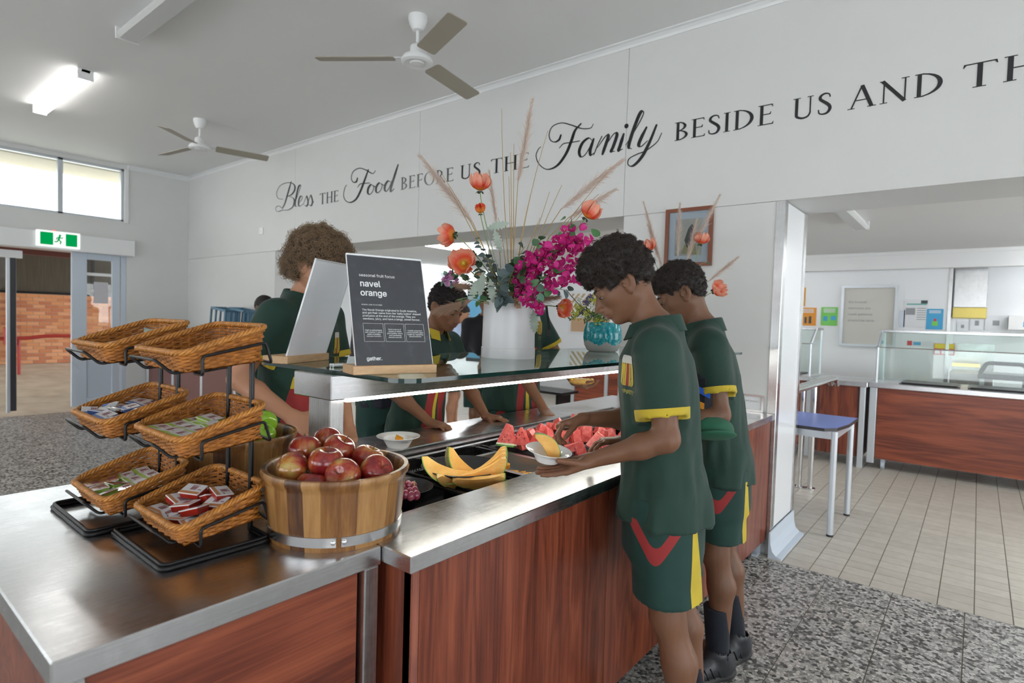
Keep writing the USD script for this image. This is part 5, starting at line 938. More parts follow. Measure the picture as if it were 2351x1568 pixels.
def hand(F, W, d, n, side, curl, s=1., spread=.10, thumb=(.7, .35, .3), tcurl=.25):
    """W wrist, d finger direction, n palm normal, side = direction of the thumb edge; curl: 4 x 3 bends towards the palm."""
    d = unit(d); n = unit(A(n) - d * (A(n) @ d)); t = unit(side - d * (A(side) @ d) - n * (A(side) @ n)); W = A(W, float)
    for o, w in ((.026, .0135), (.009, .0145), (-.009, .014), (-.025, .012)): F.cap(W + t * o * .55 * s - d * .004, W + d * .084 * s * (1 - abs(o - .005) * 2.2) + t * o * s, .0155 * s, w * s, .014, (n, 1.25))
    F.cap(W + t * .008 * s + n * .006 * s, W + d * .05 * s + t * .026 * s + n * .011 * s, .016 * s, .013 * s, .014)
    F.cap(W - t * .012 * s + n * .004 * s, W + d * .06 * s - t * .02 * s + n * .009 * s, .013 * s, .011 * s, .012)
    for i, (o, L, r) in enumerate(((.0255, (.040, .025, .019), .0086), (.0085, (.044, .029, .020), .0088), (-.0085, (.041, .027, .020), .0084), (-.0245, (.032, .020, .017), .0073))):
        p = W + d * .080 * s * (1 - abs(o - .006) * 2.4) + t * o * s; a = 0; sp = spread * (o / .02); dd = unit(d + t * sp); rr = r * s
        for j in range(3):
            a += curl[i][j]; q = p + (dd * math.cos(a) + n * math.sin(a)) * L[j] * s; F.cap(p, q, rr, rr * .93, .0035); p, rr = q, rr * .91
    p = W + d * .018 * s + t * .020 * s + n * .006 * s; td = unit(t * thumb[0] + d * thumb[1] + n * thumb[2]); r = .0125 * s
    for j, L in enumerate((.042, .032, .027)):
        q = p + td * L * s; F.cap(p, q, r, r * .84, .009 if j == 0 else .004); p, r = q, r * .86; td = unit(td + d * tcurl * .8 + n * tcurl * .5)
RELAX = [(.25, .3, .2)] * 4
def person(label, base, yaw, H, skinm, hairm, head, wrists, hands, lean=0., belly=0., hairstyle='afro', curlm=None, shirt='green', open_legs=(.0, .0), feet=None, detail=True, panel=None, crest=False, stripe='yellow', elbow=((-.3, .5, -1), (-.3, -.5, -1)), neck_fwd=.03, sleeve=.76, collar='green', seed=1, shorts=True, twist=0., hem_z=.83, bodyw=1., long_sleeve=False, hf=.0042, lips_m=None):
    """base (x, y); yaw of the facing direction; head = (down pitch, turn, roll); wrists in world coordinates (left, right); hands = (finger dir, palm normal, thumb side, curls, thumb, tcurl)."""
    s = H / 1.75; f, l = A([math.cos(yaw), math.sin(yaw), 0]), A([-math.sin(yaw), math.cos(yaw), 0]); O = A([base[0], base[1], 0.]); B = np.stack([f, l, A([0, 0, 1])], 1)
    def L(x, y, z): return O + B @ (A([x, y, z], float) * s)
    dx = lambda z: math.tan(lean) * max(z - .95, 0) + belly * math.exp(-((z - 1.08) / .15) ** 2) * 0
    hip = [L(0, .088, .92), L(0, -.088, .92)]; sh = [L(dx(1.42) + .0, .178 * bodyw, 1.415), L(dx(1.42), -.178 * bodyw, 1.415)]
    if twist: sh = [sh[0] + f * twist, sh[1] - f * twist]
    nb = L(dx(1.46) - .01, 0, 1.47); hp, ht, hr = head; HC = L(dx(1.5) + neck_fwd + .03, 0, 1.625)
    hR = B @ rot('z', ht) @ rot('y', hp) @ rot('x', hr); HP = lambda x, y, z: HC + hR @ (A([x, y, z]) * s)
    el = [ik(sh[i], wrists[i], .285 * s, .255 * s, B @ A(elbow[i])) for i in (0, 1)]
    pts = np.vstack([sh, el, wrists, hip, [HC], [O]]); lo, hi = pts.min(0) - .26, pts.max(0) + .26; lo[2] = -.02; hi[2] = HC[2] + .2
    fine = [(HC - .16 * s, HC + .16 * s)] + [(A(w) - .13, A(w) + .13) for w in wrists] if detail else []
    F = Field(lo, hi, .011, fine, hf if detail else None)
    # torso and legs
    tor = [(.80, -.005, 0, .09, .145), (.92, -.01, 0, .105, .160), (1.02, dx(1.02), 0, .095, .142), (1.12, dx(1.12), 0, .10, .145), (1.26, dx(1.26), 0, .112, .165), (1.36, dx(1.36), 0, .105, .165), (1.43, dx(1.43) - .005, 0, .075, .13), (1.48, dx(1.48) - .01, 0, .05, .06)]
    S_ = lambda rg: [(z * s, cx * s, cy * s, rx * s, ry * s * bodyw) for z, cx, cy, rx, ry in rg]
    F.col(S_(tor), (O, B), .02)
    ft = feet or [L(.01, .10, 0), L(-.01, -.09, 0)]
    for i in (0, 1):
        an = A([ft[i][0], ft[i][1], .085 * s]); kn = (hip[i] + an) / 2 + f * .018 * s + A([0, 0, .035 * s]); cf = kn * .68 + an * .32 - f * .022 * s
        F.cap(hip[i], kn, .082 * s, .054 * s, .03); F.cap(kn, cf, .050 * s, .053 * s, .03); F.cap(cf, an, .052 * s, .035 * s, .03); F.cap(an - A([0, 0, .03]), an + f * .13 * s - A([0, 0, .045 * s]), .036 * s, .028 * s, .02); F.cap(kn - A([0, 0, .01]) + f * .02 * s, kn + A([0, 0, .02]) + f * .02 * s, .035 * s, k=.02)
        F.cap(sh[i], el[i], .052 * s, .038 * s, .03); m = el[i] * .68 + A(wrists[i]) * .32; F.cap(el[i], m, .039 * s, .040 * s, .02); F.cap(m, wrists[i], .040 * s, .0255 * s, .02, (A(hands[i][1]) / np.linalg.norm(hands[i][1]), 1.12))
        hd = hands[i]; hand(F, wrists[i], hd[0], hd[1], hd[2], hd[3], s * 1.0, thumb=hd[4] if len(hd) > 4 else (.7, .5, .3), tcurl=hd[5] if len(hd) > 5 else .25)
    # neck and head
    F.cap(nb - A([0, 0, .03 * s]), HP(-.025, 0, -.06), .060 * s, .052 * s, .03); F.cap(sh[0], nb + A([0, 0, .0]), .045 * s, .05 * s, .035); F.cap(sh[1], nb, .045 * s, .05 * s, .035)
    r3 = lambda a, b, c: A([a, b, c]) * s
    F.ell(HP(-.012, 0, .028), hR, r3(.099, .077, .093), .02); F.ell(HP(.032, 0, -.035), hR, r3(.060, .058, .084), .03); F.ell(HP(-.005, 0, -.03), hR, r3(.075, .066, .062), .03)
    for y in (1, -1):
        F.cap(HP(-.012, y * .052, -.055), HP(.058, y * .016, -.100), .016 * s, .016 * s, .03); F.ell(HP(.055, y * .040, -.026), hR, r3(.022, .020, .018), .02); F.cap(HP(.080, y * .040, .014), HP(.089, y * .012, .010), .009 * s, .010 * s, .014)
    F.cap(HP(.074, .006, -.102), HP(.074, -.006, -.102), .015 * s, k=.02)
    for y in (1, -1): F.ell(HP(.103, y * .034, -.008), hR, r3(.017, .019, .0125), .012, True)
    for y in (1, -1): F.ell(HP(.080, y * .033, -.004), hR, r3(.0128, .016, .0105), .004)
    F.cap(HP(.087, 0, .0), HP(.116, 0, -.042), .0080 * s, .0125 * s, .010); F.ell(HP(.106, .0155, -.047), hR, r3(.013, .0095, .0095), .007); F.ell(HP(.106, -.0155, -.047), hR, r3(.013, .0095, .0095), .007)
    F.cap(HP(.086, 0, -.035), HP(.094, 0, -.058), .015 * s, .013 * s, .012); F.ell(HP(.086, 0, -.068), hR, r3(.020, .030, .020), .014); F.ell(HP(.0985, 0, -.0665), hR, r3(.012, .024, .0065), .004); F.ell(HP(.0965, 0, -.0795), hR, r3(.012, .021, .0075), .004)
    for y in (1, -1):
        eR = hR @ rot('y', -.22) @ rot('z', y * -.40); F.ell(HP(-.014, y * .080, -.010), eR, r3(.0235, .0085, .035), .005); F.ell(HP(-.008, y * .089, -.006), eR, r3(.0125, .0085, .021), .003, True); F.ell(HP(.004, y * .081, -.012), eR, r3(.005, .006, .008), .003); F.ell(HP(-.006, y * .080, -.038), eR, r3(.010, .007, .010), .005)
    body = biggest(relax(F.net(), 2))
    t = thing('person', label, 'person', (O[0], O[1], 0)); T = TR(-O)
    put = lambda nm, me, mm, par=None, sm=True, **kw: obj(nm, xf(me, T), mm, par or t, sm, **kw)
    # lips, eyes, brows
    lipg = np.min([np.linalg.norm(((body[0] - HP(.0995, 0, z)) @ hR) / r3(.016, .0255, rz), axis=1) for z, rz in ((-.0665, .0068), (-.0795, .0078))], 0)
    lips, rest = split(body, 1 - lipg) if detail else (None, body)
    bd = put('body', rest, skinm)
    if lips is not None and len(lips[1]): put('lips', lips, lips_m or lipm)
    for y in (1, -1):
        put('eye', (blob((0, 0, 0), A([.0124, .0130, .0032]) * s, 2)[0] @ hR.T + HP(.0800, y * .033, -.0105), blob((0, 0, 0), 1, 2)[1]), 'eye'); put('iris', (blob((0, 0, 0), A([.0060, .0072, .0036]) * s, 2)[0] @ hR.T + HP(.0888, y * .032, -.0110), blob((0, 0, 0), 1, 2)[1]), 'iris')
        put('eyelash', tube([HP(.080 + .0137 * math.cos(q) * .97, y * (.033 + .0170 * math.sin(q)), -.0072 - .0012 * abs(math.sin(q))) for q in np.linspace(-1.15, 1.15, 9)], A([.0006, .0013, .0015, .0015, .0015, .0015, .0015, .0013, .0006]) * s, 6), 'brow')
        put('eyebrow', tube(bend([HP(.0975, y * .012, .0125), HP(.0955, y * .030, .0195), HP(.0805, y * .050, .0145)], .02), A([.0032, .0038, .0042, .0045, .0042, .003, .0015]) * s, 8), 'brow')
    # hair
    hb = Field(HC - .2, HC + .2, .0065)
    hz = {'afro': ((-.012, 0, .062, .112, .090, .098), (.045, 0, .085, .070, .072, .062), (-.05, 0, .03, .068, .082, .085)), 'short': ((-.014, 0, .045, .106, .085, .090), (.04, 0, .068, .062, .066, .050), (-.05, 0, .01, .062, .080, .080)), 'long': ((-.012, 0, .050, .118, .100, .100), (-.06, 0, -.015, .075, .095, .10), (.05, 0, .06, .07, .085, .07)), 'crop': ((-.014, 0, .034, .104, .081, .092), (-.04, 0, .01, .07, .078, .08), (.03, 0, .05, .06, .064, .05))}[hairstyle]
    for x, y, z, a, b, c in hz: hb.ell(HP(x, y, z), hR, r3(a, b, c), .02)
    hb.ell(HP(.085, 0, -.045), hR, r3(.062, .105, .085), .012, True)            # face
    hb.ell(HP(.012, .09, -.032), hR, r3(.040, .05, .042), .010, True); hb.ell(HP(.012, -.09, -.032), hR, r3(.040, .05, .042), .010, True)   # ears
    hb.ell(HP(-.03, 0, -.125), hR, r3(.13, .12, .062), .012, True)             # nape
    hm = biggest(hb.net()); hn = normals(hm); q = (hm[0] - HC) / s
    amp = {'afro': .030, 'short': .016, 'long': .030, 'crop': .004}[hairstyle]; fr = {'afro': 56, 'short': 72, 'long': 46, 'crop': 120}[hairstyle]
    bump_ = meshkit.noise(q * fr, seed) * .65 + meshkit.noise(q * fr * 2.1, seed + 1) * .35 - .42
    hp_ = hm[0] + hn * (bump_ * amp * 1.3)[:, None]; h_o = put('hair', (hp_, hm[1]), hairm)
    if hairstyle != 'crop':
        loc = (hm[0] - HC) @ hR / s; ok = np.einsum('ij,ij->i', hn, (hm[0] - HC)) > 0
        nC = {'afro': 3600, 'short': 3000, 'long': 3200}[hairstyle] if detail else 700
        C, Wd, cnt = coils(hp_[ok] - O, hn[ok], nC, {'afro': .0065, 'short': .0052, 'long': .0105}[hairstyle], seed, .0014, (1.3, 3.), .9 if hairstyle != 'long' else 1.3); curves('curl', curlm or hairm, h_o, C, Wd, cnt)
    # shirt
    Sf = Field(lo, hi, .0085 if detail else .013)
    hem = hem_z
    st = [(hem, -.005, 0, .158, .206), (.92, -.005, 0, .150, .200), (1.02, dx(1.02) * .8 + .004, 0, .138, .180), (1.15, dx(1.15) * .9 + .004, 0, .132, .180), (1.28, dx(1.28), 0, .136, .188), (1.37, dx(1.37), 0, .124, .185), (1.435, dx(1.43) - .005, 0, .092, .150), (1.475, dx(1.47) - .01, 0, .074, .085), (1.50, dx(1.5) - .012, 0, .066, .072)]
    ends = []
    for i in (0, 1):
        ax = unit(el[i] - sh[i]); e = sh[i] + (el[i] - sh[i]) * (sleeve if not long_sleeve else 1.); ends.append((e, ax)); Sf.cap(sh[i] + A([0, 0, -.005]), e + ax * .03, .064 * s, .076 * s, .04)
        if long_sleeve: Sf.cap(el[i], wrists[i], .066 * s, .045 * s, .03)
    for i in (0, 1):
        if long_sleeve: continue
        e, ax = ends[i]
        c0 = e + ax * .06; sl, P = Sf.win(np.minimum(e, c0) - .11, np.maximum(e, c0) + .11)
        if sl is not None:
            d_ = (P - e) @ ax; rad = np.linalg.norm((P - e) - d_[..., None] * ax, axis=-1); Sf.D[sl] = np.where(rad < .115, np.maximum(Sf.D[sl], d_), Sf.D[sl])
        Sf.cap(e - ax * .035, e + ax * .03, .052 * s, .058 * s, .006, None, True); Sf.cap(e - ax * .004, e + ax * .09, .060 * s, .066 * s, .010, None, True)
    Sf.col(S_(st), (O, B), .055)
    for i in (0, 1): Sf.cap(sh[i] - A([0, 0, .012 * s]), nb - A([0, 0, .018 * s]), .058 * s, .066 * s, .04)
    Sf.cap(nb - A([0, 0, .02]), HP(-.02, 0, -.06), .061 * s, .062 * s, .01, None, True)
    Sf.D[:, :, :max(np.searchsorted(Sf.ax[2], hem * s), 1)] = 1e3
    sm = biggest(relax(Sf.net(), 3)); sn = normals(sm); ql = (sm[0] - O) @ B / s
    # folds: long soft creases, mostly running down, stronger at the waist and away from the shoulders
    w = np.clip((1.40 - ql[:, 2]) / .35, .15, 1)
    if not long_sleeve:
        for i in (0, 1):
            e, ax = ends[i]; d_ = (sm[0] - e) @ ax; rad = np.linalg.norm((sm[0] - e) - d_[:, None] * ax, axis=1); w = np.where((rad < .12) & (d_ < .02), w * np.clip((-d_ - .11) / .08, 0, 1), w)
    fold = (meshkit.noise(np.c_[ql[:, 0] * 16 + ql[:, 2] * 3, ql[:, 1] * 16, ql[:, 2] * 2.6] + seed, seed) - .5) * .027 + (meshkit.noise(np.c_[ql[:, 0] * 34, ql[:, 1] * 34 + ql[:, 2] * 5, ql[:, 2] * 7] + seed * 3, seed + 5) - .5) * .013
    sm = (sm[0] + sn * (fold * w * s)[:, None], sm[1]); ql = (sm[0] - O) @ B / s
    rest = sm
    if not long_sleeve:
        for i in (0, 1):
            e, ax = ends[i]; v = rest[0]; d_ = (v - e) @ ax; rad = np.linalg.norm((v - e) - d_[:, None] * ax, axis=1); g = np.min([d_ + .026, .010 - d_, .098 - rad], 0)
            cuff, rest = split(rest, g); cn = normals(cuff)
            if len(cuff[1]): put('cuff', (cuff[0] + cn * .002, cuff[1]), 'yellow', label='yellow sleeve cuff')
    if panel:                                          # coloured side panels down the front
        for nm, mm, (y0, y1), (z0, z1), sl_ in panel:
            ql = (rest[0] - O) @ B / s; nn = normals(rest) @ f; g = np.min([ql[:, 1] - (y0 + sl_ * (ql[:, 2] - 1)), (y1 + sl_ * (ql[:, 2] - 1)) - ql[:, 1], ql[:, 2] - z0, z1 - ql[:, 2], ql[:, 0] - .02], 0)
            pa, rest = split(rest, g)
            if len(pa[1]): put(nm, pa, mm, label={'red': 'red front panel', 'yellow': 'yellow stripe', 'grey_stripe': 'pale grey stripe', 'navy': 'dark piping'}[mm])
    if crest:
        cy, cz, k_, ca, wu = crest; q0 = (rest[0] - O) @ B / s; near = (np.abs(q0[:, 1] - cy) < .02) & (np.abs(q0[:, 2] - cz) < .03) & (q0[:, 0] > .0); cx = q0[near, 0].mean()
        UY = lambda v: ((((v - O) @ B / s)[:, 1] - cy) * math.cos(ca) - (((v - O) @ B / s)[:, 0] - cx) * math.sin(ca)) / wu
        ql = q0; y, z = UY(rest[0]) / k_, (ql[:, 2] - cz) / k_
        shield = np.min([.040 - np.abs(y), .055 - z, z + .06, ql[:, 0] - .0, .066 - np.hypot(np.abs(y) * 1.15, np.maximum(-z - .002, 0)), .06 - np.abs(ql[:, 0] - cx)], 0)
        cr, rest = split(rest, shield); cn = normals(cr); cr = (cr[0] + cn * .0015, cr[1])
        y, z = UY(cr[0]) / k_, (((cr[0] - O) @ B / s)[:, 2] - cz) / k_
        top, low = split(cr, z - .026); put('crest', top, 'crest_white', label='white top of the embroidered shield crest')
        y = UY(low[0]) / k_; red_, low = split(low, .0075 - np.abs(y)); put('crest_stripe', red_, 'red', label='red centre stripe of the crest')
        y = UY(low[0]) / k_; gr_, low = split(low, np.max([.0022 - np.abs(np.abs(y) - .016), .0022 - np.abs(np.abs(y) - .027)], 0)); put('crest_field', low, 'yellow', label='yellow field of the crest'); put('crest_bars', gr_, 'green', label='green bars of the crest')
        ql = (rest[0] - O) @ B / s; y, z = UY(rest[0]) / k_, (ql[:, 2] - cz) / k_
        wob = .0012 * np.sign(np.sin(y * 620)); g = np.max([np.min([.0035 - np.abs(z + .077 + y * y * 2 + wob * .4), .036 - np.abs(y)], 0), np.min([.0030 - np.abs(z + .089 + y * y * 2 - wob * .4), .030 - np.abs(y)], 0)], 0); mo, rest = split(rest, np.minimum(g, .07 - np.abs(ql[:, 0] - cx)))
        if len(mo[1]): put('crest_motto', mo, M.setdefault('thread', plain('gold_thread', (.20, .19, .04), .7)), label='small gold stitched motto')
    put('shirt', rest, shirt)
    # collar: folded band round the neck
    c0 = L(dx(1.49) - .008, 0, 1.49); a = np.linspace(-PI * .86, PI * .86, 40) + PI; V = []
    for k, (rr, zz) in enumerate(((.068, .024), (.071, .034), (.077, .032), (.096, -.018), (.099, -.020), (.093, -.022), (.074, .018))):
        fr_ = np.cos(a - PI); drop = (1 - np.cos(a - PI)) * 0 + (np.abs(a - PI) / PI) ** 2 * (-.055); x = np.cos(a) * rr * 1.04; y = np.sin(a) * rr; V.append(c0 + (np.outer(x + (np.abs(a - PI) / PI) ** 3 * .028, f) + np.outer(y, l) + np.outer(zz + drop - x * math.tan(lean) * .0, A([0, 0, 1]))) * s)
    V = np.stack(V, 1).reshape(-1, 3); i, j = np.meshgrid(np.arange(39), np.arange(6), indexing='ij'); i, j = i.ravel(), j.ravel(); put('collar', (V, np.vstack([np.stack([i * 7 + j, i * 7 + j + 1, (i + 1) * 7 + j + 1, (i + 1) * 7 + j], 1)])), collar)
    if shorts:
        hm_ = .60; SF = Field(lo, hi, .0085 if detail else .014)
        SF.col(S_([(.72, -.006, 0, .140, .182), (.84, -.006, 0, .138, .182), (.98, 0, 0, .118, .162)]), (O, B), .02)
        for i in (0, 1):
            an = A([ft[i][0], ft[i][1], .085 * s]); kn = (hip[i] + an) / 2 + f * .012 * s; e = hip[i] + (kn - hip[i]) * 1.02; SF.cap(hip[i] + A([0, 0, -.03]), e - A([0, 0, .02]), .112 * s, .108 * s, .03); 
        SF.D[:, :, :np.searchsorted(SF.ax[2], hm_ * s)] = 1e3; SF.D[:, :, np.searchsorted(SF.ax[2], .93 * s):] = 1e3
        for i in (0, 1): an = A([ft[i][0], ft[i][1], .085 * s]); kn = (hip[i] + an) / 2 + f * .012 * s; SF.cap(hip[i] * .3 + kn * .7, kn - A([0, 0, .1]), .094 * s, .096 * s, .004, None, True)
        so = biggest(relax(SF.net(), 3)); nn = normals(so); ql = (so[0] - O) @ B / s; w = np.clip((.95 - ql[:, 2]) / .3, 0, 1)
        so = (so[0] + nn * ((meshkit.noise(np.c_[ql[:, :2] * 18, ql[:, 2] * 3.5] + seed, seed) - .5) * .016 * w * s)[:, None], so[1]); rest = so
        for sg_ in (1, -1):
            if not stripe: break
            ql = (rest[0] - O) @ B / s; z = ql[:, 2]; xs = ql[:, 0]; wd_ = np.interp(z, [.6, .66, .74, .86], [.019, .021, .014, .006]); xc_ = np.interp(z, [.6, .86], [-.112, -.094])
            ye, rest = split(rest, np.minimum(np.minimum(wd_ - np.abs(xs - xc_), ql[:, 1] * sg_ - .02), hem_z + .03 - z))
            if len(ye[1]): put('side_stripe', ye, 'yellow', label='yellow side stripe')
            ql = (rest[0] - O) @ B / s; z = ql[:, 2]; xs = ql[:, 0]; ax_ = np.abs(xs - .026); g = np.min([.017 - np.abs(z - (.760 + np.where(ax_ < .02, ax_ * ax_ * 30, .012 + (ax_ - .02) * 1.55))) * .62, ql[:, 1] * sg_ - .05, hem_z + .03 - z], 0); re, rest = split(rest, g)
            if len(re[1]): put('chevron', re, 'red', label='red V stripe')
        put('shorts', rest, 'green_short')
    return t, dict(O=O, B=B, s=s, HP=HP, L=L, el=el, sh=sh, ft=ft, f=f, l=l, put=put, t=t)
lipm = None
def footwear(J, names=(('sock', 'navy'),), top=.25, yaw_off=(.0, .0)):
    """Crew socks and laced black shoes for both feet."""
    O, B, s, put, ft = J['O'], J['B'], J['s'], J['put'], J['ft']
    for i in (0, 1):
        a_ = yaw_off[i]; fw = rot('z', a_) @ J['f']; sd = np.cross(A([0, 0, 1]), fw); an = A([ft[i][0], ft[i][1], .085 * s])
        hip = J['L'](0, .088 if i == 0 else -.088, .92); kn = (hip + an) / 2 + J['f'] * .018 * s + A([0, 0, .035 * s]); u = unit(kn - an)
        S = Field(an - .2, an + .3, .007); S.cap(an - A([0, 0, .04]), an + u * (top - .085), .044 * s, .054 * s, .02); S.cap(an - A([0, 0, .03]), an + fw * .06 - A([0, 0, .03]), .042, .036, .02); S.D[:, :, np.searchsorted(S.ax[2], top):] = 1e3
        put('sock', relax(S.net(), 1), 'navy')
        R = np.stack([fw, sd, A([0, 0, 1])], 1); c = A([ft[i][0], ft[i][1], 0.]) + fw * .045
        H_ = Field(c - .25, c + .25, .006)
        H_.ell(c + fw * -.075 + A([0, 0, .055]), R, A([.052, .042, .058]), .02); H_.ell(c + fw * .0 + A([0, 0, .050]), R, A([.085, .044, .052]), .03); H_.ell(c + fw * .085 + A([0, 0, .038]), R, A([.062, .048, .036]), .03); H_.cap(an - A([0, 0, .03]) - fw * .01, an + A([0, 0, .018]) + fw * .005, .052, .053, .02)
        H_.cap(an + A([0, 0, .005]), an + A([0, 0, .10]), .045, .047, .004, None, True); H_.D[:, :, :np.searchsorted(H_.ax[2], .02)] = 1e3
        put('shoe', relax(H_.net(), 1), 'shoe')
        P = Field(c - .25, c + .25, .006); P.ell(c + fw * -.07 + A([0, 0, .018]), R, A([.062, .047, .030]), .02); P.ell(c + fw * .06 + A([0, 0, .016]), R, A([.098, .053, .024]), .02); P.cap(c - fw * .05 + A([0, 0, .016]), c + fw * .06 + A([0, 0, .015]), .036, .04, .02); P.D[:, :, :max(np.searchsorted(P.ax[2], .0005), 1)] = 1e3; P.D[:, :, np.searchsorted(P.ax[2], .034):] = 1e3
        put('shoe_sole', relax(P.net(), 1), 'rubber')
        lc = [tube(bend([c + fw * (.02 + k * .018) + sd * -.026 + A([0, 0, .088 - k * .009]), c + fw * (.03 + k * .018) + A([0, 0, .098 - k * .010]), c + fw * (.02 + k * .018) + sd * .026 + A([0, 0, .088 - k * .009])], .02), .0028, 6) for k in range(4)]
        m_ = MB(); [m_.add(q) for q in lc]; put('laces', m_.mesh(), 'black', kind='stuff')
        m_ = MB(); [m_.add(tube([c + fw * (-.02 + k * .03) + sd * sg * .047 + A([0, 0, .03]), c + fw * (.0 + k * .03) + sd * sg * .040 + A([0, 0, .07])], .003, 5)) for k in range(4) for sg in (1, -1)]; put('shoe_stitching', m_.mesh(), 'black', kind='stuff')
M['skin_a'] = skin('dark_brown_skin', (.17, .080, .044)); M['skin_b'] = skin('dark_brown_skin_b', (.155, .075, .042)); M['skin_c'] = skin('tan_skin', (.42, .21, .125)); M['skin_d'] = skin('brown_skin', (.21, .098, .052))
lipm = plain('lip_skin', (.20, .075, .055), .4)
M['hair_black'] = hair_mat('black_hair', (.014, .010, .009)); M['hair_brown'] = hair_mat('brown_curly_hair', (.055, .033, .018)); M['curl_brown'] = hair_mat('light_brown_curls', (.19, .125, .072)); M['curl_black'] = hair_mat('black_curls', (.030, .021, .017)); M['hair_dark'] = hair_mat('dark_brown_hair', (.022, .013, .009))
HOLD = [(.25, .45, .3), (.3, .5, .35), (.35, .55, .4), (.4, .6, .4)]
# ---- boy at the counter
b1 = at(1530, 900, 1.92); yaw1 = math.atan2(-.45, -.89)
wl, wr = at(1352, 1058, 1.80), at(1335, 962, 1.98)
P1, J1 = person('young man in green polo with tall afro, holding a white bowl over the fruit bar', b1[:2], yaw1, 1.70, 'skin_a', 'hair_black', (.56, .10, 0), (wl, wr),
    ((at(1275, 1082, 1.80) - wl, at(1300, 1040, 1.80) - at(1300, 1090, 1.82), at(1300, 1040, 1.72) - at(1310, 1085, 1.80), [(.16, .14, .1), (.14, .14, .1), (.14, .16, .1), (.2, .2, .1)], (.38, .85, .62), .12),
     (at(1262, 985, 1.95) - wr, at(1280, 1010, 1.95) - at(1275, 970, 1.97), at(1290, 1010, 1.88) - at(1290, 975, 1.97), [(.75, .5, .35), (.8, .6, .4), (.9, .7, .4), (1.0, .8, .4)], (.5, .9, .5), .15)),
    lean=.09, hairstyle='afro', curlm='curl_black', crest=(.128, 1.335, .85, .8, 1.35), elbow=((-.8, .25, -1), (-.5, -.4, -1)), seed=3, hf=.0032, neck_fwd=.085, feet=[at(1575, 1560, 1.80), at(1600, 1540, 2.05)])
footwear(J1, top=.26)
# ---- boy behind him
b2 = at(1650, 900, 2.42); wl, wr = at(1515, 990, 2.16), at(1432, 1012, 2.18)
P2, J2 = person('young man in green polo with short curls, second in line with cap under arm', b2[:2], yaw1 + .05, 1.70, 'skin_b', 'hair_black', (.50, -.05, 0), (wl, wr),
    ((at(1470, 1000, 2.14) - wl, at(1600, 1000, 2.3) - at(1600, 960, 2.3), at(1580, 960, 2.3) - at(1600, 960, 2.18), [(.8, .6, .4)] * 4, (.3, 1., .4)),
     (at(1392, 1012, 2.16) - wr, at(1392, 1030, 2.16) - at(1392, 1000, 2.16), at(1392, 1010, 2.0) - at(1392, 1010, 2.2), HOLD, (.5, .9, .4))),
    lean=.16, hairstyle='short', curlm='curl_black', elbow=((-.55, .1, -1), (-.4, -.4, -1)), seed=8, hf=.0034, neck_fwd=.06, feet=[at(1648, 1535, 2.38), at(1690, 1500, 2.52)], sleeve=.72)
footwear(J2, top=.30, yaw_off=(.55, .75))
# ---- boys across the counter: striped jerseys
JER = [('red_panel', 'red', (-.085, -.028), (.80, 1.22), .10), ('red_panel', 'red', (.02, .085), (.80, 1.22), -.10), ('front_stripe', 'yellow', (-.024, .004), (.80, 1.24), 0)]
b3 = at(672, 900, 2.50); wl, wr = at(800, 985, 2.55), at(672, 958, 2.25)
P3, J3 = person('boy with light brown curls in green and red jersey, behind the leaning signs', b3[:2], .40, 1.78, 'skin_c', 'hair_brown', (.30, .0, 0), (wl, wr),
    ((A([.8, -.5, -.4]), A([0, 0, -1]), A([.3, -.9, 0]), HOLD), (at(735, 1000, 2.2) - wr, A([.2, .6, -.5]), A([.5, .2, .8]), HOLD)), lean=.10, hairstyle='long', curlm='curl_brown', elbow=((-.3, .6, -1), (-1.2, -.55, -.5)), seed=15, lips_m=plain('pale_lip', (.40, .17, .12), .4), shorts=True, sleeve=.66,
    panel=[('red_panel', 'red', (-.16, -.03), (.70, 1.12), .12), ('yellow_flash', 'yellow', (-.16, -.03), (1.12, 1.17), .12), ('red_panel', 'red', (.03, .13), (.70, 1.12), -.12), ('front_stripe', 'yellow', (-.03, .0), (.70, 1.2), .0)], crest=(.09, 1.30, .8, .5, 1.))
b4 = at(955, 900, 3.18); wl, wr = at(1115, 955, 3.13), at(985, 968, 2.86)
P4, J4 = person('younger boy in striped jersey looking down, hands flat on the rear ledge', b4[:2], .08, 1.62, 'skin_d', 'hair_black', (.42, -.05, 0), (wl, wr),
    ((at(1165, 962, 3.10) - wl, A([0, 0, -1]), at(1130, 985, 2.9) - at(1130, 955, 3.1), [(.25, .25, .1), (.2, .2, .1), (.2, .2, .1), (.3, .2, .1)], (.9, .5, .1)), (at(1070, 992, 2.78) - wr, A([0, 0, -1]), A([.3, .9, 0]), [(.3, .35, .2), (.2, .3, .2), (.2, .3, .2), (.3, .4, .2)], (.8, .6, .1))),
    lean=.22, hairstyle='short', elbow=((-.4, .7, -.8), (-.6, -.5, -.8)), seed=21, neck_fwd=.07, bodyw=1.0, panel=JER, collar='yellow')
b5 = at(1176, 900, 3.85); wl, wr = at(1318, 878, 3.85), at(1250, 942, 3.40)
P5, J5 = person('tall boy in striped jersey, face hidden behind the flower arrangement', b5[:2], -.10, 1.82, 'skin_d', 'hair_black', (.25, 0, 0), (wl, wr),
    ((at(1345, 888, 3.85) - wl, A([.2, .1, 1]), A([.6, -.5, .2]), [(.5, .5, .3)] * 4, (.4, .9, .5)), (at(1262, 960, 3.3) - wr, A([0, 0, -1]), A([.3, .9, 0]), HOLD)), lean=.05, neck_fwd=.02, bodyw=1.08, hairstyle='short', elbow=((-.3, .8, -.8), (-.2, -.6, -1)), seed=30, panel=JER, crest=(.10, 1.36, 1., .45, 1.))
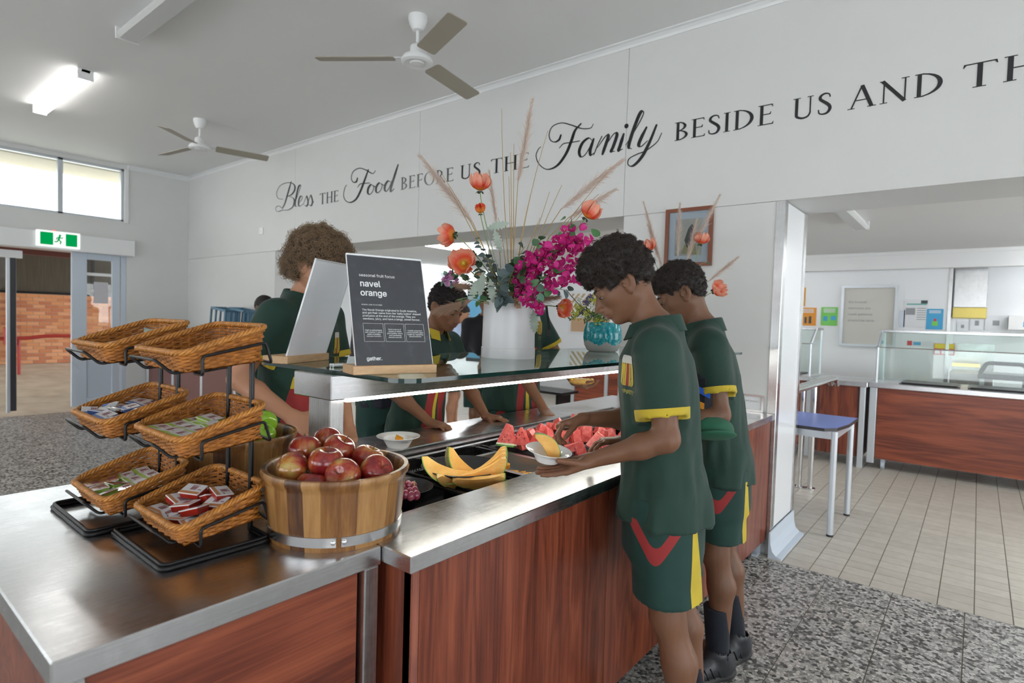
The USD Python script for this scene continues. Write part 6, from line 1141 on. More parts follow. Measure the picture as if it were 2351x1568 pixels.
# ---- people further back in the servery room
def bg(label, q, d, yaw, H, sk, hr, shirt, st='crop', lean=.05, **kw):
    b = at(q[0], q[1], d); f_, l_ = A([math.cos(yaw), math.sin(yaw), 0]), A([-math.sin(yaw), math.cos(yaw), 0]); k = H / 1.75; b0 = A([b[0], b[1], 0])
    w = [b0 + f_ * .28 * k + l_ * .12 * k + A([0, 0, 1.0 * k]), b0 + f_ * .28 * k - l_ * .12 * k + A([0, 0, 1.0 * k])]
    return person(label, b[:2], yaw, H, sk, hr, (.3, 0, 0), w, ((f_, -l_, A([0, 0, 1]), HOLD), (f_, l_, A([0, 0, 1]), HOLD)), lean=lean, hairstyle=st, shirt=shirt, detail=False, stripe=None, **kw)
M['black_cloth'] = cloth('black_jacket', (.010, .010, .012)); M['pale_blue'] = cloth('pale_blue_shirt', (.45, .56, .78)); M['navy_jacket'] = cloth('navy_jacket', (.012, .014, .024))
bg('person in black jacket half hidden behind the white vase', (1110, 900), 5.6, -.5, 1.72, 'skin_d', 'hair_black', 'black_cloth', long_sleeve=True, collar='black_cloth')
bg('person in pale blue shirt in the room behind, beside the vase', (1040, 900), 7.0, .6, 1.62, 'skin_c', 'hair_dark', 'pale_blue', collar='pale_blue')
bg('person in navy jacket with brown curls, glimpsed between the two signs', (882, 900), 4.1, -.35, 1.70, 'skin_c', 'hair_brown', 'navy_jacket', 'long', long_sleeve=True, collar='navy_jacket')
bg('person with dark hair just showing over the curly haired boy\'s shoulder', (592, 900), 5.4, .2, 1.60, 'skin_b', 'hair_black', 'green')
# ================================================================ lettering on the bulkhead
M['vinyl'] = mat('gloss_black_foil', {'g': ('geometry', {}), 'n': ('noise_texture', {'scale': 90, 'detail': 3}), 'b': ('bump', {'strength': .25, 'distance': .003}), 'p': ('principled_bsdf', {'base_color': (.075, .075, .08), 'metallic': 1., 'roughness': .16})}, [('g.position', 'n.vector'), ('n.fac', 'b.height'), ('b.normal', 'p.normal')])
def wpt(px, py):
    d = at(px, py, 1.) - A(EYE); t = (YW - .002 - EYE[1]) / d[1]; p = A(EYE) + d * t; return p[[0, 2]]
def stroke(P, wf, n=7):
    """Pen stroke along a smooth curve; wf(direction, fraction) gives the width."""
    P = A(P, float); Q = np.vstack([2 * P[0] - P[1], P, 2 * P[-1] - P[-2]]); out = []
    for i in range(1, len(Q) - 2):
        for t in np.linspace(0, 1, n, endpoint=i == len(Q) - 3): a, b, c, d = Q[i - 1:i + 3]; out.append(.5 * (2 * b + (c - a) * t + (2 * a - 5 * b + 4 * c - d) * t * t + (3 * b - a - 3 * c + d) * t ** 3))
    out = A(out); g = []
    for i in range(len(out) - 1):
        d = out[i + 1] - out[i]; L = np.linalg.norm(d)
        if L > 1e-6: g.append(LineString([out[i], out[i + 1]]).buffer(wf(d / L, i / len(out)) / 2, 4))
    return unary_union(g)
def caps(word, x0, x1, z0=2.720, h=.125):
    """Roman capitals, thick and thin, between x0 and x1."""
    TK, TN = .115, .042; sf = lambda x, y, w: sbox(x - w / 2, y, x + w / 2, y + .03)
    def st(x, w=TK, a=0, b=1, s=.26): return unary_union([sbox(x - w / 2, a, x + w / 2, b), sf(x, a, s), sf(x, b - .03, s)])
    def bowl(cx, cy, rx, ry, t): return affinity.scale(Point(0, 0).buffer(1, 24), rx, ry).difference(affinity.scale(Point(0, 0).buffer(1, 24), rx - t, ry - TN)).intersection(sbox(0, -9, 9, 9)), (cx, cy)
    def bw(x, y0, y1, rx, t=TK): g, _ = bowl(0, 0, rx, (y1 - y0) / 2, t); return affinity.translate(g, x, (y0 + y1) / 2)
    def arm(x, y, L, up): return unary_union([sbox(x, y, x + L, y + TN), Polygon([(x + L - .05, y + .02), (x + L, y + (.13 if up else -.09)), (x + L + .015, y + (.13 if up else -.09)), (x + L, y + .02)])])
    dg = lambda a, b, w: LineString([a, b]).buffer(w / 2, cap_style=2)
    sw = lambda d, f: .045 + .085 * math.sin(PI * f) ** 2
    G = {'T': (.72, lambda: [st(.36, s=.28), sbox(.02, 1 - TN, .70, 1), Polygon([(.02, 1), (.0, .86), (.02, .86), (.07, .96)]), Polygon([(.70, 1), (.72, .86), (.70, .86), (.65, .96)])]),
         'H': (.84, lambda: [st(.16), st(.70), sbox(.16, .49, .70, .49 + TN)]), 'I': (.30, lambda: [st(.15)]),
         'E': (.60, lambda: [st(.15), arm(.15, 1 - TN, .38, False), arm(.15, .50, .32, True), arm(.15, 0, .42, True)]), 'F': (.56, lambda: [st(.15), arm(.15, 1 - TN, .37, False), arm(.15, .49, .30, True)]),
         'B': (.62, lambda: [st(.15), bw(.15, .50, 1, .36), bw(.15, 0, .54, .43), sbox(.1, .50, .2, .54)]), 'R': (.72, lambda: [st(.15), bw(.15, .46, 1, .38), dg((.36, .50), (.72, -.01), .11)]), 'D': (.82, lambda: [st(.15), bw(.15, 0, 1, .62, .13)]),
         'O': (.90, lambda: [affinity.translate(affinity.scale(Point(0, 0).buffer(1, 32), .43, .515).difference(affinity.rotate(affinity.scale(Point(0, 0).buffer(1, 32), .315, .48), 8)), .45, .5)]),
         'U': (.84, lambda: [unary_union([sbox(.12, .3, .235, 1), sf(.18, .97, .28)]), unary_union([sbox(.65, .3, .70, 1), sf(.675, .97, .22)]), stroke([(.177, .32), (.19, .12), (.32, 0.02), (.45, .0), (.60, .06), (.675, .22), (.675, .34)], lambda d, f: .115 - .07 * f)]),
         'S': (.52, lambda: [stroke([(.44, .80), (.40, .93), (.26, .98), (.12, .90), (.10, .74), (.25, .58), (.40, .42), (.45, .25), (.37, .07), (.22, .02), (.08, .08), (.05, .24)], sw)]),
         'A': (.82, lambda: [dg((.10, 0), (.41, 1.02), .05), dg((.41, 1.02), (.72, 0), .12), sbox(.24, .34, .58, .34 + TN), sf(.10, 0, .22), sf(.72, 0, .26)]), 'N': (.90, lambda: [unary_union([sbox(.13, 0, .175, 1), sf(.15, 0, .22)]), unary_union([sbox(.73, 0, .775, 1), sf(.75, .97, .22)]), dg((.10, 1.0), (.75, -.02), .12), sf(.10, .97, .16)]),
         ',': (.22, lambda: [stroke([(.10, .04), (.12, -.02), (.06, -.16)], lambda d, f: .11 - .09 * f)])}
    wd = [G[c][0] for c in word]; gap = .09; tot = sum(wd) + gap * (len(word) - 1); k = (x1 - x0) / tot; x = 0; out = []
    for c, w in zip(word, wd): out += [affinity.translate(affinity.scale(g, k, h, origin=(0, 0)), x0 + x * k, z0) for g in G[c][1]()]; x += w + gap
    return unary_union(out)
def script(strokes, cx, cy, sc, thick=.030, dots=()):
    out = []
    for s in strokes:
        P = A([wpt(cx + x / sc, cy + y / sc) for x, y in s]); out.append(stroke(P, lambda d, f: thick * (.26 + .74 * max(-d[1] * .9 - d[0] * .25, 0) ** 1.3) * (.55 + .45 * min(1, 6 * f, 6 * (1 - f))), 10))
    for x, y in dots: out.append(Point(*wpt(cx + x / sc, cy + y / sc)).buffer(.017, 8))
    return unary_union(out)
wl_ = thing('wall_lettering', 'black foil lettering along the bulkhead of the back wall: Bless the Food before us', 'lettering')
LM = frame_m((0, YW, 0), (1, 0, 0), (0, 0, 1))
def word(g, nm): obj('word', prism(g.simplify(.0006), .003, LM), 'vinyl', wl_, label=f'word {nm}')
word(script([[(195, 1010), (150, 1000), (138, 950), (165, 892), (215, 864), (270, 862), (300, 888), (298, 930), (270, 968), (232, 985)], [(250, 983), (288, 1000), (296, 1035), (280, 1080), (240, 1105), (190, 1108), (150, 1120), (130, 1108), (132, 1080), (160, 1070), (185, 1088)], [(268, 852), (240, 950), (212, 1045), (188, 1092)], [(300, 1050), (350, 905), (350, 882), (332, 905), (308, 1015), (305, 1068), (325, 1072)], [(325, 1060), (362, 1012), (368, 985), (350, 985), (335, 1030), (342, 1072), (378, 1050)], [(375, 1058), (402, 990), (410, 985), (420, 1035), (408, 1070), (388, 1062)], [(410, 1058), (438, 985), (447, 975), (460, 1030), (448, 1066), (425, 1058)], [(448, 1062), (470, 1030)]], 600, 200, 3.92, .030), 'Bless')
word(caps('THE', -6.06, -5.69), 'THE')
word(script([[(865, 820), (855, 850), (828, 855), (810, 822), (825, 762), (880, 730), (940, 745), (1000, 778), (1027, 752)], [(962, 745), (932, 830), (890, 940), (850, 1010), (800, 1038), (757, 1020), (740, 970), (752, 905), (768, 880)], [(865, 902), (890, 872), (930, 866), (975, 862)], [(1003, 885), (985, 878), (962, 910), (958, 950), (975, 966), (1000, 940), (1012, 900), (1003, 885), (1035, 905)], [(1078, 870), (1060, 863), (1036, 895), (1032, 935), (1048, 951), (1075, 925), (1087, 885), (1078, 870), (1112, 890)], [(1165, 855), (1140, 845), (1115, 880), (1110, 922), (1125, 938), (1150, 905), (1175, 840)], [(1230, 700), (1195, 810), (1165, 910), (1168, 940), (1195, 915)]], 600, 200, 3.92, .034), 'Food')
word(caps('BEFORE', -4.62, -3.87), 'BEFORE'); word(caps('US,', -3.79, -3.475), 'US'); word(caps('THE', -3.41, -2.985), 'THE')
word(script([[(735, 510), (718, 552), (680, 572), (642, 555), (630, 500), (660, 432), (740, 400), (830, 420), (920, 450), (1000, 447), (1027, 410)], [(915, 408), (862, 470), (830, 560), (780, 680), (700, 785), (610, 818), (540, 772), (512, 700), (530, 640), (555, 615)], [(720, 628), (760, 587), (830, 576), (905, 562)], [(1018, 560), (985, 537), (930, 580), (900, 655), (915, 705), (955, 685), (1005, 600), (1025, 550)], [(1030, 545), (1000, 640), (1003, 690), (1035, 670)], [(1030, 690), (1070, 590), (1105, 520)], [(1065, 620), (1140, 517), (1162, 522), (1130, 620), (1110, 680)], [(1128, 620), (1210, 500), (1240, 507), (1205, 615), (1188, 655), (1220, 655)], [(1300, 500), (1268, 605), (1255, 648), (1290, 635)], [(1318, 600), (1400, 470), (1468, 345), (1478, 300), (1452, 305), (1410, 400), (1362, 540), (1345, 618), (1370, 632)], [(1505, 440), (1455, 540), (1435, 598), (1458, 612), (1515, 560)], [(1595, 420), (1545, 545), (1480, 680), (1420, 758), (1372, 790), (1338, 772), (1350, 722), (1420, 682), (1500, 650), (1600, 572), (1642, 490)]], 1100, 180, 3.918, .028, [(1325, 428)]), 'Family')
word(caps('BESIDE', -1.715, -1.06), 'BESIDE'); word(caps('US', -.958, -.738), 'US'); word(caps('AND', -.655, -.205), 'AND'); word(caps('THE', -.13, .33), 'THE')

# ================================================================ ceiling fans and lamps
M['fan_white'] = plain('fan_white', (.78, .79, .79), .35); M['fan_blade'] = plain('beige_blade_underside', (.36, .325, .26), .5)
def fan(label, x, y, a0):
    t = thing('ceiling_fan', label, 'ceiling fan', (x, y, 0), 0, 'white ceiling fans')
    obj('canopy', lathe([(0, ZC), (.064, ZC), (.066, ZC - .02), (.058, ZC - .055), (.036, ZC - .095), (.014, ZC - .10), (0, ZC - .10)], 32), 'fan_white', t, 40)
    obj('rod', MB().tube([(0, 0, ZC - .1), (0, 0, 3.27)], .011, 12), 'fan_white', t, 40)
    obj('motor', lathe([(0, 3.315), (.03, 3.312), (.048, 3.295), (.052, 3.24), (.054, 3.232), (.095, 3.225), (.108, 3.205), (.108, 3.188), (.09, 3.178), (.05, 3.186), (.045, 3.178), (.02, 3.172), (0, 3.172)], 48), 'fan_white', t, 40)
    pl = rrect(.155, -.066, .69, .066, .022); pl = affinity.affine_transform(pl, [1, 0, 0, 1, 0, 0])
    for k in range(3):
        a = a0 + k * 2 * PI / 3; R = TR((0, 0, 3.215), rot('z', a) @ rot('y', .03) @ rot('x', math.radians(-13)))
        v, f = prism(pl, .006); obj('blade', xf((v, f), R), 'fan_blade', t); obj('bracket', xf(bx((.08, -.022, .004), (.20, .022, .009), .001), R), 'fan_white', t)
fan('white ceiling fan with three beige blades, above the flower arrangement', -3.09, 2.70, math.radians(98.5))
fan('white ceiling fan with three beige blades, further off near the end wall', -6.64, 2.76, math.radians(70))
M['lamp_lit2'] = emit('lit_diffuser_servery', (.97, .99, 1.), 36.0); M['lamp_lit'] = emit('lit_diffuser', (1., .985, .95), LAMP); M['lamp_off'] = plain('unlit_ribbed_diffuser', (.66, .67, .66), .35)
def batten(label, c, L_, axis, z, lit, w=.12, group='ceiling lamps', m='lamp_lit'):
    t = thing('ceiling_lamp', label, 'ceiling lamp', (c[0], c[1], z), 0 if axis == 'x' else PI / 2, group)
    obj('housing', bx((-L_ / 2, -.035, -.03), (L_ / 2, .035, 0), .004), 'white', t); obj('diffuser', bx((-L_ / 2 + .02, -w / 2, -.085), (L_ / 2 - .02, w / 2, -.03), .018), m if lit else 'lamp_off', t)
    for s in (-1, 1): obj('end_cap', bx((s * (L_ / 2 - .02), -w / 2 - .001, -.086), (s * L_ / 2, w / 2 + .001, -.0), .003), 'white', t)
batten('lit fluorescent ceiling lamp with glowing white diffuser, at the upper left', (-6.88, 1.60), 1.52, 'x', ZC, True, .115)
batten('unlit fluorescent ceiling lamp with grey ribbed diffuser, at the top of the picture', (-4.25, 1.56), 1.52, 'x', ZC, False, .15)
for i, (x, y, lit) in enumerate(((2.3, -2.4, True), (-7.2, -1.8, True), (-2.6, -4.2, False))): batten(f'fluorescent ceiling lamp out of frame, {("lit, right behind", "lit, far left behind", "unlit, behind")[i]} the camera', (x, y), 1.52, 'x', ZC, lit, .15)
for x, y, lit, lab, ax in ((-5.9, 5.95, True, 'lit strip lamp seen through the left opening, above the flowers', 'y'), (-9.0, 8.5, True, 'second lit strip lamp deep in the servery room', 'y'), (-.94, 5.9, False, 'unlit white strip lamp on the servery ceiling at the right', 'y'), (-3.0, 4.85, True, 'strip lamp hidden above the left opening', 'x'), (-7.6, 4.85, True, 'strip lamp hidden at the left end above the opening', 'x'), (1.2, 4.95, True, 'strip lamp hidden above the right opening', 'x'), (-3.6, 8.0, True, 'strip lamp deep in the servery room, middle', 'y'), (1.3, 8.6, True, 'strip lamp above the servery counter', 'x'), (1.3, 10.2, True, 'strip lamp in the kitchen behind the servery', 'x')): batten(lab, (x, y), 1.3, ax, ZK, lit, .13, m='lamp_lit2')
# ================================================================ small things on the hall walls
es = thing('exit_sign', 'green and white running man exit sign over the sliding door', 'exit sign', (XL + .13, 2.19, 2.325))
obj('case', bx((0, -.235, -.105), (.035, .235, .105), .006), emit('exit_white', (.95, 1., .97), 1.3), es)
gm = emit('exit_green', (.0, .42, .10), 1.0)
for y0, y1 in ((-.195, -.06), (.075, .20)): obj('green_panel', bx((.035, y0, -.08), (.037, y1, .08)), gm, es)
mn = MB(); q = lambda P, w: mn.add(prism(LineString(P).buffer(w), .002, frame_m((.0365, 0, 0), (0, 1, 0), (0, 0, 1))))
mn.add(prism(Point(.012, .052).buffer(.013), .002, frame_m((.0365, 0, 0), (0, 1, 0), (0, 0, 1)))); q([(.008, .034), (-.004, -.008)], .011); q([(-.004, -.008), (.022, -.026), (.016, -.056)], .007); q([(-.004, -.008), (-.02, -.034), (-.042, -.034)], .007); q([(.006, .030), (.03, .016), (.042, .026)], .0055); q([(.006, .03), (-.018, .02), (-.026, .0)], .0055)
obj('running_figure', mn, gm, es, label='green running figure'); obj('indicator', bx((.0, -.06, .105), (.02, -.03, .118)), emit('red_indicator', (1., .12, .06), 2.), es, label='small red indicator light')
t = thing('light_switch', 'white switch plate high on the back wall at the left', 'switch', (-7.40, YW, 2.51)); obj('plate', bx((-.05, -.012, -.045), (.05, 0, .045), .003), 'white', t); obj('rocker', bx((-.015, -.017, -.02), (.015, -.01, .02), .002), 'trim', t)
pf = thing('framed_picture', 'framed picture in red-brown timber on the wall behind the second boy', 'picture', (-1.58, YW, 2.045))
fo, fi = sbox(-.167, -.2, .167, .2), sbox(-.142, -.175, .142, .175); PM = frame_m((0, 0, 0), (1, 0, 0), (0, 0, 1))
obj('frame', prism(fo.difference(fi), .022, PM), plain('redwood_frame', (.20, .055, .02), .3), pf); obj('mat_board', prism(fi.difference(sbox(-.095, -.125, .095, .125)), .008, PM), plain('grey_blue_mat', (.33, .38, .44), .6), pf); obj('print', prism(sbox(-.096, -.126, .096, .126), .005, PM), noisy('dusky_print', (.20, .21, .20), (.34, .33, .28), 9, .6), pf)
obj('print_shape', prism(Polygon([(-.03, -.02), (-.005, .06), (.02, .09), (.034, .07), (.02, .02), (.025, -.06), (-.01, -.07)]), .0055, PM), plain('dark_print_shape', (.012, .012, .014), .6), pf, label='dark tall shape in the print'); obj('print_shape', prism(Polygon([(-.05, -.11), (-.03, -.05), (.05, -.05), (.06, -.12)]), .0052, PM), plain('olive_print_shape', (.20, .19, .09), .6), pf, label='olive ground in the print')
obj('glazing', prism(fi, .001, frame_m((0, -.012, 0), (1, 0, 0), (0, 0, 1))), 'acrylic', pf)
t = thing('upstand_plate', 'steel recessed plate on the wall at the far end of the fruit bar', 'plate', (-1.10, YW, .955)); obj('plate', prism(rrect(-.085, -.055, .06, .055, .012).difference(rrect(-.07, -.042, .045, .042, .01)), .012, PM), 'steelx', t); obj('recess', prism(rrect(-.07, -.042, .045, .042, .01), .003, PM), 'white_gloss', t); obj('bar', xf(bx((-.05, .012, .012), (.03, .017, .02)), PM), 'chrome', t)
# --- counter and crate in the far left corner
M['side_panel'] = plain('plum_brown_laminate', (.15, .06, .05), .4)
sc_ = thing('side_counter', 'plum brown counter with dark top in the far left corner of the hall', 'counter', (0, 0, 0)); obj('worktop', bx((-9.6, 3.22, 1.10), (-5.9, 3.84, 1.15), .004), plain('dark_grey_top', (.07, .07, .075), .35), sc_)
for x in np.arange(-9.55, -5.95, .9): obj('panel', bx((x + .03, 3.27, .02), (x + .87, 3.30, 1.098), .002), 'side_panel', sc_); obj('steel_strip', bx((x - .03, 3.26, .02), (x + .03, 3.30, 1.098), .002), 'alu', sc_)
obj('body', bx((-9.55, 3.31, .02), (-5.95, 3.84, 1.098)), 'side_panel', sc_)
M['crate_blue'] = plain('blue_grey_crate', (.10, .21, .30), .5)
def crate(label, loc, tilt):
    t = thing('milk_crate', label, 'crate', mtx=TR(loc, rot('z', .12) @ rot('y', tilt))); m = MB()
    for z in (0, .30): 
        for a, b in (((-.17, -.012, z), (.17, .012, z + .03)), ((-.17, -.2, z), (.17, -.18, z + .03)), ((-.17, -.2, z), (-.15, .012, z + .03)), ((.15, -.2, z), (.17, .012, z + .03))): m.box(a, b, .003)
    for x in np.linspace(-.16, .16, 9): m.box((x - .006, -.012, 0), (x + .006, .0, .32))
    for y in np.linspace(-.19, 0, 4):
        for x in (-.17, .15): m.box((x, y - .01, 0), (x + .02, y + .01, .32), .002)
    for x in (-.17, .15):
        for y in (-.2, -.008): m.box((x, y, 0), (x + .02, y + .02, .33), .003)
    obj('lattice', m, 'crate_blue', t, kind='stuff'); obj('back_panel', bx((-.15, -.004, .03), (.15, .004, .30)), 'crate_blue', t)
crate('blue-grey plastic crate standing on its side on the far left counter', (-7.72, 3.62, 1.152), .12); crate('second blue-grey crate leaning behind the first on the far left counter', (-7.50, 3.75, 1.152), .12)
# ================================================================ the servery room beyond the wall
sv = thing('servery_counter', 'long servery counter with red-brown front and glass guard, at the right', 'counter', (0, 0, 0))
SX0, SX1, SY = -.86, 3.2, 7.03
obj('worktop', bx((SX0 - .01, SY, .85), (SX1, SY + .75, .9), .004), 'steelx', sv); obj('front_panel', bx((SX0 + .07, SY + .03, .11), (SX1, SY + .045, .848)), 'redwood_far', sv); obj('end_post', bx((SX0, SY + .02, .06), (SX0 + .065, SY + .07, .85), .003), 'alu', sv); obj('end_panel', bx((SX0 + .01, SY + .07, .1), (SX0 + .03, SY + .72, .85)), 'redwood', sv); obj('back_panel', bx((SX0 + .03, SY + .70, .1), (SX1, SY + .72, .85)), 'redwood', sv)
for x in (-.72, .9, 2.4): obj('castor', MB().add(tube([(x - .015, SY + .1, .045), (x + .015, SY + .1, .045)], .045, 16)).box((x - .02, SY + .07, .06), (x + .02, SY + .13, .11), .003), 'bluegrey', sv, 40)
for i in range(6): x = -.62 + i * .56; obj('sunk_pan', MB().box((x, SY + .14, .90), (x + .50, SY + .62, .906)).box((x + .02, SY + .16, .906), (x + .48, SY + .60, .915)), 'black', sv)
M['guard_glass'] = pane('guard_glass', (.90, .95, .93), 1.45)
def guard(label, x0, x1, y, zt=1.455):
    t = thing('glass_guard', label, 'glass guard', (0, 0, 0)); obj('top_shelf', bx((x0, y + .24, zt - .03), (x1, y + .60, zt), .003), 'steelx', t)
    for x in (x0, x1 - .03):
        for a, b in (((y + .02, .90), (y + .02, 1.27)), ((y + .02, 1.27), (y + .25, zt - .02)), ((y + .55, .90), (y + .55, zt - .02))): obj('frame_bar', tube([(x + .015, *a), (x + .015, *b)], .014, 6), 'alu', t)
        obj('end_glass', prism(Polygon([(y + .03, .91), (y + .03, 1.265), (y + .25, zt - .03), (y + .54, zt - .03), (y + .54, .91)]), .005, frame_m((x + .012, 0, 0), (0, 1, 0), (0, 0, 1))), 'guard_glass', t)
    obj('front_glass', bx((x0 + .03, y + .017, .93), (x1 - .03, y + .023, 1.262)), 'guard_glass', t); obj('slanted_glass', prism(Polygon([(0, 0), (0, .006), (math.hypot(.23, zt - 1.29), .006), (math.hypot(.23, zt - 1.29), 0)]), x1 - x0 - .06, frame_m((x1 - .03, y + .02, 1.27), (0, .23, zt - 1.29), (0, zt - 1.29, -.23)) if False else frame_m((x0 + .03, y + .02, 1.27), (0, .23, zt - 1.29), (0, -(zt - 1.29), .23))), 'guard_glass', t); obj('edge_rail', tube([(x0, y + .02, 1.27), (x1, y + .02, 1.27)], .006, 6), 'steelx', t)
guard('glass guard with steel top over the long servery counter', SX0 + .03, SX1, SY + .06)
s2 = thing('servery_counter', 'short servery counter section with upright grain between two glass guards', 'counter', (0, 0, 0)); obj('worktop', bx((-1.42, 6.98, .85), (-.875, 7.7, .9), .004), 'steelx', s2); obj('front_panel', bx((-1.32, 7.01, .11), (-.96, 7.02, .848)), 'redwood', s2)
for x in (-1.40, -.94): obj('leg', bx((x, 6.99, 0), (x + .05, 7.04, .85), .003), 'alu', s2)
obj('body', bx((-1.38, 7.03, .11), (-.9, 7.68, .85)), 'side_panel', s2)
s3 = thing('servery_counter', 'servery counter just right of the column with a small glass guard', 'counter', (0, 0, 0)); obj('worktop', bx((-2.7, 7.18, .85), (-1.43, 7.9, .9), .004), 'steelx', s3); obj('front_panel', bx((-2.65, 7.21, .11), (-1.50, 7.22, .848)), 'redwood_far', s3); obj('leg', bx((-1.49, 7.19, 0), (-1.44, 7.24, .85), .003), 'alu', s3); obj('sunk_pan', bx((-2.5, 7.3, .9), (-1.6, 7.75, .912)), 'black', s3); obj('body', bx((-2.65, 7.23, .11), (-1.46, 7.88, .85)), 'side_panel', s3)
guard('small glass guard right of the column', -2.68, -1.46, 7.2)
# --- posters and notices on the far wall
def flat(name, label, cat, px, c, lines=(), Y=YF - .002, dx=None, th=.004):
    def P(x, y): d = at(x, y, 1.) - A(EYE); p = A(EYE) + d * ((Y - EYE[1]) / d[1]); return p
    a, b = P(px[0], px[1]), P(px[2], px[3]); x0, x1, z0, z1 = a[0], b[0], b[2], a[2]; t = thing(name, label, cat, ((x0 + x1) / 2, Y, (z0 + z1) / 2)); w, h = (x1 - x0) / 2, (z1 - z0) / 2
    obj('sheet', bx((-w, -th, -h), (w, 0, h)), c, t); F_ = frame_m((0, -th, 0), (1, 0, 0), (0, 0, 1))
    for nm, (u0, v0, u1, v1), m in lines: obj(nm, xf(bx((u0 * w, v0 * h, 0), (u1 * w, v1 * h, .001)), F_), m, t)
    return t, w, h, F_
C = lambda n, c: M.setdefault(n, plain(n, c, .55))
C('poster_orange', (.75, .30, .03)); C('poster_green', (.20, .60, .12)); C('poster_blue', (.07, .38, .66)); C('paper', (.72, .74, .76)); C('ink_grey', (.30, .31, .32)); C('ink_dark', (.05, .07, .08)); C('sign_yellow', (.80, .65, .02)); C('sign_red', (.62, .04, .05)); C('teal_line', (.15, .42, .38)); C('cream_paper', (.60, .585, .54)); C('skin_tone', (.45, .2, .1)); C('pink_paper', (.70, .66, .67))
tl = lambda y, n=3: [('print_line', (-.7, y - i * .16, .7, y - i * .16 + .09), 'paper') for i in range(n)]
flat('poster', 'orange poster with two small figures beside the column', 'poster', (1836, 706, 1873, 748), 'poster_orange', tl(.75) + [('figure', (-.35, -.75, -.1, -.05), 'ink_dark'), ('figure', (.15, -.75, .45, .05), 'ink_dark')])
flat('poster', 'bright green poster to the right of the orange one', 'poster', (1886, 705, 1922, 748), 'poster_green', tl(.75) + [('figure', (-.7, -.5, -.2, .0), 'poster_blue'), ('figure', (.2, -.4, .8, .05), 'poster_blue')])
flat('poster', 'narrow yellow and red warning strip at the column edge', 'sign', (1838, 660, 1848, 703), 'sign_yellow', [('border', (.75, -1, 1, 1), 'sign_red')])
t, w, h, F_ = flat('framed_poster', 'silver framed cream poster reading the fondest memories are made gathered around the table', 'poster', (1934, 656, 2056, 799), 'cream_paper', th=.012)
obj('frame', xf(prism(sbox(-w, -h, w, h).difference(sbox(-w + .035, -h + .035, w - .035, h - .035)), .02), F_), 'alu', t)
for i, s_ in enumerate(('the fondest', 'memories are', 'made gathered', 'around the table.')): m = meshkit.text_mesh(s_, .030, .001); v = A(m.vertices); v = v * A([min(1., 1.45 * w / v[:, 0].max() * (.62, .75, .88, 1)[i]), 1, 1]); obj('lettering', xf((v + A([-w + .09, h * .42 - i * .085, .0005]), m.faces), F_), 'ink_grey', t, label='grey printed words')
flat('notice', 'white notice with a teal line and grey square on the far wall', 'notice', (2077, 688, 2128, 752), 'paper', [('heading', (-.8, .62, .9, .72), 'teal_line'), ('picture_block', (.4, .72, .95, .95), 'ink_dark'), ('square', (-.85, -.1, -.05, .4), 'ink_grey')] + [('print_line', (.1, .35 - i * .16, .85, .40 - i * .16), 'ink_grey') for i in range(6)])
flat('poster', 'blue poster with a small figure in a green top', 'poster', (2128, 709, 2164, 757), 'poster_blue', tl(.75, 2) + [('figure', (-.3, -.65, .4, -.2), 'poster_green'), ('figure', (-.1, -.2, .2, .05), 'sign_red')], Y=YF - .004)
flat('notice', 'pale blue slip at the left of the white notice', 'notice', (2066, 712, 2076, 752), 'pale_blue_paper' if 'pale_blue_paper' in M else C('pale_blue_paper', (.62, .68, .78)))
flat('sign', 'yellow caution sign with red and white squares under the guard shelf', 'sign', (2145, 788, 2191, 816), 'sign_red', [('yellow_field', (-.95, .1, .95, .95), 'sign_yellow')] + [('square', (-.9 + i * .65, -.85, -.4 + i * .65, -.05), 'paper') for i in range(3)], Y=YF - .003)
flat('notice', 'small red edged notice left of the caution sign', 'notice', (2083, 782, 2140, 795), 'paper', [('edge', (-1, -1, -.6, 1), 'sign_red'), ('block', (-.5, -.8, .1, .6), 'poster_blue')])
for (x0, y0, x1, y1, lab) in ((2198, 738, 2222, 760, 'white notice at the left of the kitchen wall'), (2228, 724, 2258, 758, 'white notice with a dark blot on the kitchen wall'), (2262, 724, 2312, 758, 'wide white notice with grey shapes on the kitchen wall')): flat('notice', lab, 'notice', (x0, y0, x1, y1), 'paper', [('blot', (-.3, -.4, .3, .3), 'ink_grey')], Y=YF + 1.59)
flat('dispenser', 'white paper towel dispenser on the kitchen wall', 'dispenser', (2316, 725, 2370, 758), 'white', [('label', (.2, -.6, .6, .1), 'poster_blue')], Y=YF + 1.59, th=.12)
tag(obj('edge_strip', bx((-.33, YF - .01, 0), (-.295, YF + .02, 2.27), .002), 'steelz'), 'bright steel strip on the end of the servery wall', 'trim strip')
hd = thing('range_hood', 'steel range hood hanging in the kitchen behind the servery', 'range hood', (0, 0, 0)); hx0, hx1 = -.22, .02; hx0, hx1 = -.28, .06
obj('canopy', bx((hx0, YF + .3, 1.78), (hx1, YF + 1.0, 2.46), .004), 'steelz', hd); obj('brass_lip', bx((hx0 - .005, YF + .29, 1.64), (hx1 + .005, YF + 1.0, 1.78), .004), plain('brass', (.55, .45, .14), .3, 1.), hd)
def trolley(label, x, y, w):
    t = thing('trolley', label, 'trolley', (x, y, 0)); m = bend([(0, 0, 1.0), (.05, 0, 1.12), (w - .05, 0, 1.12), (w, 0, 1.0)], .04); obj('handle', tube(m, .022, 8), 'black', t, 40); obj('tray', bx((-.02, -.02, .94), (w + .02, .5, 1.0), .01), 'black', t)
    for a in (0, w - .04):
        for b in (0, .44): obj('upright', bx((a, b, .05), (a + .04, b + .04, .94)), 'alu', t)
    obj('lower_tray', bx((-.02, -.02, .3), (w + .02, .5, .34), .01), 'black', t)
trolley('black handled service trolley behind the servery counter', .03, 8.3, .42); trolley('second black handled trolley at the right edge', .60, 8.3, .45)
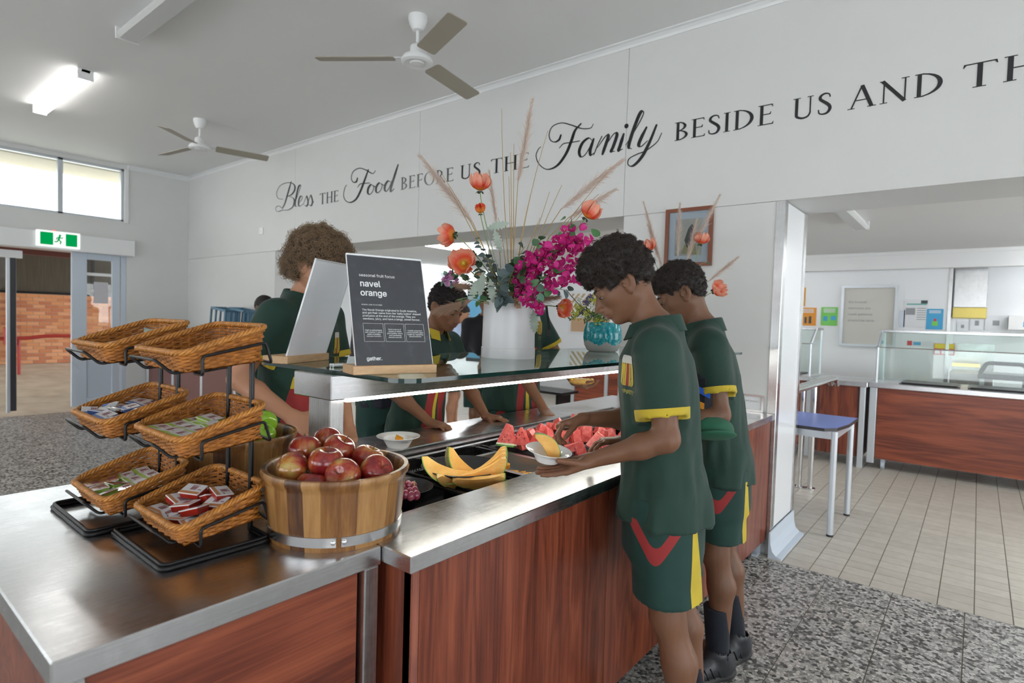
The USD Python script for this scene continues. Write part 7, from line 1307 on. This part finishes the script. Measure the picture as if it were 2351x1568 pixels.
eq = thing('cooker', 'steel kitchen cooker with warm lit strip behind the servery', 'cooker', (-.25, 9.0, 0)); obj('body', bx((-.02, .3, 0), (.42, .95, .95), .01), 'steelz', eq); obj('lit_strip', bx((.0, .28, 1.02), (.28, .30, 1.06)), emit('warm_strip', (1., .75, .3), 1.4), eq); obj('splash', bx((-.02, .9, .95), (.42, .95, 1.3)), 'steelz', eq)
# --- blue bench and handrail just past the column
bt = thing('blue_table', 'small blue topped table with grey legs behind the column', 'table', (0, 0, 0)); M['blue_lam'] = plain('blue_laminate', (.13, .20, .58), .35)
pl = Polygon([(-1.75, 4.47), (-.80, 4.46), (-.735, 4.55), (-.70, 4.8), (-.70, 5.20), (-1.75, 5.22)]); obj('top', prism(pl.buffer(-.006), .022, TR((0, 0, .735))), 'blue_lam', bt); obj('edge', prism(pl.difference(pl.buffer(-.006)), .021, TR((0, 0, .735))), plain('dark_table_edge', (.03, .025, .03), .4), bt); obj('apron', MB().box((-1.70, 4.50, .68), (-.76, 4.53, .734)).box((-.76, 4.53, .68), (-.735, 5.14, .734)), 'alu', bt)
for x, y in ((-.745, 4.515), (-.735, 5.12), (-1.70, 4.515), (-1.70, 5.14)): obj('leg', tube([(x, y, .012), (x, y, .735)], .021, 14), 'alu', bt, 40); obj('foot', tube([(x, y, 0), (x, y, .014)], .022, 14), 'rubber', bt, 40)
hr_ = thing('handrail', 'stainless double tube queue rail behind the blue table', 'handrail', (0, 0, 0))
for dx in (0, .055): obj('rail', tube(bend([(-1.10 - dx, 4.45, .95), (-1.10 - dx, 6.55, .95), (-1.10 - dx, 6.66, .88)], .08), .024, 12), 'chrome', hr_, 40)
for dx in (-.02, -.11): obj('post', tube([(-1.10 + dx, 5.72, .0), (-1.10 + dx, 5.72, .95)], .022, 12), 'chrome', hr_, 40); obj('flange', lathe([(0, 0), (.045, 0), (.045, .012), (.02, .016), (0, .016)], 20) if False else xf(lathe([(0, 0), (.045, 0), (.045, .012), (.02, .016), (0, .016)], 20), TR((-1.10 + dx, 5.72, 0))), 'chrome', hr_, 40)
# --- things seen through the left opening
cb = thing('cupboard', 'red-brown cupboard with steel strips at the back of the room behind the boys', 'cupboard', (0, 0, 0))
for i, (x0, x1) in enumerate(((-5.30, -4.72), (-4.66, -4.40), (-4.34, -3.2))): obj('door', bx((x0, 8.30, .05), (x1, 8.33, .88), .003), 'redwood_far', cb)
for x in (-5.36, -4.72, -4.40): obj('steel_strip', bx((x, 8.28, 0), (x + .06, 8.33, .9), .002), 'alu', cb)
obj('body', bx((-5.34, 8.34, 0), (-3.2, 9.0, .9)), 'side_panel', cb)
t, w, h, F_ = flat('wall_picture', 'white framed picture with tan diagonal stripes, above the turquoise pot', 'picture', (1309, 667, 1405, 771), 'paper', th=.02)
for i in range(6): obj('stripe', xf(prism(Polygon([(-w * .85 + i * .12, h * .85), (-w * .85 + i * .12 + .06, h * .85), (-w * .85 + i * .12 - .18, h * .2), (-w * .85 + i * .12 - .24, h * .2)]).intersection(sbox(-w * .88, -h * .88, w * .88, h * .88)), .001), F_), C('tan_stripe', (.45, .32, .16)), t)
obj('lower_picture', xf(bx((-w * .88, -h * .88, 0), (w * .88, -h * .25, .001)), F_), C('tan_food', (.50, .33, .2)), t)
fr_ = thing('drinks_fridge', 'tall drinks fridge with bright blue front, behind the boys', 'fridge', (-8.1, 8.5, 0)); obj('cabinet', bx((0, .05, 0), (.95, .75, 2.0), .01), plain('dark_cabinet', (.05, .05, .055), .4), fr_); C('fridge_blue', (.16, .46, .72))
for i in (0, 1): obj('door', bx((.03 + i * .46, .02, .12), (.46 + i * .46, .05, 1.92), .004), 'fridge_blue', fr_); obj('handle', bx((.40 + i * .12, -.01, .8), (.43 + i * .12, .02, 1.5), .004), 'alu', fr_)
obj('ledge', bx((0, .0, 1.18), (.95, .05, 1.26)), 'black', fr_)
st_ = thing('bench_seat', 'low dark bench seat seen between the boys\' legs', 'bench', (-6.2, 6.6, 0)); obj('seat', bx((0, 0, .42), (1.8, .4, .46), .005), 'black', st_)
for x in (.1, 1.65): obj('leg', bx((x, .05, 0), (x + .05, .35, .42)), 'black', st_)
# --- held things
hb = at(1256, 1060, 1.83) + A([0, 0, .014])
t = thing('white_bowl', 'white china bowl held low by the front boy over the counter', 'bowl', mtx=TR(hb + A([0, 0, -.012]), rot(_f * A([1, 1, 0]), .12) @ rot(_r, .10) * .82)); obj('bowl', lathe(CH, 56), 'china', t, 40)
t = thing('melon_slice', 'orange melon slice pinched over the white bowl by the front boy', 'melon slice', mtx=TR(hb + A([0, 0, .028]) + _r * .004, np.stack([rx, ry, A([0, 0, 1])], 1) @ rot('z', .3) @ rot('y', -2.1) * .72)); t.GetReferences().AddInternalReference(ms.GetPath()); t.SetInstanceable(True)
hp_ = at(1335, 876, 3.83)
t = thing('cheese_pastry', 'golden cheese topped pastry in the tall boy\'s hand under the lit beam', 'pastry', tuple(hp_)); pm = MB(); rp_ = np.random.default_rng(4)
v, f = blob((0, 0, 0), (.085, .035, .022), 3); d = (meshkit.noise(v * 70, 2) - .4)[:, None] * .012; obj('crust', ((v * (1 + d * 4)) @ rot('z', .7).T, f), noisy('golden_crust', (.62, .30, .06), (.80, .52, .14), 60, .5, obj=True), t, True)
for k in range(7): pm.add(blob(rot('z', .7) @ A([-.07 + k * .023, rp_.normal(0, .01), .016]), (.013, .012, .008), 2))
obj('melted_cheese', pm, plain('melted_cheese', (.78, .48, .10), .4), t, True, kind='stuff')
cp = at(1632, 990, 2.17)
t = thing('green_cap', 'green cap tucked under the second boy\'s forearm', 'cap', tuple(cp)); M['cap_green'] = cloth('cap_green', (.02, .11, .06)); R_ = np.stack([rx, ry, A([0, 0, 1])], 1)
v, f = blob((0, 0, 0), (.085, .06, .055), 3); v = v * A([1, 1, 1]) + A([0, 0, 0]); v[:, 2] = np.maximum(v[:, 2], -.02) + meshkit.noise(v * 40, 3) * .008; obj('crown', (v @ R_.T, f), 'cap_green', t, True); v, f = blob((.0, -.045, -.03), (.075, .05, .012), 3); obj('peak', (v @ (R_ @ rot('x', -.5)).T, f), 'cap_green', t, True)
bg_ = at(1618, 908, 2.26); t = thing('shoulder_bag', 'dark bag with blue flash and orange motif held by the second boy', 'bag', tuple(bg_)); obj('pouch', bx((-.06, -.08, -.10), (.05, .06, .09), .02), 'navy', t); F_ = frame_m((0, -.081, 0), (1, 0, 0), (0, 0, 1)); obj('blue_flash', xf(prism(Polygon([(-.05, .05), (.0, .02), (.05, .0), (.05, .025), (0, .045), (-.05, .075)]), .002), F_), C('royal_blue', (.02, .12, .60)), t); obj('motif', xf(prism(Polygon([(-.045, -.05), (.0, -.035), (.03, -.045), (.03, -.02), (0, -.01), (-.045, -.025)]), .002), F_), C('orange_motif', (.75, .30, .02)), t)
ln = at(1258, 735, 3.62); t = thing('lanyard', 'black lanyard strap with clip hanging at the tall boy\'s side', 'lanyard', tuple(ln)); obj('strap', xf(bx((-.008, -.003, -.06), (.008, .003, .09)), TR((0, 0, 0), R_ @ rot('y', -.15))), 'black', t); obj('clip', xf(bx((-.011, -.006, -.105), (.011, .006, -.06), .003), TR((.006, 0, 0), R_)), 'rubber', t)
